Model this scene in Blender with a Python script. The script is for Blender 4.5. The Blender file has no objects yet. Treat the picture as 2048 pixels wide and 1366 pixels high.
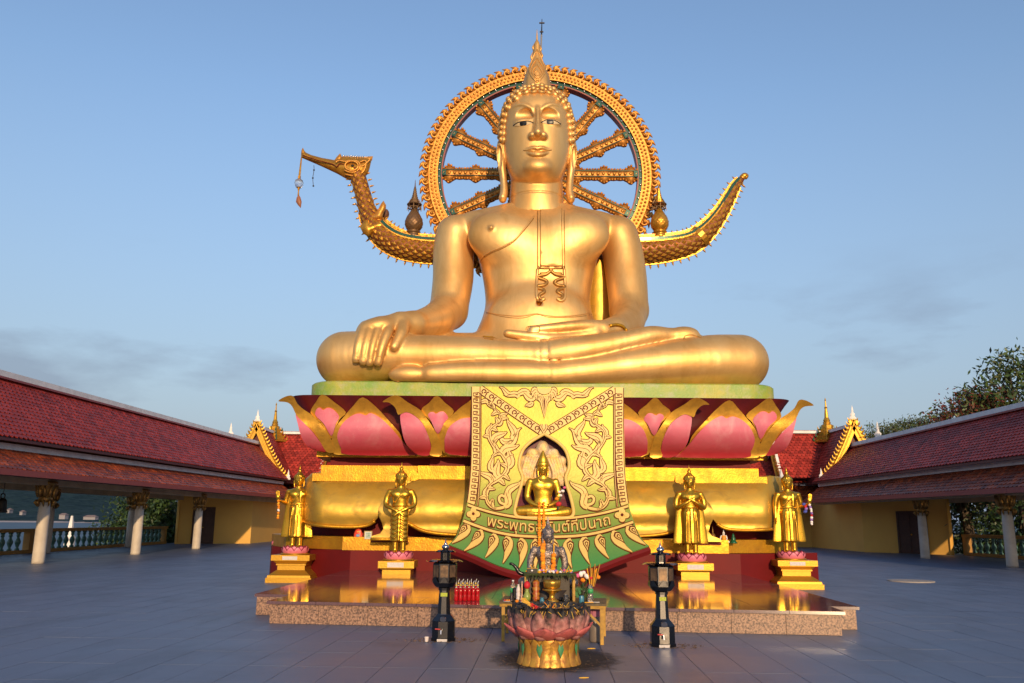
import bpy, bmesh, math, random
import numpy as np
from mathutils import Vector, Matrix
from mathutils.bvhtree import BVHTree
from mathutils.geometry import delaunay_2d_cdt
PI = math.pi
sin, cos, rad = math.sin, math.cos, math.radians
S = bpy.context.scene
COL = S.collection
random.seed(7)

# ---------------------------------------------------------------- camera
FPX, CXP, CYP = 1700.0, 1024.0, 683.0          # focal length in photo pixels (2048 wide)
PITCH, ROLL, EYE = rad(11.86), rad(0.46), 1.6
cam = bpy.data.cameras.new('camera')
cam.lens, cam.sensor_width, cam.clip_start, cam.clip_end = 36 * FPX / 2048, 36, 0.1, 20000
camo = bpy.data.objects.new('camera', cam)
COL.objects.link(camo)
camo.matrix_world = (Matrix.Translation((0, 0, EYE)) @ Matrix.Rotation(PI / 2 + PITCH, 4, 'X') @ Matrix.Rotation(ROLL, 4, 'Z'))
S.camera = camo

# ---------------------------------------------------------------- sky, sun, exposure
SUN_EL, SUN_AZ = rad(11.5), rad(9)           # azimuth: how far the sun stands right of straight behind the camera
W = bpy.data.worlds.new('World'); S.world = W; W.use_nodes = True
wn, wl = W.node_tree.nodes, W.node_tree.links
wn.clear()
sky = wn.new('ShaderNodeTexSky'); sky.sky_type = 'NISHITA'; sky.sun_disc = False
sky.sun_elevation = SUN_EL; sky.sun_rotation = PI - SUN_AZ
sky.altitude = 0; sky.air_density = 1.35; sky.dust_density = 1.2; sky.ozone_density = 2.2
bg = wn.new('ShaderNodeBackground'); bg.inputs['Strength'].default_value = 0.112
tc = wn.new('ShaderNodeTexCoord')
mp = wn.new('ShaderNodeMapping'); mp.inputs['Scale'].default_value = (1.0, 1.0, 3.2); mp.inputs['Location'].default_value = (1.7, 0.4, 0.0); mp.inputs['Rotation'].default_value = (0, 0, rad(5))
nz = wn.new('ShaderNodeTexNoise'); nz.inputs['Scale'].default_value = 3.1; nz.inputs['Detail'].default_value = 7; nz.inputs['Roughness'].default_value = 0.55
rp = wn.new('ShaderNodeValToRGB'); rp.color_ramp.elements[0].position = 0.56; rp.color_ramp.elements[1].position = 0.70
sp = wn.new('ShaderNodeSeparateXYZ')
veil = wn.new('ShaderNodeMapRange'); veil.inputs['From Min'].default_value = 0.46; veil.inputs['From Max'].default_value = 0.02; veil.inputs['To Max'].default_value = 0.88   # pale haze thickening to the horizon
mv = wn.new('ShaderNodeMix'); mv.data_type = 'RGBA'; mv.inputs['B'].default_value = (1.36, 1.76, 2.52, 1)
band = wn.new('ShaderNodeMapRange'); band.inputs['From Min'].default_value = 0.30; band.inputs['From Max'].default_value = 0.20
mu = wn.new('ShaderNodeMath'); mu.operation = 'MULTIPLY'
mu2 = wn.new('ShaderNodeMath'); mu2.operation = 'MULTIPLY'; mu2.inputs[1].default_value = 0.5
mx = wn.new('ShaderNodeMix'); mx.data_type = 'RGBA'; mx.blend_type = 'MIX'
mx.inputs['B'].default_value = (0.98, 1.16, 1.62, 1)
out = wn.new('ShaderNodeOutputWorld')
wl.new(tc.outputs['Generated'], mp.inputs['Vector']); wl.new(mp.outputs['Vector'], nz.inputs['Vector'])
wl.new(nz.outputs['Fac'], rp.inputs['Fac']); wl.new(tc.outputs['Generated'], sp.inputs[0])
wl.new(sp.outputs['Z'], band.inputs['Value']); wl.new(rp.outputs['Color'], mu.inputs[0]); wl.new(band.outputs['Result'], mu.inputs[1])
wl.new(mu.outputs[0], mu2.inputs[0]); wl.new(mu2.outputs[0], mx.inputs['Factor'])
wl.new(sp.outputs['Z'], veil.inputs['Value']); wl.new(veil.outputs['Result'], mv.inputs['Factor']); tint = wn.new('ShaderNodeMix'); tint.data_type = 'RGBA'; tint.blend_type = 'MULTIPLY'; tint.inputs['Factor'].default_value = 1; tint.inputs['B'].default_value = (0.90, 0.91, 1.06, 1); wl.new(sky.outputs['Color'], tint.inputs['A']); wl.new(tint.outputs['Result'], mv.inputs['A']); wl.new(mv.outputs['Result'], mx.inputs['A']); wl.new(mx.outputs['Result'], bg.inputs['Color']); wl.new(bg.outputs['Background'], out.inputs['Surface'])
sl = bpy.data.lights.new('sun', 'SUN'); sl.energy = 2.0; sl.angle = rad(0.6); sl.color = (1.0, 0.70, 0.39)
suno = bpy.data.objects.new('sun', sl); COL.objects.link(suno)
SUN_DIR = Vector((sin(SUN_AZ) * cos(SUN_EL), -cos(SUN_AZ) * cos(SUN_EL), sin(SUN_EL)))
suno.rotation_euler = SUN_DIR.to_track_quat('Z', 'Y').to_euler()
suno.location = (20, -60, 40)
V = S.view_settings
V.view_transform = 'Standard'; V.look = 'None'; V.exposure = 0.92; V.gamma = 1.0; V.use_curve_mapping = False
S.render.engine = 'CYCLES'
S.cycles.use_denoising = True
S.cycles.max_bounces = 8; S.cycles.diffuse_bounces = 4; S.cycles.glossy_bounces = 5; S.cycles.transmission_bounces = 6
S.cycles.sample_clamp_indirect = 6.0

# ---------------------------------------------------------------- pixel of the photo -> place at a known depth
def ray(px, py):
    u, v = px - CXP, CYP - py
    u2, v2 = u * cos(ROLL) - v * sin(ROLL), u * sin(ROLL) + v * cos(ROLL)
    return (u2, FPX * cos(PITCH) - v2 * sin(PITCH), FPX * sin(PITCH) + v2 * cos(PITCH))
def at(px, py, Y):
    r = ray(px, py); t = Y / r[1]
    return Vector((r[0] * t, Y, EYE + r[2] * t))
def atx(px, py, X):
    r = ray(px, py); t = X / r[0]
    return Vector((X, r[1] * t, EYE + r[2] * t))
def gz(px, py, z=0.0):
    r = ray(px, py); t = (z - EYE) / r[2]
    return Vector((r[0] * t, r[1] * t, z))

# ---------------------------------------------------------------- materials
MATS = {}
def mat(name, c, rough=0.5, metal=0.0, var=0.0, vscale=3.0, c2=None, bump=0.0, bscale=30.0, island=0.0, coat=0.0, spec=0.5, trans=0.0, stretch=None, detail=5, rvar=0.0, ior=1.45, dirt=None, wob=None):
    """colour c with noisy patches of c2 (amount var), fine relief, and a per-piece brightness change (island)"""
    if name in MATS: return MATS[name]
    m = bpy.data.materials.new(name); m.use_nodes = True
    n, l = m.node_tree.nodes, m.node_tree.links
    b = n['Principled BSDF']
    b.inputs['Roughness'].default_value = rough; b.inputs['Metallic'].default_value = metal
    b.inputs['Coat Weight'].default_value = coat; b.inputs['Specular IOR Level'].default_value = spec
    b.inputs['Transmission Weight'].default_value = trans; b.inputs['IOR'].default_value = ior
    t = n.new('ShaderNodeTexCoord'); g = n.new('ShaderNodeNewGeometry')
    src = g.outputs['Position']
    if stretch:
        q = n.new('ShaderNodeMapping'); q.inputs['Scale'].default_value = stretch; l.new(src, q.inputs['Vector']); src = q.outputs['Vector']
    cur = None
    if var > 0:
        x = n.new('ShaderNodeTexNoise'); x.inputs['Scale'].default_value = vscale; x.inputs['Detail'].default_value = detail; x.inputs['Roughness'].default_value = 0.62
        l.new(src, x.inputs['Vector'])
        r = n.new('ShaderNodeMapRange'); r.inputs['From Min'].default_value = 0.36; r.inputs['From Max'].default_value = 0.68; r.inputs['To Max'].default_value = var
        l.new(x.outputs['Fac'], r.inputs['Value'])
        k = n.new('ShaderNodeMix'); k.data_type = 'RGBA'; k.inputs['A'].default_value = (*c, 1); k.inputs['B'].default_value = (*(c2 or [v * 0.5 for v in c]), 1)
        l.new(r.outputs['Result'], k.inputs['Factor']); cur = k.outputs['Result']
        if rvar:
            rr = n.new('ShaderNodeMapRange'); rr.inputs['To Min'].default_value = rough - rvar; rr.inputs['To Max'].default_value = rough + rvar
            l.new(x.outputs['Fac'], rr.inputs['Value']); l.new(rr.outputs['Result'], b.inputs['Roughness'])
    if dirt:                                      # (amount, scale, colour, stretch): stains with a shape of their own
        x = n.new('ShaderNodeTexNoise'); x.inputs['Scale'].default_value = dirt[1]; x.inputs['Detail'].default_value = 8; x.inputs['Roughness'].default_value = 0.68; x.inputs['Distortion'].default_value = 0.6
        q = n.new('ShaderNodeMapping'); q.inputs['Scale'].default_value = dirt[3] if len(dirt) > 3 else (1, 1, 1); q.inputs['Location'].default_value = (3.7, 1.3, 5.1)
        l.new(g.outputs['Position'], q.inputs['Vector']); l.new(q.outputs['Vector'], x.inputs['Vector'])
        r = n.new('ShaderNodeMapRange'); r.inputs['From Min'].default_value = 0.50; r.inputs['From Max'].default_value = 0.74; r.inputs['To Max'].default_value = dirt[0]
        l.new(x.outputs['Fac'], r.inputs['Value'])
        k = n.new('ShaderNodeMix'); k.data_type = 'RGBA'; k.inputs['B'].default_value = (*dirt[2], 1); l.new(r.outputs['Result'], k.inputs['Factor'])
        if cur: l.new(cur, k.inputs['A'])
        else: k.inputs['A'].default_value = (*c, 1)
        cur = k.outputs['Result']
    if island > 0:
        r = n.new('ShaderNodeMapRange'); r.inputs['To Min'].default_value = 1 - island; r.inputs['To Max'].default_value = 1 + island
        l.new(g.outputs['Random Per Island'], r.inputs['Value'])
        h = n.new('ShaderNodeHueSaturation'); l.new(r.outputs['Result'], h.inputs['Value'])
        if cur: l.new(cur, h.inputs['Color'])
        else: h.inputs['Color'].default_value = (*c, 1)
        cur = h.outputs['Color']
    if cur: l.new(cur, b.inputs['Base Color'])
    else: b.inputs['Base Color'].default_value = (*c, 1)
    if bump > 0:
        x = n.new('ShaderNodeTexNoise'); x.inputs['Scale'].default_value = bscale; x.inputs['Detail'].default_value = 4
        l.new(src, x.inputs['Vector'])
        u = n.new('ShaderNodeBump'); u.inputs['Strength'].default_value = min(1.0, bump); u.inputs['Distance'].default_value = 0.02
        l.new(x.outputs['Fac'], u.inputs['Height']); l.new(u.outputs['Normal'], b.inputs['Normal'])
        if wob:                                   # (strength, scale): hand-made unevenness of the surface
            x2 = n.new('ShaderNodeTexNoise'); x2.inputs['Scale'].default_value = wob[1]; x2.inputs['Detail'].default_value = 2; l.new(g.outputs['Position'], x2.inputs['Vector'])
            u2 = n.new('ShaderNodeBump'); u2.inputs['Strength'].default_value = wob[0]; u2.inputs['Distance'].default_value = 0.12
            l.new(x2.outputs['Fac'], u2.inputs['Height']); l.new(u2.outputs['Normal'], u.inputs['Normal'])
    MATS[name] = m
    return m

# ---------------------------------------------------------------- objects
def wloc(o):
    v = Vector((0, 0, 0))
    while o is not None:
        v = v + o.location; o = o.parent
    return v
def tag(o, label=None, cat=None, group=None, kind=None):
    if label: o['label'] = label
    if cat: o['category'] = cat
    if group: o['group'] = group
    if kind: o['kind'] = kind
    return o
def thing(name, label, cat, loc=(0, 0, 0), group=None):
    o = bpy.data.objects.new(name, None); COL.objects.link(o); o.location = loc; o.empty_display_size = 0.2
    return tag(o, label, cat, group)
def new_mesh(name, v, f, m, smooth=False):
    me = bpy.data.meshes.new(name)
    me.from_pydata([tuple(p) for p in v], [], [tuple(q) for q in f])
    me.materials.append(m)
    if smooth: me.polygons.foreach_set('use_smooth', [True] * len(me.polygons))
    me.update()
    return me
def mk(name, v, f, m, parent=None, smooth=False, kind=None):
    """mesh from world-space vertices, under a parent that is only ever translated"""
    if parent is not None:
        L = wloc(parent)
        v = [(p[0] - L.x, p[1] - L.y, p[2] - L.z) for p in v]
    o = bpy.data.objects.new(name, new_mesh(name, v, f, m, smooth)); COL.objects.link(o); o.parent = parent
    if kind: o['kind'] = kind
    return o
def inst(name, me, parent, loc, rot=None, scale=None):
    """one more piece that shares mesh data; loc in world space"""
    o = bpy.data.objects.new(name, me); COL.objects.link(o); o.parent = parent
    L = wloc(parent) if parent is not None else Vector((0, 0, 0))
    o.location = Vector(loc) - L
    if rot is not None: o.rotation_euler = rot if len(rot) == 3 else rot
    if scale is not None: o.scale = scale if hasattr(scale, '__len__') else (scale,) * 3
    return o
def frame_rot(nrm, up=(0, 0, 1)):
    """euler that turns local +Z to nrm with local +Y as near to up as it can be"""
    z = Vector(nrm).normalized(); u = Vector(up); x = u.cross(z)
    if x.length < 1e-6: x = Vector((1, 0, 0)).cross(z)
    x.normalize(); y = z.cross(x)
    return Matrix((x, y, z)).transposed().to_euler()
def copy_tree(o, parent=None, loc=None):
    c = o.copy(); COL.objects.link(c); c.parent = parent
    if loc is not None: c.location = loc
    for ch in [q for q in bpy.data.objects if q.parent == o]: copy_tree(ch, c)
    return c

class MB:
    """collects shapes for ONE mesh"""
    def __init__(s): s.v = []; s.f = []
    def add(s, v, f):
        b = len(s.v); s.v += [tuple(p) for p in v]; s.f += [tuple(i + b for i in q) for q in f]; return s
    def box(s, x0, x1, y0, y1, z0, z1, bev=0.0):
        if bev <= 0:
            return s.add([(x0, y0, z0), (x1, y0, z0), (x1, y1, z0), (x0, y1, z0), (x0, y0, z1), (x1, y0, z1), (x1, y1, z1), (x0, y1, z1)],
                         [(3, 2, 1, 0), (4, 5, 6, 7), (0, 1, 5, 4), (1, 2, 6, 5), (2, 3, 7, 6), (3, 0, 4, 7)])
        bm = bmesh.new(); bmesh.ops.create_cube(bm, size=1)
        for q in bm.verts: q.co = Vector(((x0 + x1) / 2 + q.co.x * (x1 - x0), (y0 + y1) / 2 + q.co.y * (y1 - y0), (z0 + z1) / 2 + q.co.z * (z1 - z0)))
        bmesh.ops.bevel(bm, geom=bm.edges[:], offset=bev, segments=2, affect='EDGES', profile=0.5)
        return s.bm(bm)
    def bm(s, bm):
        bm.verts.index_update()
        s.add([v.co[:] for v in bm.verts], [[v.index for v in f.verts] for f in bm.faces]); bm.free(); return s
    def ico(s, c, r, sub=1, sc=(1, 1, 1)):
        bm = bmesh.new(); bmesh.ops.create_icosphere(bm, subdivisions=sub, radius=1)
        for q in bm.verts: q.co = Vector((c[0] + q.co.x * r * sc[0], c[1] + q.co.y * r * sc[1], c[2] + q.co.z * r * sc[2]))
        return s.bm(bm)
    def lathe(s, prof, c=(0, 0, 0), n=16, a0=0.0, cap=True, mod=None):
        """prof: (radius, z) from bottom to top; mod(angle, i) scales the radius"""
        v, f = [], []
        for i, (r, z) in enumerate(prof):
            for k in range(n):
                a = a0 + 2 * PI * k / n; q = r * (mod(a, i) if mod else 1)
                v.append((c[0] + q * cos(a), c[1] + q * sin(a), c[2] + z))
        for i in range(len(prof) - 1):
            for k in range(n):
                k2 = (k + 1) % n; f.append((i * n + k, i * n + k2, (i + 1) * n + k2, (i + 1) * n + k))
        if cap:
            f.append(tuple(range(n - 1, -1, -1))); b = (len(prof) - 1) * n; f.append(tuple(range(b, b + n)))
        return s.add(v, f)
    def tube(s, pts, r, n=8, cap=True, sq=(1, 1), up=None):
        """tube through pts; r a number or one radius per point; sq squashes the section"""
        P = [Vector(p) for p in pts]; m = len(P); R = r if hasattr(r, '__len__') else [r] * m
        v, f = [], []; N = Vector(up) if up else None
        for i in range(m):
            t = (P[min(i + 1, m - 1)] - P[max(i - 1, 0)])
            t = t.normalized() if t.length > 1e-9 else Vector((0, 0, 1))
            if N is None:
                N = Vector((0, 0, 1)) if abs(t.z) < 0.9 else Vector((1, 0, 0))
            q = N - t * N.dot(t)
            if q.length < 1e-6: q = t.orthogonal()
            q.normalize()
            if not up: N = q
            b = t.cross(q)
            for k in range(n):
                a = 2 * PI * (k + 0.5) / n
                v.append(P[i] + (q * cos(a) * sq[0] + b * sin(a) * sq[1]) * R[i])
        for i in range(m - 1):
            for k in range(n):
                k2 = (k + 1) % n; f.append((i * n + k, i * n + k2, (i + 1) * n + k2, (i + 1) * n + k))
        if cap:
            f.append(tuple(range(n - 1, -1, -1))); f.append(tuple(range((m - 1) * n, m * n)))
        return s.add(v, f)
    def prism(s, poly, z0, z1, poly2=None):
        """poly: xy points anticlockwise; poly2: the top outline"""
        n = len(poly); p2 = poly2 or poly
        v = [(x, y, z0) for x, y in poly] + [(x, y, z1) for x, y in p2]
        return s.add(v, [tuple(range(n - 1, -1, -1)), tuple(range(n, 2 * n))] + [(i, (i + 1) % n, n + (i + 1) % n, n + i) for i in range(n)])
    def stack(s, rings):
        """rings: lists of equally many 3-D points, bottom to top"""
        n = len(rings[0]); v = [p for r in rings for p in r]; f = []
        for i in range(len(rings) - 1):
            for k in range(n):
                k2 = (k + 1) % n; f.append((i * n + k, i * n + k2, (i + 1) * n + k2, (i + 1) * n + k))
        f.append(tuple(range(n - 1, -1, -1))); b = (len(rings) - 1) * n; f.append(tuple(range(b, b + n)))
        return s.add(v, f)
    def build(s, name, m, parent=None, smooth=False, kind=None):
        return mk(name, s.v, s.f, m, parent, smooth, kind)
    def mesh(s, name, m, smooth=False): return new_mesh(name, s.v, s.f, m, smooth)
def auto_smooth(o, ang=40):
    me = o.data if hasattr(o, 'data') else o
    bm = bmesh.new(); bm.from_mesh(me)
    bmesh.ops.recalc_face_normals(bm, faces=bm.faces[:])
    for f in bm.faces: f.smooth = True
    for e in bm.edges:
        if len(e.link_faces) == 2 and e.calc_face_angle(0) > rad(ang): e.smooth = False
    bm.to_mesh(me); bm.free(); return o

def spline(pts, n=6, closed=False):
    """Catmull-Rom through pts (any dimension), n steps per span"""
    P = np.array(pts, float); m = len(P); o = []
    rng = range(m) if closed else range(m - 1)
    for i in rng:
        if closed: a, b, c, d = P[(i - 1) % m], P[i], P[(i + 1) % m], P[(i + 2) % m]
        else: a, b, c, d = P[max(i - 1, 0)], P[i], P[i + 1], P[min(i + 2, m - 1)]
        for k in range(n):
            t = k / n
            o.append(0.5 * (2 * b + (c - a) * t + (2 * a - 5 * b + 4 * c - d) * t * t + (3 * b - a - 3 * c + d) * t ** 3))
    if not closed: o.append(P[-1])
    return [tuple(q) for q in o]

# ---------------------------------------------------------------- flat outlines made into solid relief
def inside(p, poly):
    c = False; x, y = p; n = len(poly)
    for i in range(n):
        x1, y1 = poly[i]; x2, y2 = poly[(i + 1) % n]
        if (y1 > y) != (y2 > y) and x < (x2 - x1) * (y - y1) / (y2 - y1) + x1: c = not c
    return c
def area2(poly): return sum(poly[i][0] * poly[(i + 1) % len(poly)][1] - poly[(i + 1) % len(poly)][0] * poly[i][1] for i in range(len(poly)))
def fill2(poly, step=None, hole=None):
    """triangles inside an outline, with inner points every step"""
    pts = [Vector(p[:2]) for p in poly]; n = len(pts); E = [(i, (i + 1) % n) for i in range(n)]
    if hole:
        h = len(hole); pts += [Vector(p) for p in hole]; E += [(n + i, n + (i + 1) % h) for i in range(h)]
    if step:
        xs = [p[0] for p in poly]; ys = [p[1] for p in poly]
        y = min(ys) + step * 0.5; j = 0
        while y < max(ys):
            x = min(xs) + step * (0.5 if j % 2 else 0.25)
            while x < max(xs):
                if inside((x, y), poly) and not (hole and inside((x, y), hole)): pts.append(Vector((x, y)))
                x += step
            y += step; j += 1
    v, e, f, *_ = delaunay_2d_cdt(pts, E, [], 0, 1e-6)
    V2 = [(p.x, p.y) for p in v]; F = []
    for t in f:
        c = (sum(V2[i][0] for i in t) / 3, sum(V2[i][1] for i in t) / 3)
        if inside(c, poly) and not (hole and inside(c, hole)): F.append(tuple(t))
    return V2, F
def relief(mb, poly, fm, h, step=None, hole=None, base=0.0):
    """a plate with the outline poly on the surface fm(x, y, height)"""
    V2, F = fill2(poly, step, hole)
    s = [fm(x, y, h) for x, y in V2]
    F = [q if True else q for q in F]
    b = len(s); E = {}
    for t in F:
        for i in range(3):
            a, c = t[i], t[(i + 1) % 3]; E[(a, c)] = E.get((a, c), 0) + 1
    rim = [k for k in E if (k[1], k[0]) not in E]
    low = {}; v = list(s); f = list(F)
    for a, c in rim:
        for q in (a, c):
            if q not in low: low[q] = len(v); v.append(fm(*V2[q], base))
        f.append((c, a, low[a], low[c]))
    mb.add(v, f); return mb
def inflate(mb, poly, fm, h, step, sharp=0.5):
    """a rounded solid with the outline poly; thickness grows away from the edge; fm(x, y, side)"""
    V2, F = fill2(poly, step)
    P = np.array(poly, float); A = P; B = np.roll(P, -1, 0)
    H = []
    for p in V2:
        d = B - A; t = np.clip(((np.array(p) - A) * d).sum(1) / np.maximum((d * d).sum(1), 1e-12), 0, 1)
        H.append(np.sqrt((((A + d * t[:, None]) - np.array(p)) ** 2).sum(1)).min())
    hm = max(H) or 1
    w = [h * min(1.0, (q / hm)) ** sharp for q in H]
    v = [fm(x, y, w[i]) for i, (x, y) in enumerate(V2)] + [fm(x, y, -w[i]) for i, (x, y) in enumerate(V2)]
    n = len(V2)
    mb.add(v, list(F) + [tuple(reversed([i + n for i in q])) for q in F]); return mb
def ribbon(pts, w):
    """outline of a stroke through pts with width w (number or list)"""
    P = [np.array(p[:2], float) for p in pts]; n = len(P); Wd = w if hasattr(w, '__len__') else [w] * n
    L, R = [], []
    for i in range(n):
        t = P[min(i + 1, n - 1)] - P[max(i - 1, 0)]; t = t / (np.linalg.norm(t) + 1e-9); q = np.array((-t[1], t[0])) * Wd[i] / 2
        L.append(tuple(P[i] + q)); R.append(tuple(P[i] - q))
    return L + R[::-1]

# ---------------------------------------------------------------- smooth bodies: distance fields meshed by surface nets
class SDF:
    def __init__(s, lo, hi, h):
        s.lo = np.array(lo, float); s.h = h; s.n = np.ceil((np.array(hi) - s.lo) / h).astype(int) + 1
        s.f = np.full(s.n, 5.0, np.float32)
        s.ax = [(s.lo[i] + h * np.arange(s.n[i])).astype(np.float32) for i in range(3)]
    def blk(s, lo, hi):
        a = np.clip(np.floor((np.array(lo) - s.lo) / s.h).astype(int), 0, s.n); b = np.clip(np.ceil((np.array(hi) - s.lo) / s.h).astype(int) + 1, 0, s.n)
        sl = tuple(slice(a[i], b[i]) for i in range(3))
        X = s.ax[0][sl[0]][:, None, None]; Y = s.ax[1][sl[1]][None, :, None]; Z = s.ax[2][sl[2]][None, None, :]
        return sl, X, Y, Z
    def put(s, d, sl, k, op='u'):
        f = s.f[sl]
        if f.size == 0: return
        d = d.astype(np.float32)
        if op == 'u':
            if k <= 0: s.f[sl] = np.minimum(f, d); return
            h = np.clip(0.5 + 0.5 * (f - d) / k, 0, 1); s.f[sl] = f + (d - f) * h - k * h * (1 - h)
        else:                                     # carve d away
            if k <= 0: s.f[sl] = np.maximum(f, -d); return
            h = np.clip(0.5 - 0.5 * (f + d) / k, 0, 1); s.f[sl] = f + (-d - f) * h + k * h * (1 - h)
    def chain(s, pts, r, k=0.1, op='u', sc=(1, 1, 1), sm=0):
        P = np.array(pts, float); R = np.array(r if hasattr(r, '__len__') else [r] * len(P), float)
        if sm:
            q = np.array(spline(np.c_[P, R], sm)); P, R = q[:, :3], q[:, 3]
        m = R.max() * max(1, max(sc)) + k + 3 * s.h
        sl, X, Y, Z = s.blk(P.min(0) - m, P.max(0) + m)
        if 0 in s.f[sl].shape: return s
        sx, sy, sz = [1.0 / q for q in sc]; ms = min(sc)
        D = None
        for i in range(len(P) - 1):
            a, b = P[i], P[i + 1]; e = (b - a) * (sx, sy, sz); L2 = (e * e).sum() + 1e-12
            dx, dy, dz = (X - a[0]) * sx, (Y - a[1]) * sy, (Z - a[2]) * sz
            t = np.clip((dx * e[0] + dy * e[1] + dz * e[2]) / L2, 0, 1)
            d = np.sqrt((dx - t * e[0]) ** 2 + (dy - t * e[1]) ** 2 + (dz - t * e[2]) ** 2) - (R[i] + t * (R[i + 1] - R[i]))
            D = d if D is None else np.minimum(D, d)
        s.put(D * ms, sl, k, op); return s
    def ell(s, c, r, k=0.1, op='u', rot=None):
        c = np.array(c, float); r = np.array(r, float); m = r.max() + k + 3 * s.h
        sl, X, Y, Z = s.blk(c - m, c + m)
        x, y, z = X - c[0], Y - c[1], Z - c[2]
        if rot is not None:
            M = np.array(Matrix.Rotation(rot[1], 3, rot[0]).transposed())
            x, y, z = (M[0, 0] * x + M[0, 1] * y + M[0, 2] * z, M[1, 0] * x + M[1, 1] * y + M[1, 2] * z, M[2, 0] * x + M[2, 1] * y + M[2, 2] * z)
        k0 = np.sqrt((x / r[0]) ** 2 + (y / r[1]) ** 2 + (z / r[2]) ** 2); k1 = np.sqrt((x / r[0] ** 2) ** 2 + (y / r[1] ** 2) ** 2 + (z / r[2] ** 2) ** 2)
        s.put(k0 * (k0 - 1) / np.maximum(k1, 1e-6), sl, k, op); return s
    def loft(s, rows, k=0.1, p=2.0, op='u'):
        """rows: (z, cx, cy, half width, half depth) bottom to top"""
        T = np.array(spline(rows, 6)); o = np.argsort(T[:, 0]); T = T[o]
        m = k + 3 * s.h
        lo = (np.min(T[:, 1] - T[:, 3]) - m, np.min(T[:, 2] - T[:, 4]) - m, T[0, 0] - m); hi = (np.max(T[:, 1] + T[:, 3]) + m, np.max(T[:, 2] + T[:, 4]) + m, T[-1, 0] + m)
        sl, X, Y, Z = s.blk(lo, hi)
        z = Z[0, 0]; g = [np.interp(z, T[:, 0], T[:, i])[None, None, :] for i in range(1, 5)]
        q = (np.abs((X - g[0]) / g[2]) ** p + np.abs((Y - g[1]) / g[3]) ** p) ** (1 / p)
        d = (q - 1) * np.minimum(g[2], g[3])
        d = np.maximum(d, np.maximum(T[0, 0] - z, z - T[-1, 0])[None, None, :])
        s.put(d, sl, k, op); return s
    def cutbelow(s, z):
        s.f = np.maximum(s.f, (z - s.ax[2])[None, None, :]); return s
    def mesh(s):
        f = s.f.copy()
        f[0] = f[-1] = 1; f[:, 0] = f[:, -1] = 1; f[:, :, 0] = f[:, :, -1] = 1
        g = f < 0; C = [(i, j, k) for i in (0, 1) for j in (0, 1) for k in (0, 1)]
        n = np.array(f.shape) - 1
        sub = lambda a, c: a[c[0]:c[0] + n[0], c[1]:c[1] + n[1], c[2]:c[2] + n[2]]
        cnt = sum(sub(g, c).astype(np.int8) for c in C); A = np.argwhere((cnt > 0) & (cnt < 8))
        idx = np.full(n, -1, np.int64); idx[A[:, 0], A[:, 1], A[:, 2]] = np.arange(len(A))
        P = np.zeros((len(A), 3)); N = np.zeros(len(A))
        for a in C:
            for b in C:
                if sum(b) - sum(a) == 1 and all(b[i] >= a[i] for i in range(3)):
                    va = f[A[:, 0] + a[0], A[:, 1] + a[1], A[:, 2] + a[2]]; vb = f[A[:, 0] + b[0], A[:, 1] + b[1], A[:, 2] + b[2]]
                    m = (va < 0) != (vb < 0); t = np.where(m, va / np.where(m, va - vb, 1), 0)
                    P += np.where(m[:, None], np.array(a) + t[:, None] * (np.array(b) - np.array(a)), 0); N += m
        P = (A + P / N[:, None]) * s.h + s.lo
        Q = []
        for ax in range(3):
            b, c = (ax + 1) % 3, (ax + 2) % 3
            lo = [slice(0, None)] * 3; hi = [slice(0, None)] * 3; lo[ax] = slice(0, -1); hi[ax] = slice(1, None)
            d = g[tuple(lo)] != g[tuple(hi)]; E = np.argwhere(d); E = E[(E[:, b] > 0) & (E[:, c] > 0) & (E[:, b] < f.shape[b] - 1) & (E[:, c] < f.shape[c] - 1)]
            w = g[E[:, 0], E[:, 1], E[:, 2]]
            o = []
            for (ob, oc) in ((1, 1), (0, 1), (0, 0), (1, 0)):
                q = E.copy(); q[:, b] -= ob; q[:, c] -= oc; o.append(idx[q[:, 0], q[:, 1], q[:, 2]])
            o = np.stack(o, 1); o[~w] = o[~w][:, ::-1]; Q.append(o)
        return P, np.concatenate(Q)
    def build(s, name, m, parent=None):
        P, Q = s.mesh(); return np_obj(name, P, Q, m, parent)
def np_obj(name, P, Q, m, parent=None, kind=None):
    L = wloc(parent) if parent is not None else Vector((0, 0, 0))
    me = bpy.data.meshes.new(name); me.vertices.add(len(P)); me.vertices.foreach_set('co', (np.asarray(P) - np.array(L)).astype(np.float32).ravel())
    k = Q.shape[1]; me.loops.add(Q.size); me.loops.foreach_set('vertex_index', Q.astype(np.int32).ravel())
    me.polygons.add(len(Q)); me.polygons.foreach_set('loop_start', np.arange(0, Q.size, k, dtype=np.int32))
    me.polygons.foreach_set('use_smooth', np.ones(len(Q), bool))
    me.materials.append(m); me.update(calc_edges=True); me.validate()
    o = bpy.data.objects.new(name, me); COL.objects.link(o); o.parent = parent
    if kind: o['kind'] = kind
    return o
def bvh_of(o):
    L = wloc(o); me = o.data
    return BVHTree.FromPolygons([v.co + L for v in me.vertices], [tuple(p.vertices) for p in me.polygons])
def shoot(bvh, px, py, off=0.0):
    """the place on a surface that the photo shows at this pixel, and its normal"""
    d = Vector(ray(px, py)).normalized(); h = bvh.ray_cast(Vector((0, 0, EYE)), d)
    if h[0] is None: return None, None
    n = h[1] if h[1].dot(d) < 0 else -h[1]
    return h[0] + n * off, n

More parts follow.
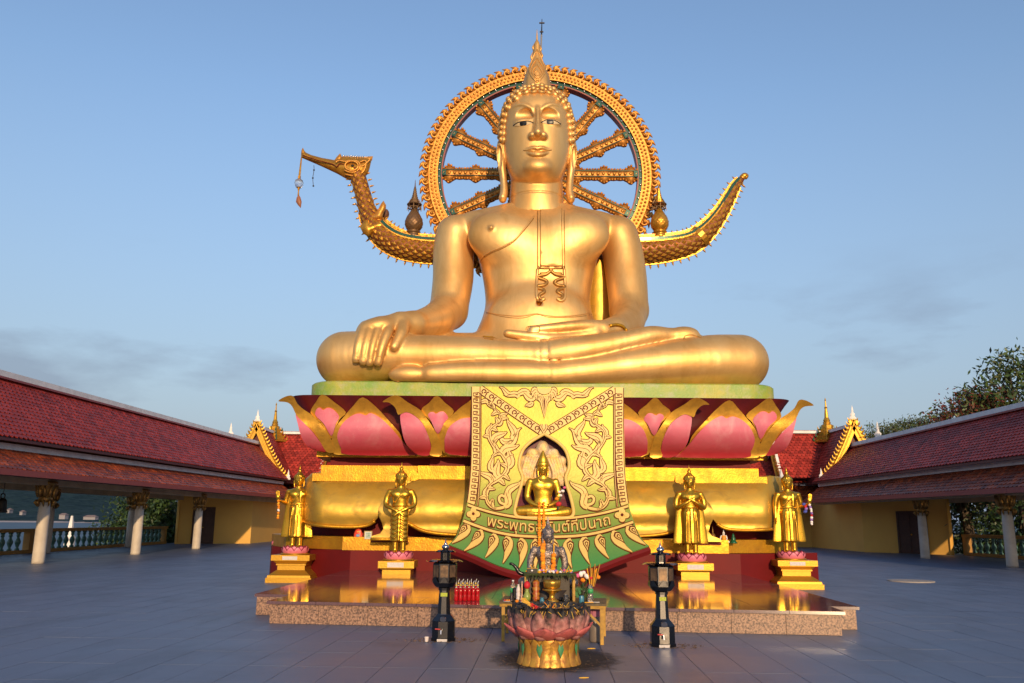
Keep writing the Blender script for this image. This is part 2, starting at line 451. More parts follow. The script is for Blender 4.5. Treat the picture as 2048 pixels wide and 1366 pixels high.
# ================================================================ MATERIALS used in many places
M_TILE = mat('floor tile', (0.108, 0.135, 0.205), 0.46, var=0.7, vscale=0.7, c2=(0.145, 0.168, 0.225), bump=0.10, bscale=60, island=0.10, rvar=0.16, dirt=(.75, .8, (.068, .080, .11), (1, .45, 1)))
M_GROUT = mat('grout', (0.05, 0.054, 0.065), 0.9)
M_GRAN = mat('granite front', (0.40, 0.24, 0.16), 0.35, var=1.0, vscale=38, c2=(0.07, 0.045, 0.04), island=0.10, detail=2)
M_GTOP = mat('polished granite', (0.17, 0.085, 0.08), 0.09, var=0.8, vscale=60, c2=(0.07, 0.045, 0.05), island=0.06, coat=0.15, detail=2, spec=0.7, ior=1.9)
M_RTILE = mat('red roof tile', (0.38, 0.042, 0.028), 0.55, spec=.25, var=0.6, vscale=1.1, c2=(0.19, 0.016, 0.012), island=0.38, dirt=(.6, .9, (.09, .018, .018)))
M_RTILE2 = mat('orange roof tile', (0.40, 0.075, 0.016), 0.5, var=0.85, vscale=2.6, c2=(0.14, 0.022, 0.010), island=0.45, dirt=(.6, 1.6, (.05, .022, .012)))
M_WOODRED = mat('dark red timber', (0.085, 0.010, 0.012), 0.5, var=0.4, vscale=6)
M_PINKRED = mat('pinkish red fascia', (0.29, 0.055, 0.05), 0.5, var=0.4, vscale=4, c2=(0.2, 0.035, 0.035))
M_WHITE = mat('weathered white plaster', (0.84, 0.82, 0.80), 0.7, var=0.5, vscale=2.2, c2=(0.52, 0.50, 0.49), bump=0.1)
M_COLUMN = mat('column plaster', (0.60, 0.54, 0.46), 0.6, var=0.6, vscale=1.6, c2=(0.36, 0.30, 0.24), bump=0.08)
M_CREAM = mat('cream soffit', (0.56, 0.43, 0.26), 0.75, var=0.5, vscale=1.2, c2=(0.30, 0.22, 0.13))
M_OCHRE = mat('ochre wall', (0.76, 0.44, 0.10), 0.8, var=0.5, vscale=0.9, c2=(0.66, 0.36, 0.085), bump=0.08, bscale=14)
M_GOLDTRIM = mat('gold trim', (0.62, 0.35, 0.045), 0.40, metal=0.7, var=0.6, vscale=9, c2=(0.42, 0.20, 0.03), bump=0.25, bscale=25)
M_DKGOLD = mat('old gold capital', (0.40, 0.22, 0.05), 0.42, metal=0.55, var=0.8, vscale=14, c2=(0.10, 0.05, 0.03), bump=0.4, bscale=40)
M_DOOR = mat('carved brown door', (0.085, 0.032, 0.014), 0.5, var=0.7, vscale=10, c2=(0.035, 0.014, 0.008), bump=0.3, bscale=30)
M_BALU = mat('green glazed baluster', (0.055, 0.145, 0.115), 0.3, var=0.6, vscale=6, c2=(0.12, 0.17, 0.13), island=0.15)
M_RAIL = mat('ochre handrail', (0.42, 0.225, 0.055), 0.7, var=0.5, vscale=2, c2=(0.27, 0.13, 0.04))
M_BRONZE = mat('dark bronze', (0.03, 0.025, 0.02), 0.45, metal=0.7)

# ================================================================ GROUND, SEA, HILLS
def sheet(name, pts, m, kind='structure'):
    return tag(mk(name, pts, [tuple(range(len(pts)))], m), kind=kind)
M_SEA = mat('sea water', (0.07, 0.105, 0.14), 0.55, spec=.15, bump=0.9, bscale=0.25, var=0.4, vscale=0.02, c2=(0.05, 0.08, 0.1))
sheet('sea', [(-9000, -3000, -9), (9000, -3000, -9), (9000, 9000, -9), (-9000, 9000, -9)], M_SEA)
M_LAND = mat('scrubby ground', (0.06, 0.065, 0.03), 0.95, var=0.8, vscale=0.3, c2=(0.04, 0.05, 0.02))
hb = MB()
hb.prism([(-23, -40), (90, -40), (90, 130), (-10, 130), (-34, 96), (-34, 50), (-23, 40)], -9.5, -1.0)
tag(hb.build('ground', M_LAND), kind='structure')
tb = MB(); tb.box(-21.75, 24.6, -30, 72, -1.0, -0.02); terrace = tag(tb.build('terrace_floor', M_GROUT), kind='structure')
# floor tiles: half a metre by a metre
TA = rad(2.4); TW, TD, G = 0.5, 1.0, 0.0035
def tilepos(i, j): x, y = i * TW, j * TD; return (x * cos(TA) + y * sin(TA) - 0.55, -x * sin(TA) + y * cos(TA) + 0.35)
tme = MB().box(-TW / 2 + G, TW / 2 - G, -TD / 2 + G, TD / 2 - G, -0.02, 0.0).mesh('floor_tile', M_TILE)
cand = []
rest = MB()
for j in range(-2, 72):
    for i in range(-46, 52):
        x, y = tilepos(i, j)
        if not (-21.4 < x < 24.2): continue
        if y > 6.5 and abs(x / max(y, 1)) < 0.66: cand.append((y * y + 0.4 * x * x, i, j))
        elif y < 6.5 or y < 70: cand.append((1e9, i, j))
cand.sort()
for q, (key, i, j) in enumerate(cand):
    x, y = tilepos(i, j)
    if q < 300: inst('floor_tile', tme, terrace, (x, y, random.uniform(-0.0008, 0.0008)), (random.uniform(-.001, .001), random.uniform(-.001, .001), -TA))
    else:
        c, s_ = cos(-TA), sin(-TA); z = random.uniform(-0.0008, 0.0008)
        a, b = TW / 2 - G, TD / 2 - G
        rest.add([(x + c * u - s_ * w, y + s_ * u + c * w, z) for u, w in ((-a, -b), (a, -b), (a, b), (-a, b))], [(0, 1, 2, 3)])
rest.build('floor_tile', M_TILE, terrace, kind='stuff')
M_PATCH = mat('pale cement cover', (0.42, 0.36, 0.30), 0.8, var=0.5, vscale=6)
c0 = gz(1822, 1163)
tag(MB().lathe([(0.62, 0.0), (0.60, 0.025), (0.52, 0.03)], (c0.x, c0.y, 0.002), 28).build('drain_cover', M_PATCH), 'pale round cement cover set in the grey tiles beside the statue', 'drain cover')

# far shore with forested hills
rng = np.random.default_rng(3)
def hills():
    nx, ny = 220, 24; v, f = [], []
    for j in range(ny):
        for i in range(nx):
            x = -2300 + 2300 * i / (nx - 1); t = j / (ny - 1); y = 1500 + 1300 * t
            r = 95 * (0.75 + 0.25 * sin(x / 310 + 1) + 0.13 * sin(x / 120) + 0.08 * sin(x / 47 + 2)) * (sin(PI * min(1, t * 1.0) * 0.5) ** 0.9)
            r += 4.5 * (rng.random() - 0.3) * (t > 0.01)
            v.append((x, y + 20 * sin(x / 90), -9.2 + max(0, r)))
    for j in range(ny - 1):
        for i in range(nx - 1): a = j * nx + i; f.append((a, a + 1, a + nx + 1, a + nx))
    return v, f
M_HILL = mat('far forest', (0.026, 0.052, 0.056), 0.95, spec=.1, var=1.0, vscale=0.05, c2=(0.010, 0.026, 0.032), bump=1.0, bscale=0.08, dirt=(.7, .02, (.04, .07, .06)))
v, f = hills(); tag(mk('hills', v, f, M_HILL), kind='structure')
M_BEACH = mat('far beach', (0.42, 0.34, 0.30), 0.9)
MBb = MB(); MBb.add([(-2300, 1470, -8.9), (0, 1470, -8.9), (0, 1520, -6.5), (-2300, 1520, -6.5)], [(0, 1, 2, 3)])
tag(MBb.build('beach', M_BEACH), kind='structure')
M_FARW = mat('far white wall', (0.26, 0.25, 0.27), 0.8); M_FARR = mat('far roof', (0.20, 0.15, 0.14), 0.8)
for px, py, w, hgt, lab in ((128, 1030, 10, 4, 'largest of the pale buildings on the far shore'), (20, 1020, 5, 2.5, 'small pale house low on the far wooded hill near the picture edge'), (46, 1024, 5, 2.5, 'small pale house on the far hill, second from the picture edge'), (182, 1034, 20, 1.5, 'long low building on the far beach')):
    Y = 1475 if py > 1026 else 1560
    p = at(px, py, Y); t = thing('shore_building', lab, 'building', (p.x, Y, p.z - hgt), 'buildings on the far shore')
    MB().box(p.x - w / 2, p.x + w / 2, Y - 6, Y + 6, p.z - hgt - 3, p.z).build('wall', M_FARW, t)
    MB().add([(p.x - w / 2 - 1, Y - 7, p.z), (p.x + w / 2 + 1, Y - 7, p.z), (p.x + w / 2 + 1, Y + 7, p.z), (p.x - w / 2 - 1, Y + 7, p.z), (p.x - w / 3, Y, p.z + 3.2), (p.x + w / 3, Y, p.z + 3.2)],
             [(0, 1, 5, 4), (1, 2, 5), (2, 3, 4, 5), (3, 0, 4), (3, 2, 1, 0)]).build('roof', M_FARR, t)

# ================================================================ GRANITE PLATFORM
PZ = 0.34
plat = thing('granite_platform', 'low brown granite platform with polished top in front of the giant statue', 'platform', (0.6, 17, 0))
A, B, C2, D2, E2, F2, G2, H2 = (-3.73, 13.8), (4.8, 12.87), (4.88, 13.62), (5.3, 13.58), (5.7, 21.9), (-4.1, 22.4), (-4.28, 14.97), (-3.62, 14.9)
core_in = [(-3.70, 13.83), (4.77, 12.90), (4.85, 13.65), (5.27, 13.61), (5.66, 21.85), (-4.06, 22.35), (-4.25, 15.0), (-3.59, 14.93)]
MB().prism(core_in, 0.0, PZ - 0.045).build('core', M_GROUT, plat)
def lerp2(a, b, t): return (a[0] + (b[0] - a[0]) * t, a[1] + (b[1] - a[1]) * t)
def face_slabs(a, b, n, name='slab'):
    d = Vector((b[0] - a[0], b[1] - a[1])); nn = Vector((d.y, -d.x)).normalized()
    for i in range(n):
        p, q = lerp2(a, b, (i + 0.004) / n), lerp2(a, b, (i + 0.996) / n); o = random.uniform(0, 0.003)
        p0, q0 = (p[0] + nn.x * o, p[1] + nn.y * o), (q[0] + nn.x * o, q[1] + nn.y * o)
        p1, q1 = (p[0] - nn.x * 0.028, p[1] - nn.y * 0.028), (q[0] - nn.x * 0.028, q[1] - nn.y * 0.028)
        MB().prism([p0, q0, q1, p1], 0.004, PZ - 0.047).build(name, M_GRAN, plat)
face_slabs(A, B, 11); face_slabs(G2, H2, 1); face_slabs(H2, A, 1); face_slabs(B, C2, 1); face_slabs(C2, D2, 1); face_slabs(D2, E2, 10); face_slabs(F2, G2, 9)
def top_tiles(a, b, c, d, nx, ny):
    for j in range(ny):
        for i in range(nx):
            P = []
            for (u, w) in ((i + .004, j + .004), (i + .996, j + .004), (i + .996, j + .996), (i + .004, j + .996)):
                P.append(lerp2(lerp2(a, b, u / nx), lerp2(d, c, u / nx), w / ny))
            MB().prism(P, PZ - 0.045, PZ + random.uniform(-.0006, .0006)).build('top_tile', M_GTOP, plat)
A_, B_ = (-3.78, 13.75), (4.85, 12.81)
top_tiles(A_, B_, (4.93, 13.60), (-3.70, 14.93), 11, 1)
top_tiles((-4.33, 14.98), (5.35, 13.55), E2, F2, 12, 9)

# ================================================================ ROOF TILES
def roof_tiles(parent, e0, e1, r1, r0, w, h, m, keep=0, name='roof_tile'):
    """pointed tiles on the slope eave e0-e1, ridge r0-r1; the keep tiles nearest the camera are pieces of their own"""
    e0, e1, r0, r1 = map(Vector, (e0, e1, r0, r1))
    ed = (e1 - e0).normalized(); up = (r0 - e0); L = max((r0 - e0).length, (r1 - e1).length); nrm = ed.cross(up - ed * up.dot(ed)).normalized()
    if nrm.z < 0: nrm = -nrm
    rows = int(L / h); out_ = []
    for j in range(rows + 1):
        t = j / max(1, rows)
        a, b = e0.lerp(r0, t), e1.lerp(r1, t); n = max(1, int((b - a).length / w)); ed_ = (b - a).normalized() if (b - a).length > 1e-6 else ed
        us = (r0.lerp(r1, .5) - e0.lerp(e1, .5)); us = (us - ed_ * us.dot(ed_)).normalized()
        for i in range(n):
            q = a + ed_ * ((i + (0.5 if j % 2 else 0.0) + 0.25) * w)
            if (q - a).length > (b - a).length: continue
            out_.append((q, ed_, us))
    def verts(q, ed_, us, k):
        hw, z = w * 0.47, 0.022 + 0.006 * k; o = []
        for (x, y, lift) in ((-hw, h * 1.05, 0.004), (-hw, 0.25 * h, z), (0, -0.12 * h, z + .004), (hw, 0.25 * h, z), (hw, h * 1.05, 0.004)): o.append(q + ed_ * x + us * y + nrm * lift)
        for (x, y, lift) in ((-hw, 0.25 * h, -.01), (0, -0.12 * h, -.01), (hw, 0.25 * h, -.01)): o.append(q + ed_ * x + us * y + nrm * lift)
        return o
    F = [(0, 1, 2, 3, 4), (1, 5, 6, 2), (2, 6, 7, 3)]
    flip = ed.cross(us).dot(nrm) < 0
    if not flip: F = [(4, 3, 2, 1, 0), (2, 6, 5, 1), (3, 7, 6, 2)]
    F = [tuple(reversed(q)) for q in F] if False else F
    out_.sort(key=lambda r: (0 if r[0].y > 25.5 and abs(r[0].x) / r[0].y < 0.66 else 1, r[0].y))
    if keep and out_:
        q, ed_, us = out_[0]; L0 = verts(Vector((0, 0, 0)), ed_, us, 0.5)
        me = new_mesh(name, L0, F, m)
        for (q, ed_, us) in out_[:keep]:
            inst(name, me, parent, q, (random.uniform(-.03, .03), random.uniform(-.03, .03), random.uniform(-.02, .02)))
    mb = MB()
    for (q, ed_, us) in out_[keep:]: mb.add(verts(q, ed_, us, random.random()), F)
    if mb.v: mb.build(name, m, parent, kind='stuff')
    MB().add([e0 - nrm * .03, e1 - nrm * .03, r1 - nrm * .03, r0 - nrm * .03, e0 - nrm * .09, e1 - nrm * .09, r1 - nrm * .09, r0 - nrm * .09],
             [(0, 1, 2, 3), (7, 6, 5, 4), (0, 4, 5, 1), (1, 5, 6, 2), (2, 6, 7, 3), (3, 7, 4, 0)]).build('roof_board', M_WOODRED, parent)

def column(x, y, r, htop, label, m=None):
    t = thing('pavilion_column', label, 'column', (x, y, 0), 'round columns of the pavilions')
    MB().lathe([(r * 1.02, 0.0), (r, 0.1), (r * 0.95, htop - 0.5), (r * 0.86, htop)], (x, y, 0.002), 24).build('shaft', m or M_COLUMN, t, smooth=True)
    cb = MB(); cb.lathe([(r * 0.92, -0.02), (r * 1.05, 0.04), (r * 1.18, 0.10), (r * 0.98, 0.16), (r * 1.0, 0.22), (r * 1.5, 0.46), (r * 1.62, 0.60), (r * 1.7, 0.62), (r * 1.7, 0.70)], (x, y, htop), 20)
    for k in range(10):
        a = 2 * PI * k / 10
        for (r0, z0, r1, z1, wd) in ((1.12, 0.16, 1.75, 0.58, 0.09), (1.25, 0.06, 1.15, -0.17, 0.075)):
            P = [(x + r * q * cos(a), y + r * q * sin(a), htop + z) for q, z in ((r0, z0), (r0 * 1.18, z0 + (z1 - z0) * .4), (r1, z1))]
            cb.tube(P, [wd * .7, wd, 0.015], 6, sq=(1, 0.5))
    cb.build('capital', M_DKGOLD, t, smooth=True)
    return t
def leaf_finial(parent, p, s, m, name='finial', d=(1, 0)):
    """upright flame finial on a roof end"""
    pr = [(0, 0), (.32, .0), (.36, .22), (.20, .40), (.26, .60), (.12, .75), (.10, 1.05), (.0, 1.5), (-.09, 1.0), (-.13, .72), (-.28, .55), (-.22, .36), (-.38, .2), (-.3, 0)]
    mb = MB(); inflate(mb, [(x * s, y * s) for x, y in pr], lambda x, y, h: (p[0] + x * d[0] - h * d[1], p[1] + x * d[1] + h * d[0], p[2] + y), 0.13 * s, 0.12 * s)
    return mb.build(name, m, parent, smooth=True)

def bargeboard(parent, pts, d, w=0.34, thick=0.16, flames=True, m=None, name='bargeboard', mflame=None):
    """gable board along pts (world), facing d (horizontal unit vector), with flame teeth along its upper edge"""
    P = [Vector(p) for p in spline(pts, 6)]; dn = Vector((d[0], d[1], 0)); mb = MB()
    v, f = [], []
    for i, p in enumerate(P):
        t = (P[min(i + 1, len(P) - 1)] - P[max(i - 1, 0)]).normalized(); n = dn.cross(t)
        if n.z < 0: n = -n
        for a, b in ((0, 0), (0, 1), (-1, 1), (-1, 0)): v.append(p + n * (a * w) + dn * ((b - 0.5) * thick))
        v[-4:] = v[-4:]
    for i in range(len(P) - 1):
        for k in range(4): k2 = (k + 1) % 4; f.append((i * 4 + k, i * 4 + k2, (i + 1) * 4 + k2, (i + 1) * 4 + k))
    f += [(3, 2, 1, 0), tuple(range(len(v) - 4, len(v)))]
    mb.add(v, f); mb.build(name, m or M_GOLDTRIM, parent)
    mr = MB()
    for i in range(len(P)):                                     # a raised beaded rib
        pass
    Q = []
    for i, p in enumerate(P):
        t = (P[min(i + 1, len(P) - 1)] - P[max(i - 1, 0)]).normalized(); n = dn.cross(t); n = n if n.z > 0 else -n
        Q.append(p - n * (w * 0.35) + dn * (thick * 0.55))
    mr.tube(Q, w * 0.13, 6); mr.build('rib', m or M_GOLDTRIM, parent, smooth=True)
    if flames:
        tl = sum((P[i + 1] - P[i]).length for i in range(len(P) - 1)); n_ = max(6, int(tl / 0.26)); acc = 0; k = 0.5
        for i in range(len(P) - 1):
            L = (P[i + 1] - P[i]).length
            while acc + L >= k * tl / n_:
                u = (k * tl / n_ - acc) / L; p = P[i].lerp(P[i + 1], u); t = (P[i + 1] - P[i]).normalized(); n = dn.cross(t); n = n if n.z > 0 else -n
                up_ = -t if t.z < 0 else t
                sh = [(-.13, -.03), (.13, -.03), (.12, .12), (.03, .2), (.10, .34), (-.06, .26), (-.13, .12)]
                fb = MB(); inflate(fb, sh, lambda x, y, h: p + up_ * x + n * y + dn * h, 0.06, 0.08)
                fb.build('flame_tooth', mflame or M_GOLDTRIM, parent, smooth=True); k += 1
            acc += L

def spire(parent, c, z0, z1, m=M_GOLDTRIM):
    """tiered gold spire: square waisted tiers with upturned corners, then a slim needle"""
    H = z1 - z0; mb = MB(); x, y = c
    R = 1.15
    tiers = [(0, 1.0), (.05, 1.05), (.07, .8), (.14, .86), (.16, .62), (.23, .68), (.25, .46), (.31, .5), (.33, .32), (.39, .34), (.42, .2), (.46, .22)]
    mb.lathe([(R * b, z0 + H * a) for a, b in tiers], (x, y, 0), 8, PI / 8)
    mb.lathe([(R * .17, z0 + H * .46), (R * .20, z0 + H * .50), (R * .12, z0 + H * .56), (R * .10, z0 + H * .66), (R * .07, z0 + H * .76), (R * .10, z0 + H * .78), (R * .05, z0 + H * .8), (R * .035, z0 + H * .93), (R * .05, z0 + H * .95), (R * .01, z0 + H)], (x, y, 0), 10)
    mb.build('spire', m, parent)
    for a, b in ((.05, 1.05), (.14, .86), (.23, .68), (.31, .5)):
        for k in range(8):
            an = PI / 8 + 2 * PI * k / 8; p = (x + R * b * cos(an), y + R * b * sin(an), z0 + H * a)
            MB().tube([(p[0] - .1 * cos(an), p[1] - .1 * sin(an), p[2] - .05), p, (p[0] + .03 * cos(an), p[1] + .03 * sin(an), p[2] + .22 * (1.2 - a))], [.08, .07, .01], 5).build('antefix', m if k % 2 else MATS['spire green'], parent)
mat('spire green', (0.04, 0.10, 0.05), 0.35)

# ================================================================ PAVILIONS
def pavilion(name, label, sg, xin, xcol, xbk, xup, xlow, xrid, y0, y1, z, colys, far_extra):
    """a tiled gallery running away from the camera; sg = +1 when the courtyard lies towards +x"""
    t = thing(name, label, 'pavilion', (xcol, (y0 + y1) / 2, 0))
    (ze0, ze1), (zl0, zl1), (zu0, zu1), (zr0, zr1) = z
    ya, yb = y0, y1
    ext = 0.0
    roof_tiles(t, (xin, ya, ze0), (xin, yb, ze1), (xlow, yb, zl1), (xlow, ya, zl0), 0.27, 0.2, M_RTILE2)
    roof_tiles(t, (xup, ya, zu0), (xup, yb, zu1), (xrid, yb, zr1), (xrid, ya, zr0), 0.27, 0.2, M_RTILE, keep=300)
    xo = 2 * xrid - xup; xo2 = 2 * xrid - xin
    MB().add([(xrid, ya, zr0), (xrid, yb, zr1), (xo, yb, zu1), (xo, ya, zu0), (xrid, ya, zr0 - .1), (xrid, yb, zr1 - .1), (xo, yb, zu1 - .1), (xo, ya, zu0 - .1)],
             [(0, 1, 2, 3), (7, 6, 5, 4), (0, 4, 5, 1), (1, 5, 6, 2), (2, 6, 7, 3), (3, 7, 4, 0)]).build('rear_slope', M_RTILE, t)
    MB().add([(xo, ya, zl0), (xo, yb, zl1), (xo2, yb, ze1), (xo2, ya, ze0), (xo, ya, zl0 - .1), (xo, yb, zl1 - .1), (xo2, yb, ze1 - .1), (xo2, ya, ze0 - .1)],
             [(0, 1, 2, 3), (7, 6, 5, 4), (0, 4, 5, 1), (1, 5, 6, 2), (2, 6, 7, 3), (3, 7, 4, 0)]).build('rear_lower_slope', M_RTILE2, t)
    def beam(nm, x0, x1, za, zb, m, da=0.0):
        a, b = min(x0, x1), max(x0, x1)
        MB().add([(a, ya - da, za[0]), (b, ya - da, za[0]), (b, yb, za[1]), (a, yb, za[1]), (a, ya - da, zb[0]), (b, ya - da, zb[0]), (b, yb, zb[1]), (a, yb, zb[1])],
                 [(3, 2, 1, 0), (4, 5, 6, 7), (0, 1, 5, 4), (1, 2, 6, 5), (2, 3, 7, 6), (3, 0, 4, 7)]).build(nm, m, t)
    beam('ridge_cap', xrid - .2, xrid + .2, (zr0 - .02, zr1 - .02), (zr0 + .20, zr1 + .20), M_WHITE)
    beam('ridge_cap', xrid - .26, xrid + .26, (zr0 - .10, zr1 - .10), (zr0 - .022, zr1 - .022), M_PINKRED)
    beam('upper_fascia', xup - sg * .14, xup - sg * .02, (zu0 - .13, zu1 - .13), (zu0 - .03, zu1 - .03), M_WOODRED)
    beam('clerestory_board', xlow - sg * .16, xlow - sg * .06, (zl0 - .15, zl1 - .15), (zu0 + .1, zu1 + .1), M_WOODRED)
    beam('flashing', xlow - sg * .06, xlow + sg * .26, (zl0 - .14, zl1 - .14), (zl0 + .06, zl1 + .06), M_WHITE)
    n = 16                                                       # fascia of the lower eave in lengths
    for i in range(n):
        u0, u1 = i / n, (i + 0.995) / n; a, b = ya + (yb - ya) * u0, ya + (yb - ya) * u1; q0, q1 = ze0 + (ze1 - ze0) * u0, ze0 + (ze1 - ze0) * u1
        x0, x1 = sorted((xin - sg * .03, xin + sg * .05)); jz = random.uniform(-.006, .006)
        MB().add([(x0, a, q0 - .19 + jz), (x1, a, q0 - .19 + jz), (x1, b, q1 - .19 + jz), (x0, b, q1 - .19 + jz), (x0, a, q0 + .0), (x1, a, q0 + .0), (x1, b, q1), (x0, b, q1)],
                 [(3, 2, 1, 0), (4, 5, 6, 7), (0, 1, 5, 4), (1, 2, 6, 5), (2, 3, 7, 6), (3, 0, 4, 7)]).build('fascia_board', M_PINKRED, t)
    beam('soffit', xin - sg * .06, xcol + sg * .0, (ze0 - .16, ze1 - .16), (ze0 - .11, ze1 - .11), M_WOODRED)
    beam('beam', xcol - .17, xcol + .17, (2.66, 2.66), (2.95, 2.95), M_CREAM)
    beam('beam', xbk - .17, xbk + .17, (2.66, 2.66), (2.95, 2.95), M_CREAM)
    beam('ceiling', xbk - sg * 1.2, xcol - sg * .175, (2.955, 2.955), (3.0, 3.0), M_CREAM)
    return t

# ---- left gallery
ZL = ((2.99, 3.10), (3.78, 4.12), (4.0, 4.36), (6.40, 6.85))
pavL = pavilion('gallery', 'red tiled open gallery beside the sea, before the hills', 1, -15.3, -16.35, -20.5, -16.0, -16.62, -18.5, 17.0, 62.0, ZL, None, None)
for k, (y, tx) in enumerate(((30.4, 'thick pale column closest to the hanging bell'), (38.2, 'pale front column of the seaside gallery before the dark tree'), (45.5, 'pale column just in front of the brown door of the seaside room'))):
    column(-16.35, y, 0.205, 2.1, tx)
column(-16.35, 22.7, 0.205, 2.1, 'pale column of the seaside gallery nearest the camera')
column(-20.5, 38.6, 0.205, 2.1, 'shaded rear column of the seaside gallery beside the balusters near the bell')
column(-20.5, 47.0, 0.205, 2.1, 'shaded rear column of the seaside gallery closest to the ochre room')
def room(name, label, pts, z1, parent_loc):
    t = thing(name, label, 'building', parent_loc)
    for i in range(len(pts) - 1):
        a, b = Vector((*pts[i], 0)), Vector((*pts[i + 1], 0)); n = Vector((b.y - a.y, -(b.x - a.x), 0)).normalized() * 0.12
        MB().add([a, b, b - n, a - n, a + Vector((0, 0, z1)), b + Vector((0, 0, z1)), b - n + Vector((0, 0, z1)), a - n + Vector((0, 0, z1))],
                 [(3, 2, 1, 0), (4, 5, 6, 7), (0, 1, 5, 4), (1, 2, 6, 5), (2, 3, 7, 6), (3, 0, 4, 7)]).build('wall', M_OCHRE, t)
    return t
def door(parent, a, b, h):
    """a carved double door in the wall line a-b"""
    a, b = Vector((*a, 0)), Vector((*b, 0)); d = (b - a).normalized(); n = Vector((d.y, -d.x, 0)); L = (b - a).length
    def slab(u0, u1, z0, z1, o0, o1, nm, par, m=M_DOOR):
        P = [a + d * u0, a + d * u1]; v = []
        for z in (z0, z1):
            for q, o in ((0, o1), (1, o1), (1, o0), (0, o0)): v.append(P[q] + n * o + Vector((0, 0, z)))
        return MB().add(v, [(3, 2, 1, 0), (4, 5, 6, 7), (0, 1, 5, 4), (1, 2, 6, 5), (2, 3, 7, 6), (3, 0, 4, 7)]).build(nm, m, par)
    do = slab(0, L, 0.003, h, 0.002, 0.03, 'door', parent)
    for (u0, u1, z0, z1) in ((-.09, 0, 0.003, h + .09), (L, L + .09, 0.003, h + .09), (0, L, h + .002, h + .09)): slab(u0, u1, z0, z1, 0.002, 0.06, 'door_frame', do)
    for c in (0, 1):
        u0 = L * (c * .5 + .07); u1 = L * (c * .5 + .43)
        for j in range(5): slab(u0, u1, h * (.04 + .19 * j), h * (.19 + .19 * j), 0.031, 0.055, 'door_panel', do)
    MB().ico(tuple(a + d * (L * .47) + n * .07 + Vector((0, 0, 1.0))), 0.05, 1).build('door_knob', M_GOLDTRIM, do)
rl = room('ochre_room', 'ochre walled room with a brown door at the end of the seaside gallery', [(-20.8, 66), (-20.6, 53.6), (-16.65, 55.9), (-16.9, 67.5)], 2.94, (-18.6, 55, 0))
door(rl, (-19.72, 54.11), (-18.72, 54.69), 2.15)
# ---- right gallery
ZR = ((2.86, 2.93), (3.93, 3.90), (4.08, 4.05), (6.42, 6.22))
pavR = pavilion('gallery', 'red tiled open gallery beneath the leafy trees, away from the sea', -1, 18.0, 18.9, 23.2, 18.6, 19.25, 21.2, 18.0, 53.2, ZR, None, None)
column(18.9, 33.0, 0.205, 2.1, 'thick pale column at the picture edge under the gallery below the trees')
column(19.3, 40.7, 0.205, 2.1, 'pale column in front of the brown door of the gallery below the trees')
column(18.9, 25.3, 0.205, 2.1, 'pale column of the gallery below the trees nearest the camera')
column(23.2, 38.0, 0.205, 2.1, 'shaded rear column of the gallery below the trees beside the balusters')
rr = room('ochre_room', 'dim ochre room with a brown door beside the gallery below the trees', [(19.9, 58.0), (19.85, 49.0), (23.0, 45.4), (23.4, 55)], 2.94, (21, 48, 0))
door(rr, (21.2, 47.45), (22.15, 46.36), 2.15)
bk = room('back_wall', 'long ochre wall closing the courtyard behind the giant statue', [(-16.95, 67.4), (19.95, 57.6)], 2.94, (1, 62, 0))
# ---- rear gallery roof behind the statue
rear = thing('gallery', 'red tiled gallery crossing behind the giant statue', 'pavilion', (1, 62, 0))
pa, pb = Vector((-15.6, 64.4, 0)), Vector((18.6, 55.2, 0)); dd = (pb - pa).normalized(); nb = Vector((-dd.y, dd.x, 0))
zz = lambda p, z: Vector((p.x, p.y, z))
roof_tiles(rear, zz(pa - dd * 3 - nb * .3, 3.02), zz(pb + dd * 3 - nb * .3, 2.95), zz(pb + dd * 3 + nb * 1.1, 3.95), zz(pa - dd * 3 + nb * 1.1, 4.1), 0.3, 0.22, M_RTILE2)
roof_tiles(rear, zz(pa - dd * 1.5 + nb * .6, 4.3), zz(pb + dd * 1.5 + nb * .6, 4.15), zz(pb + dd * 1.5 + nb * 3.0, 6.4), zz(pa - dd * 1.5 + nb * 3.0, 6.8), 0.3, 0.22, M_RTILE)
rb = MB(); rb.tube([zz(pa - dd * 1.5 + nb * 3, 6.9), zz(pb + dd * 1.5 + nb * 3, 6.5)], 0.2, 8); rb.build('ridge_cap', M_WHITE, rear)
fb = MB(); fb.tube([zz(pa - dd * 3 - nb * .32, 2.95), zz(pb + dd * 3 - nb * .32, 2.88)], 0.09, 4); fb.build('fascia_board', M_PINKRED, rear)
wb = MB(); wb.tube([zz(pa - dd * 1 + nb * 1.0, 4.12), zz(pb + dd * 1 + nb * 1.0, 3.98)], 0.07, 4); wb.build('flashing', M_WHITE, rear)
cb = MB(); cb.tube([zz(pa + nb * .9, 4.22), zz(pb + nb * .9, 4.06)], 0.16, 4); cb.build('clerestory_board', M_WOODRED, rear)
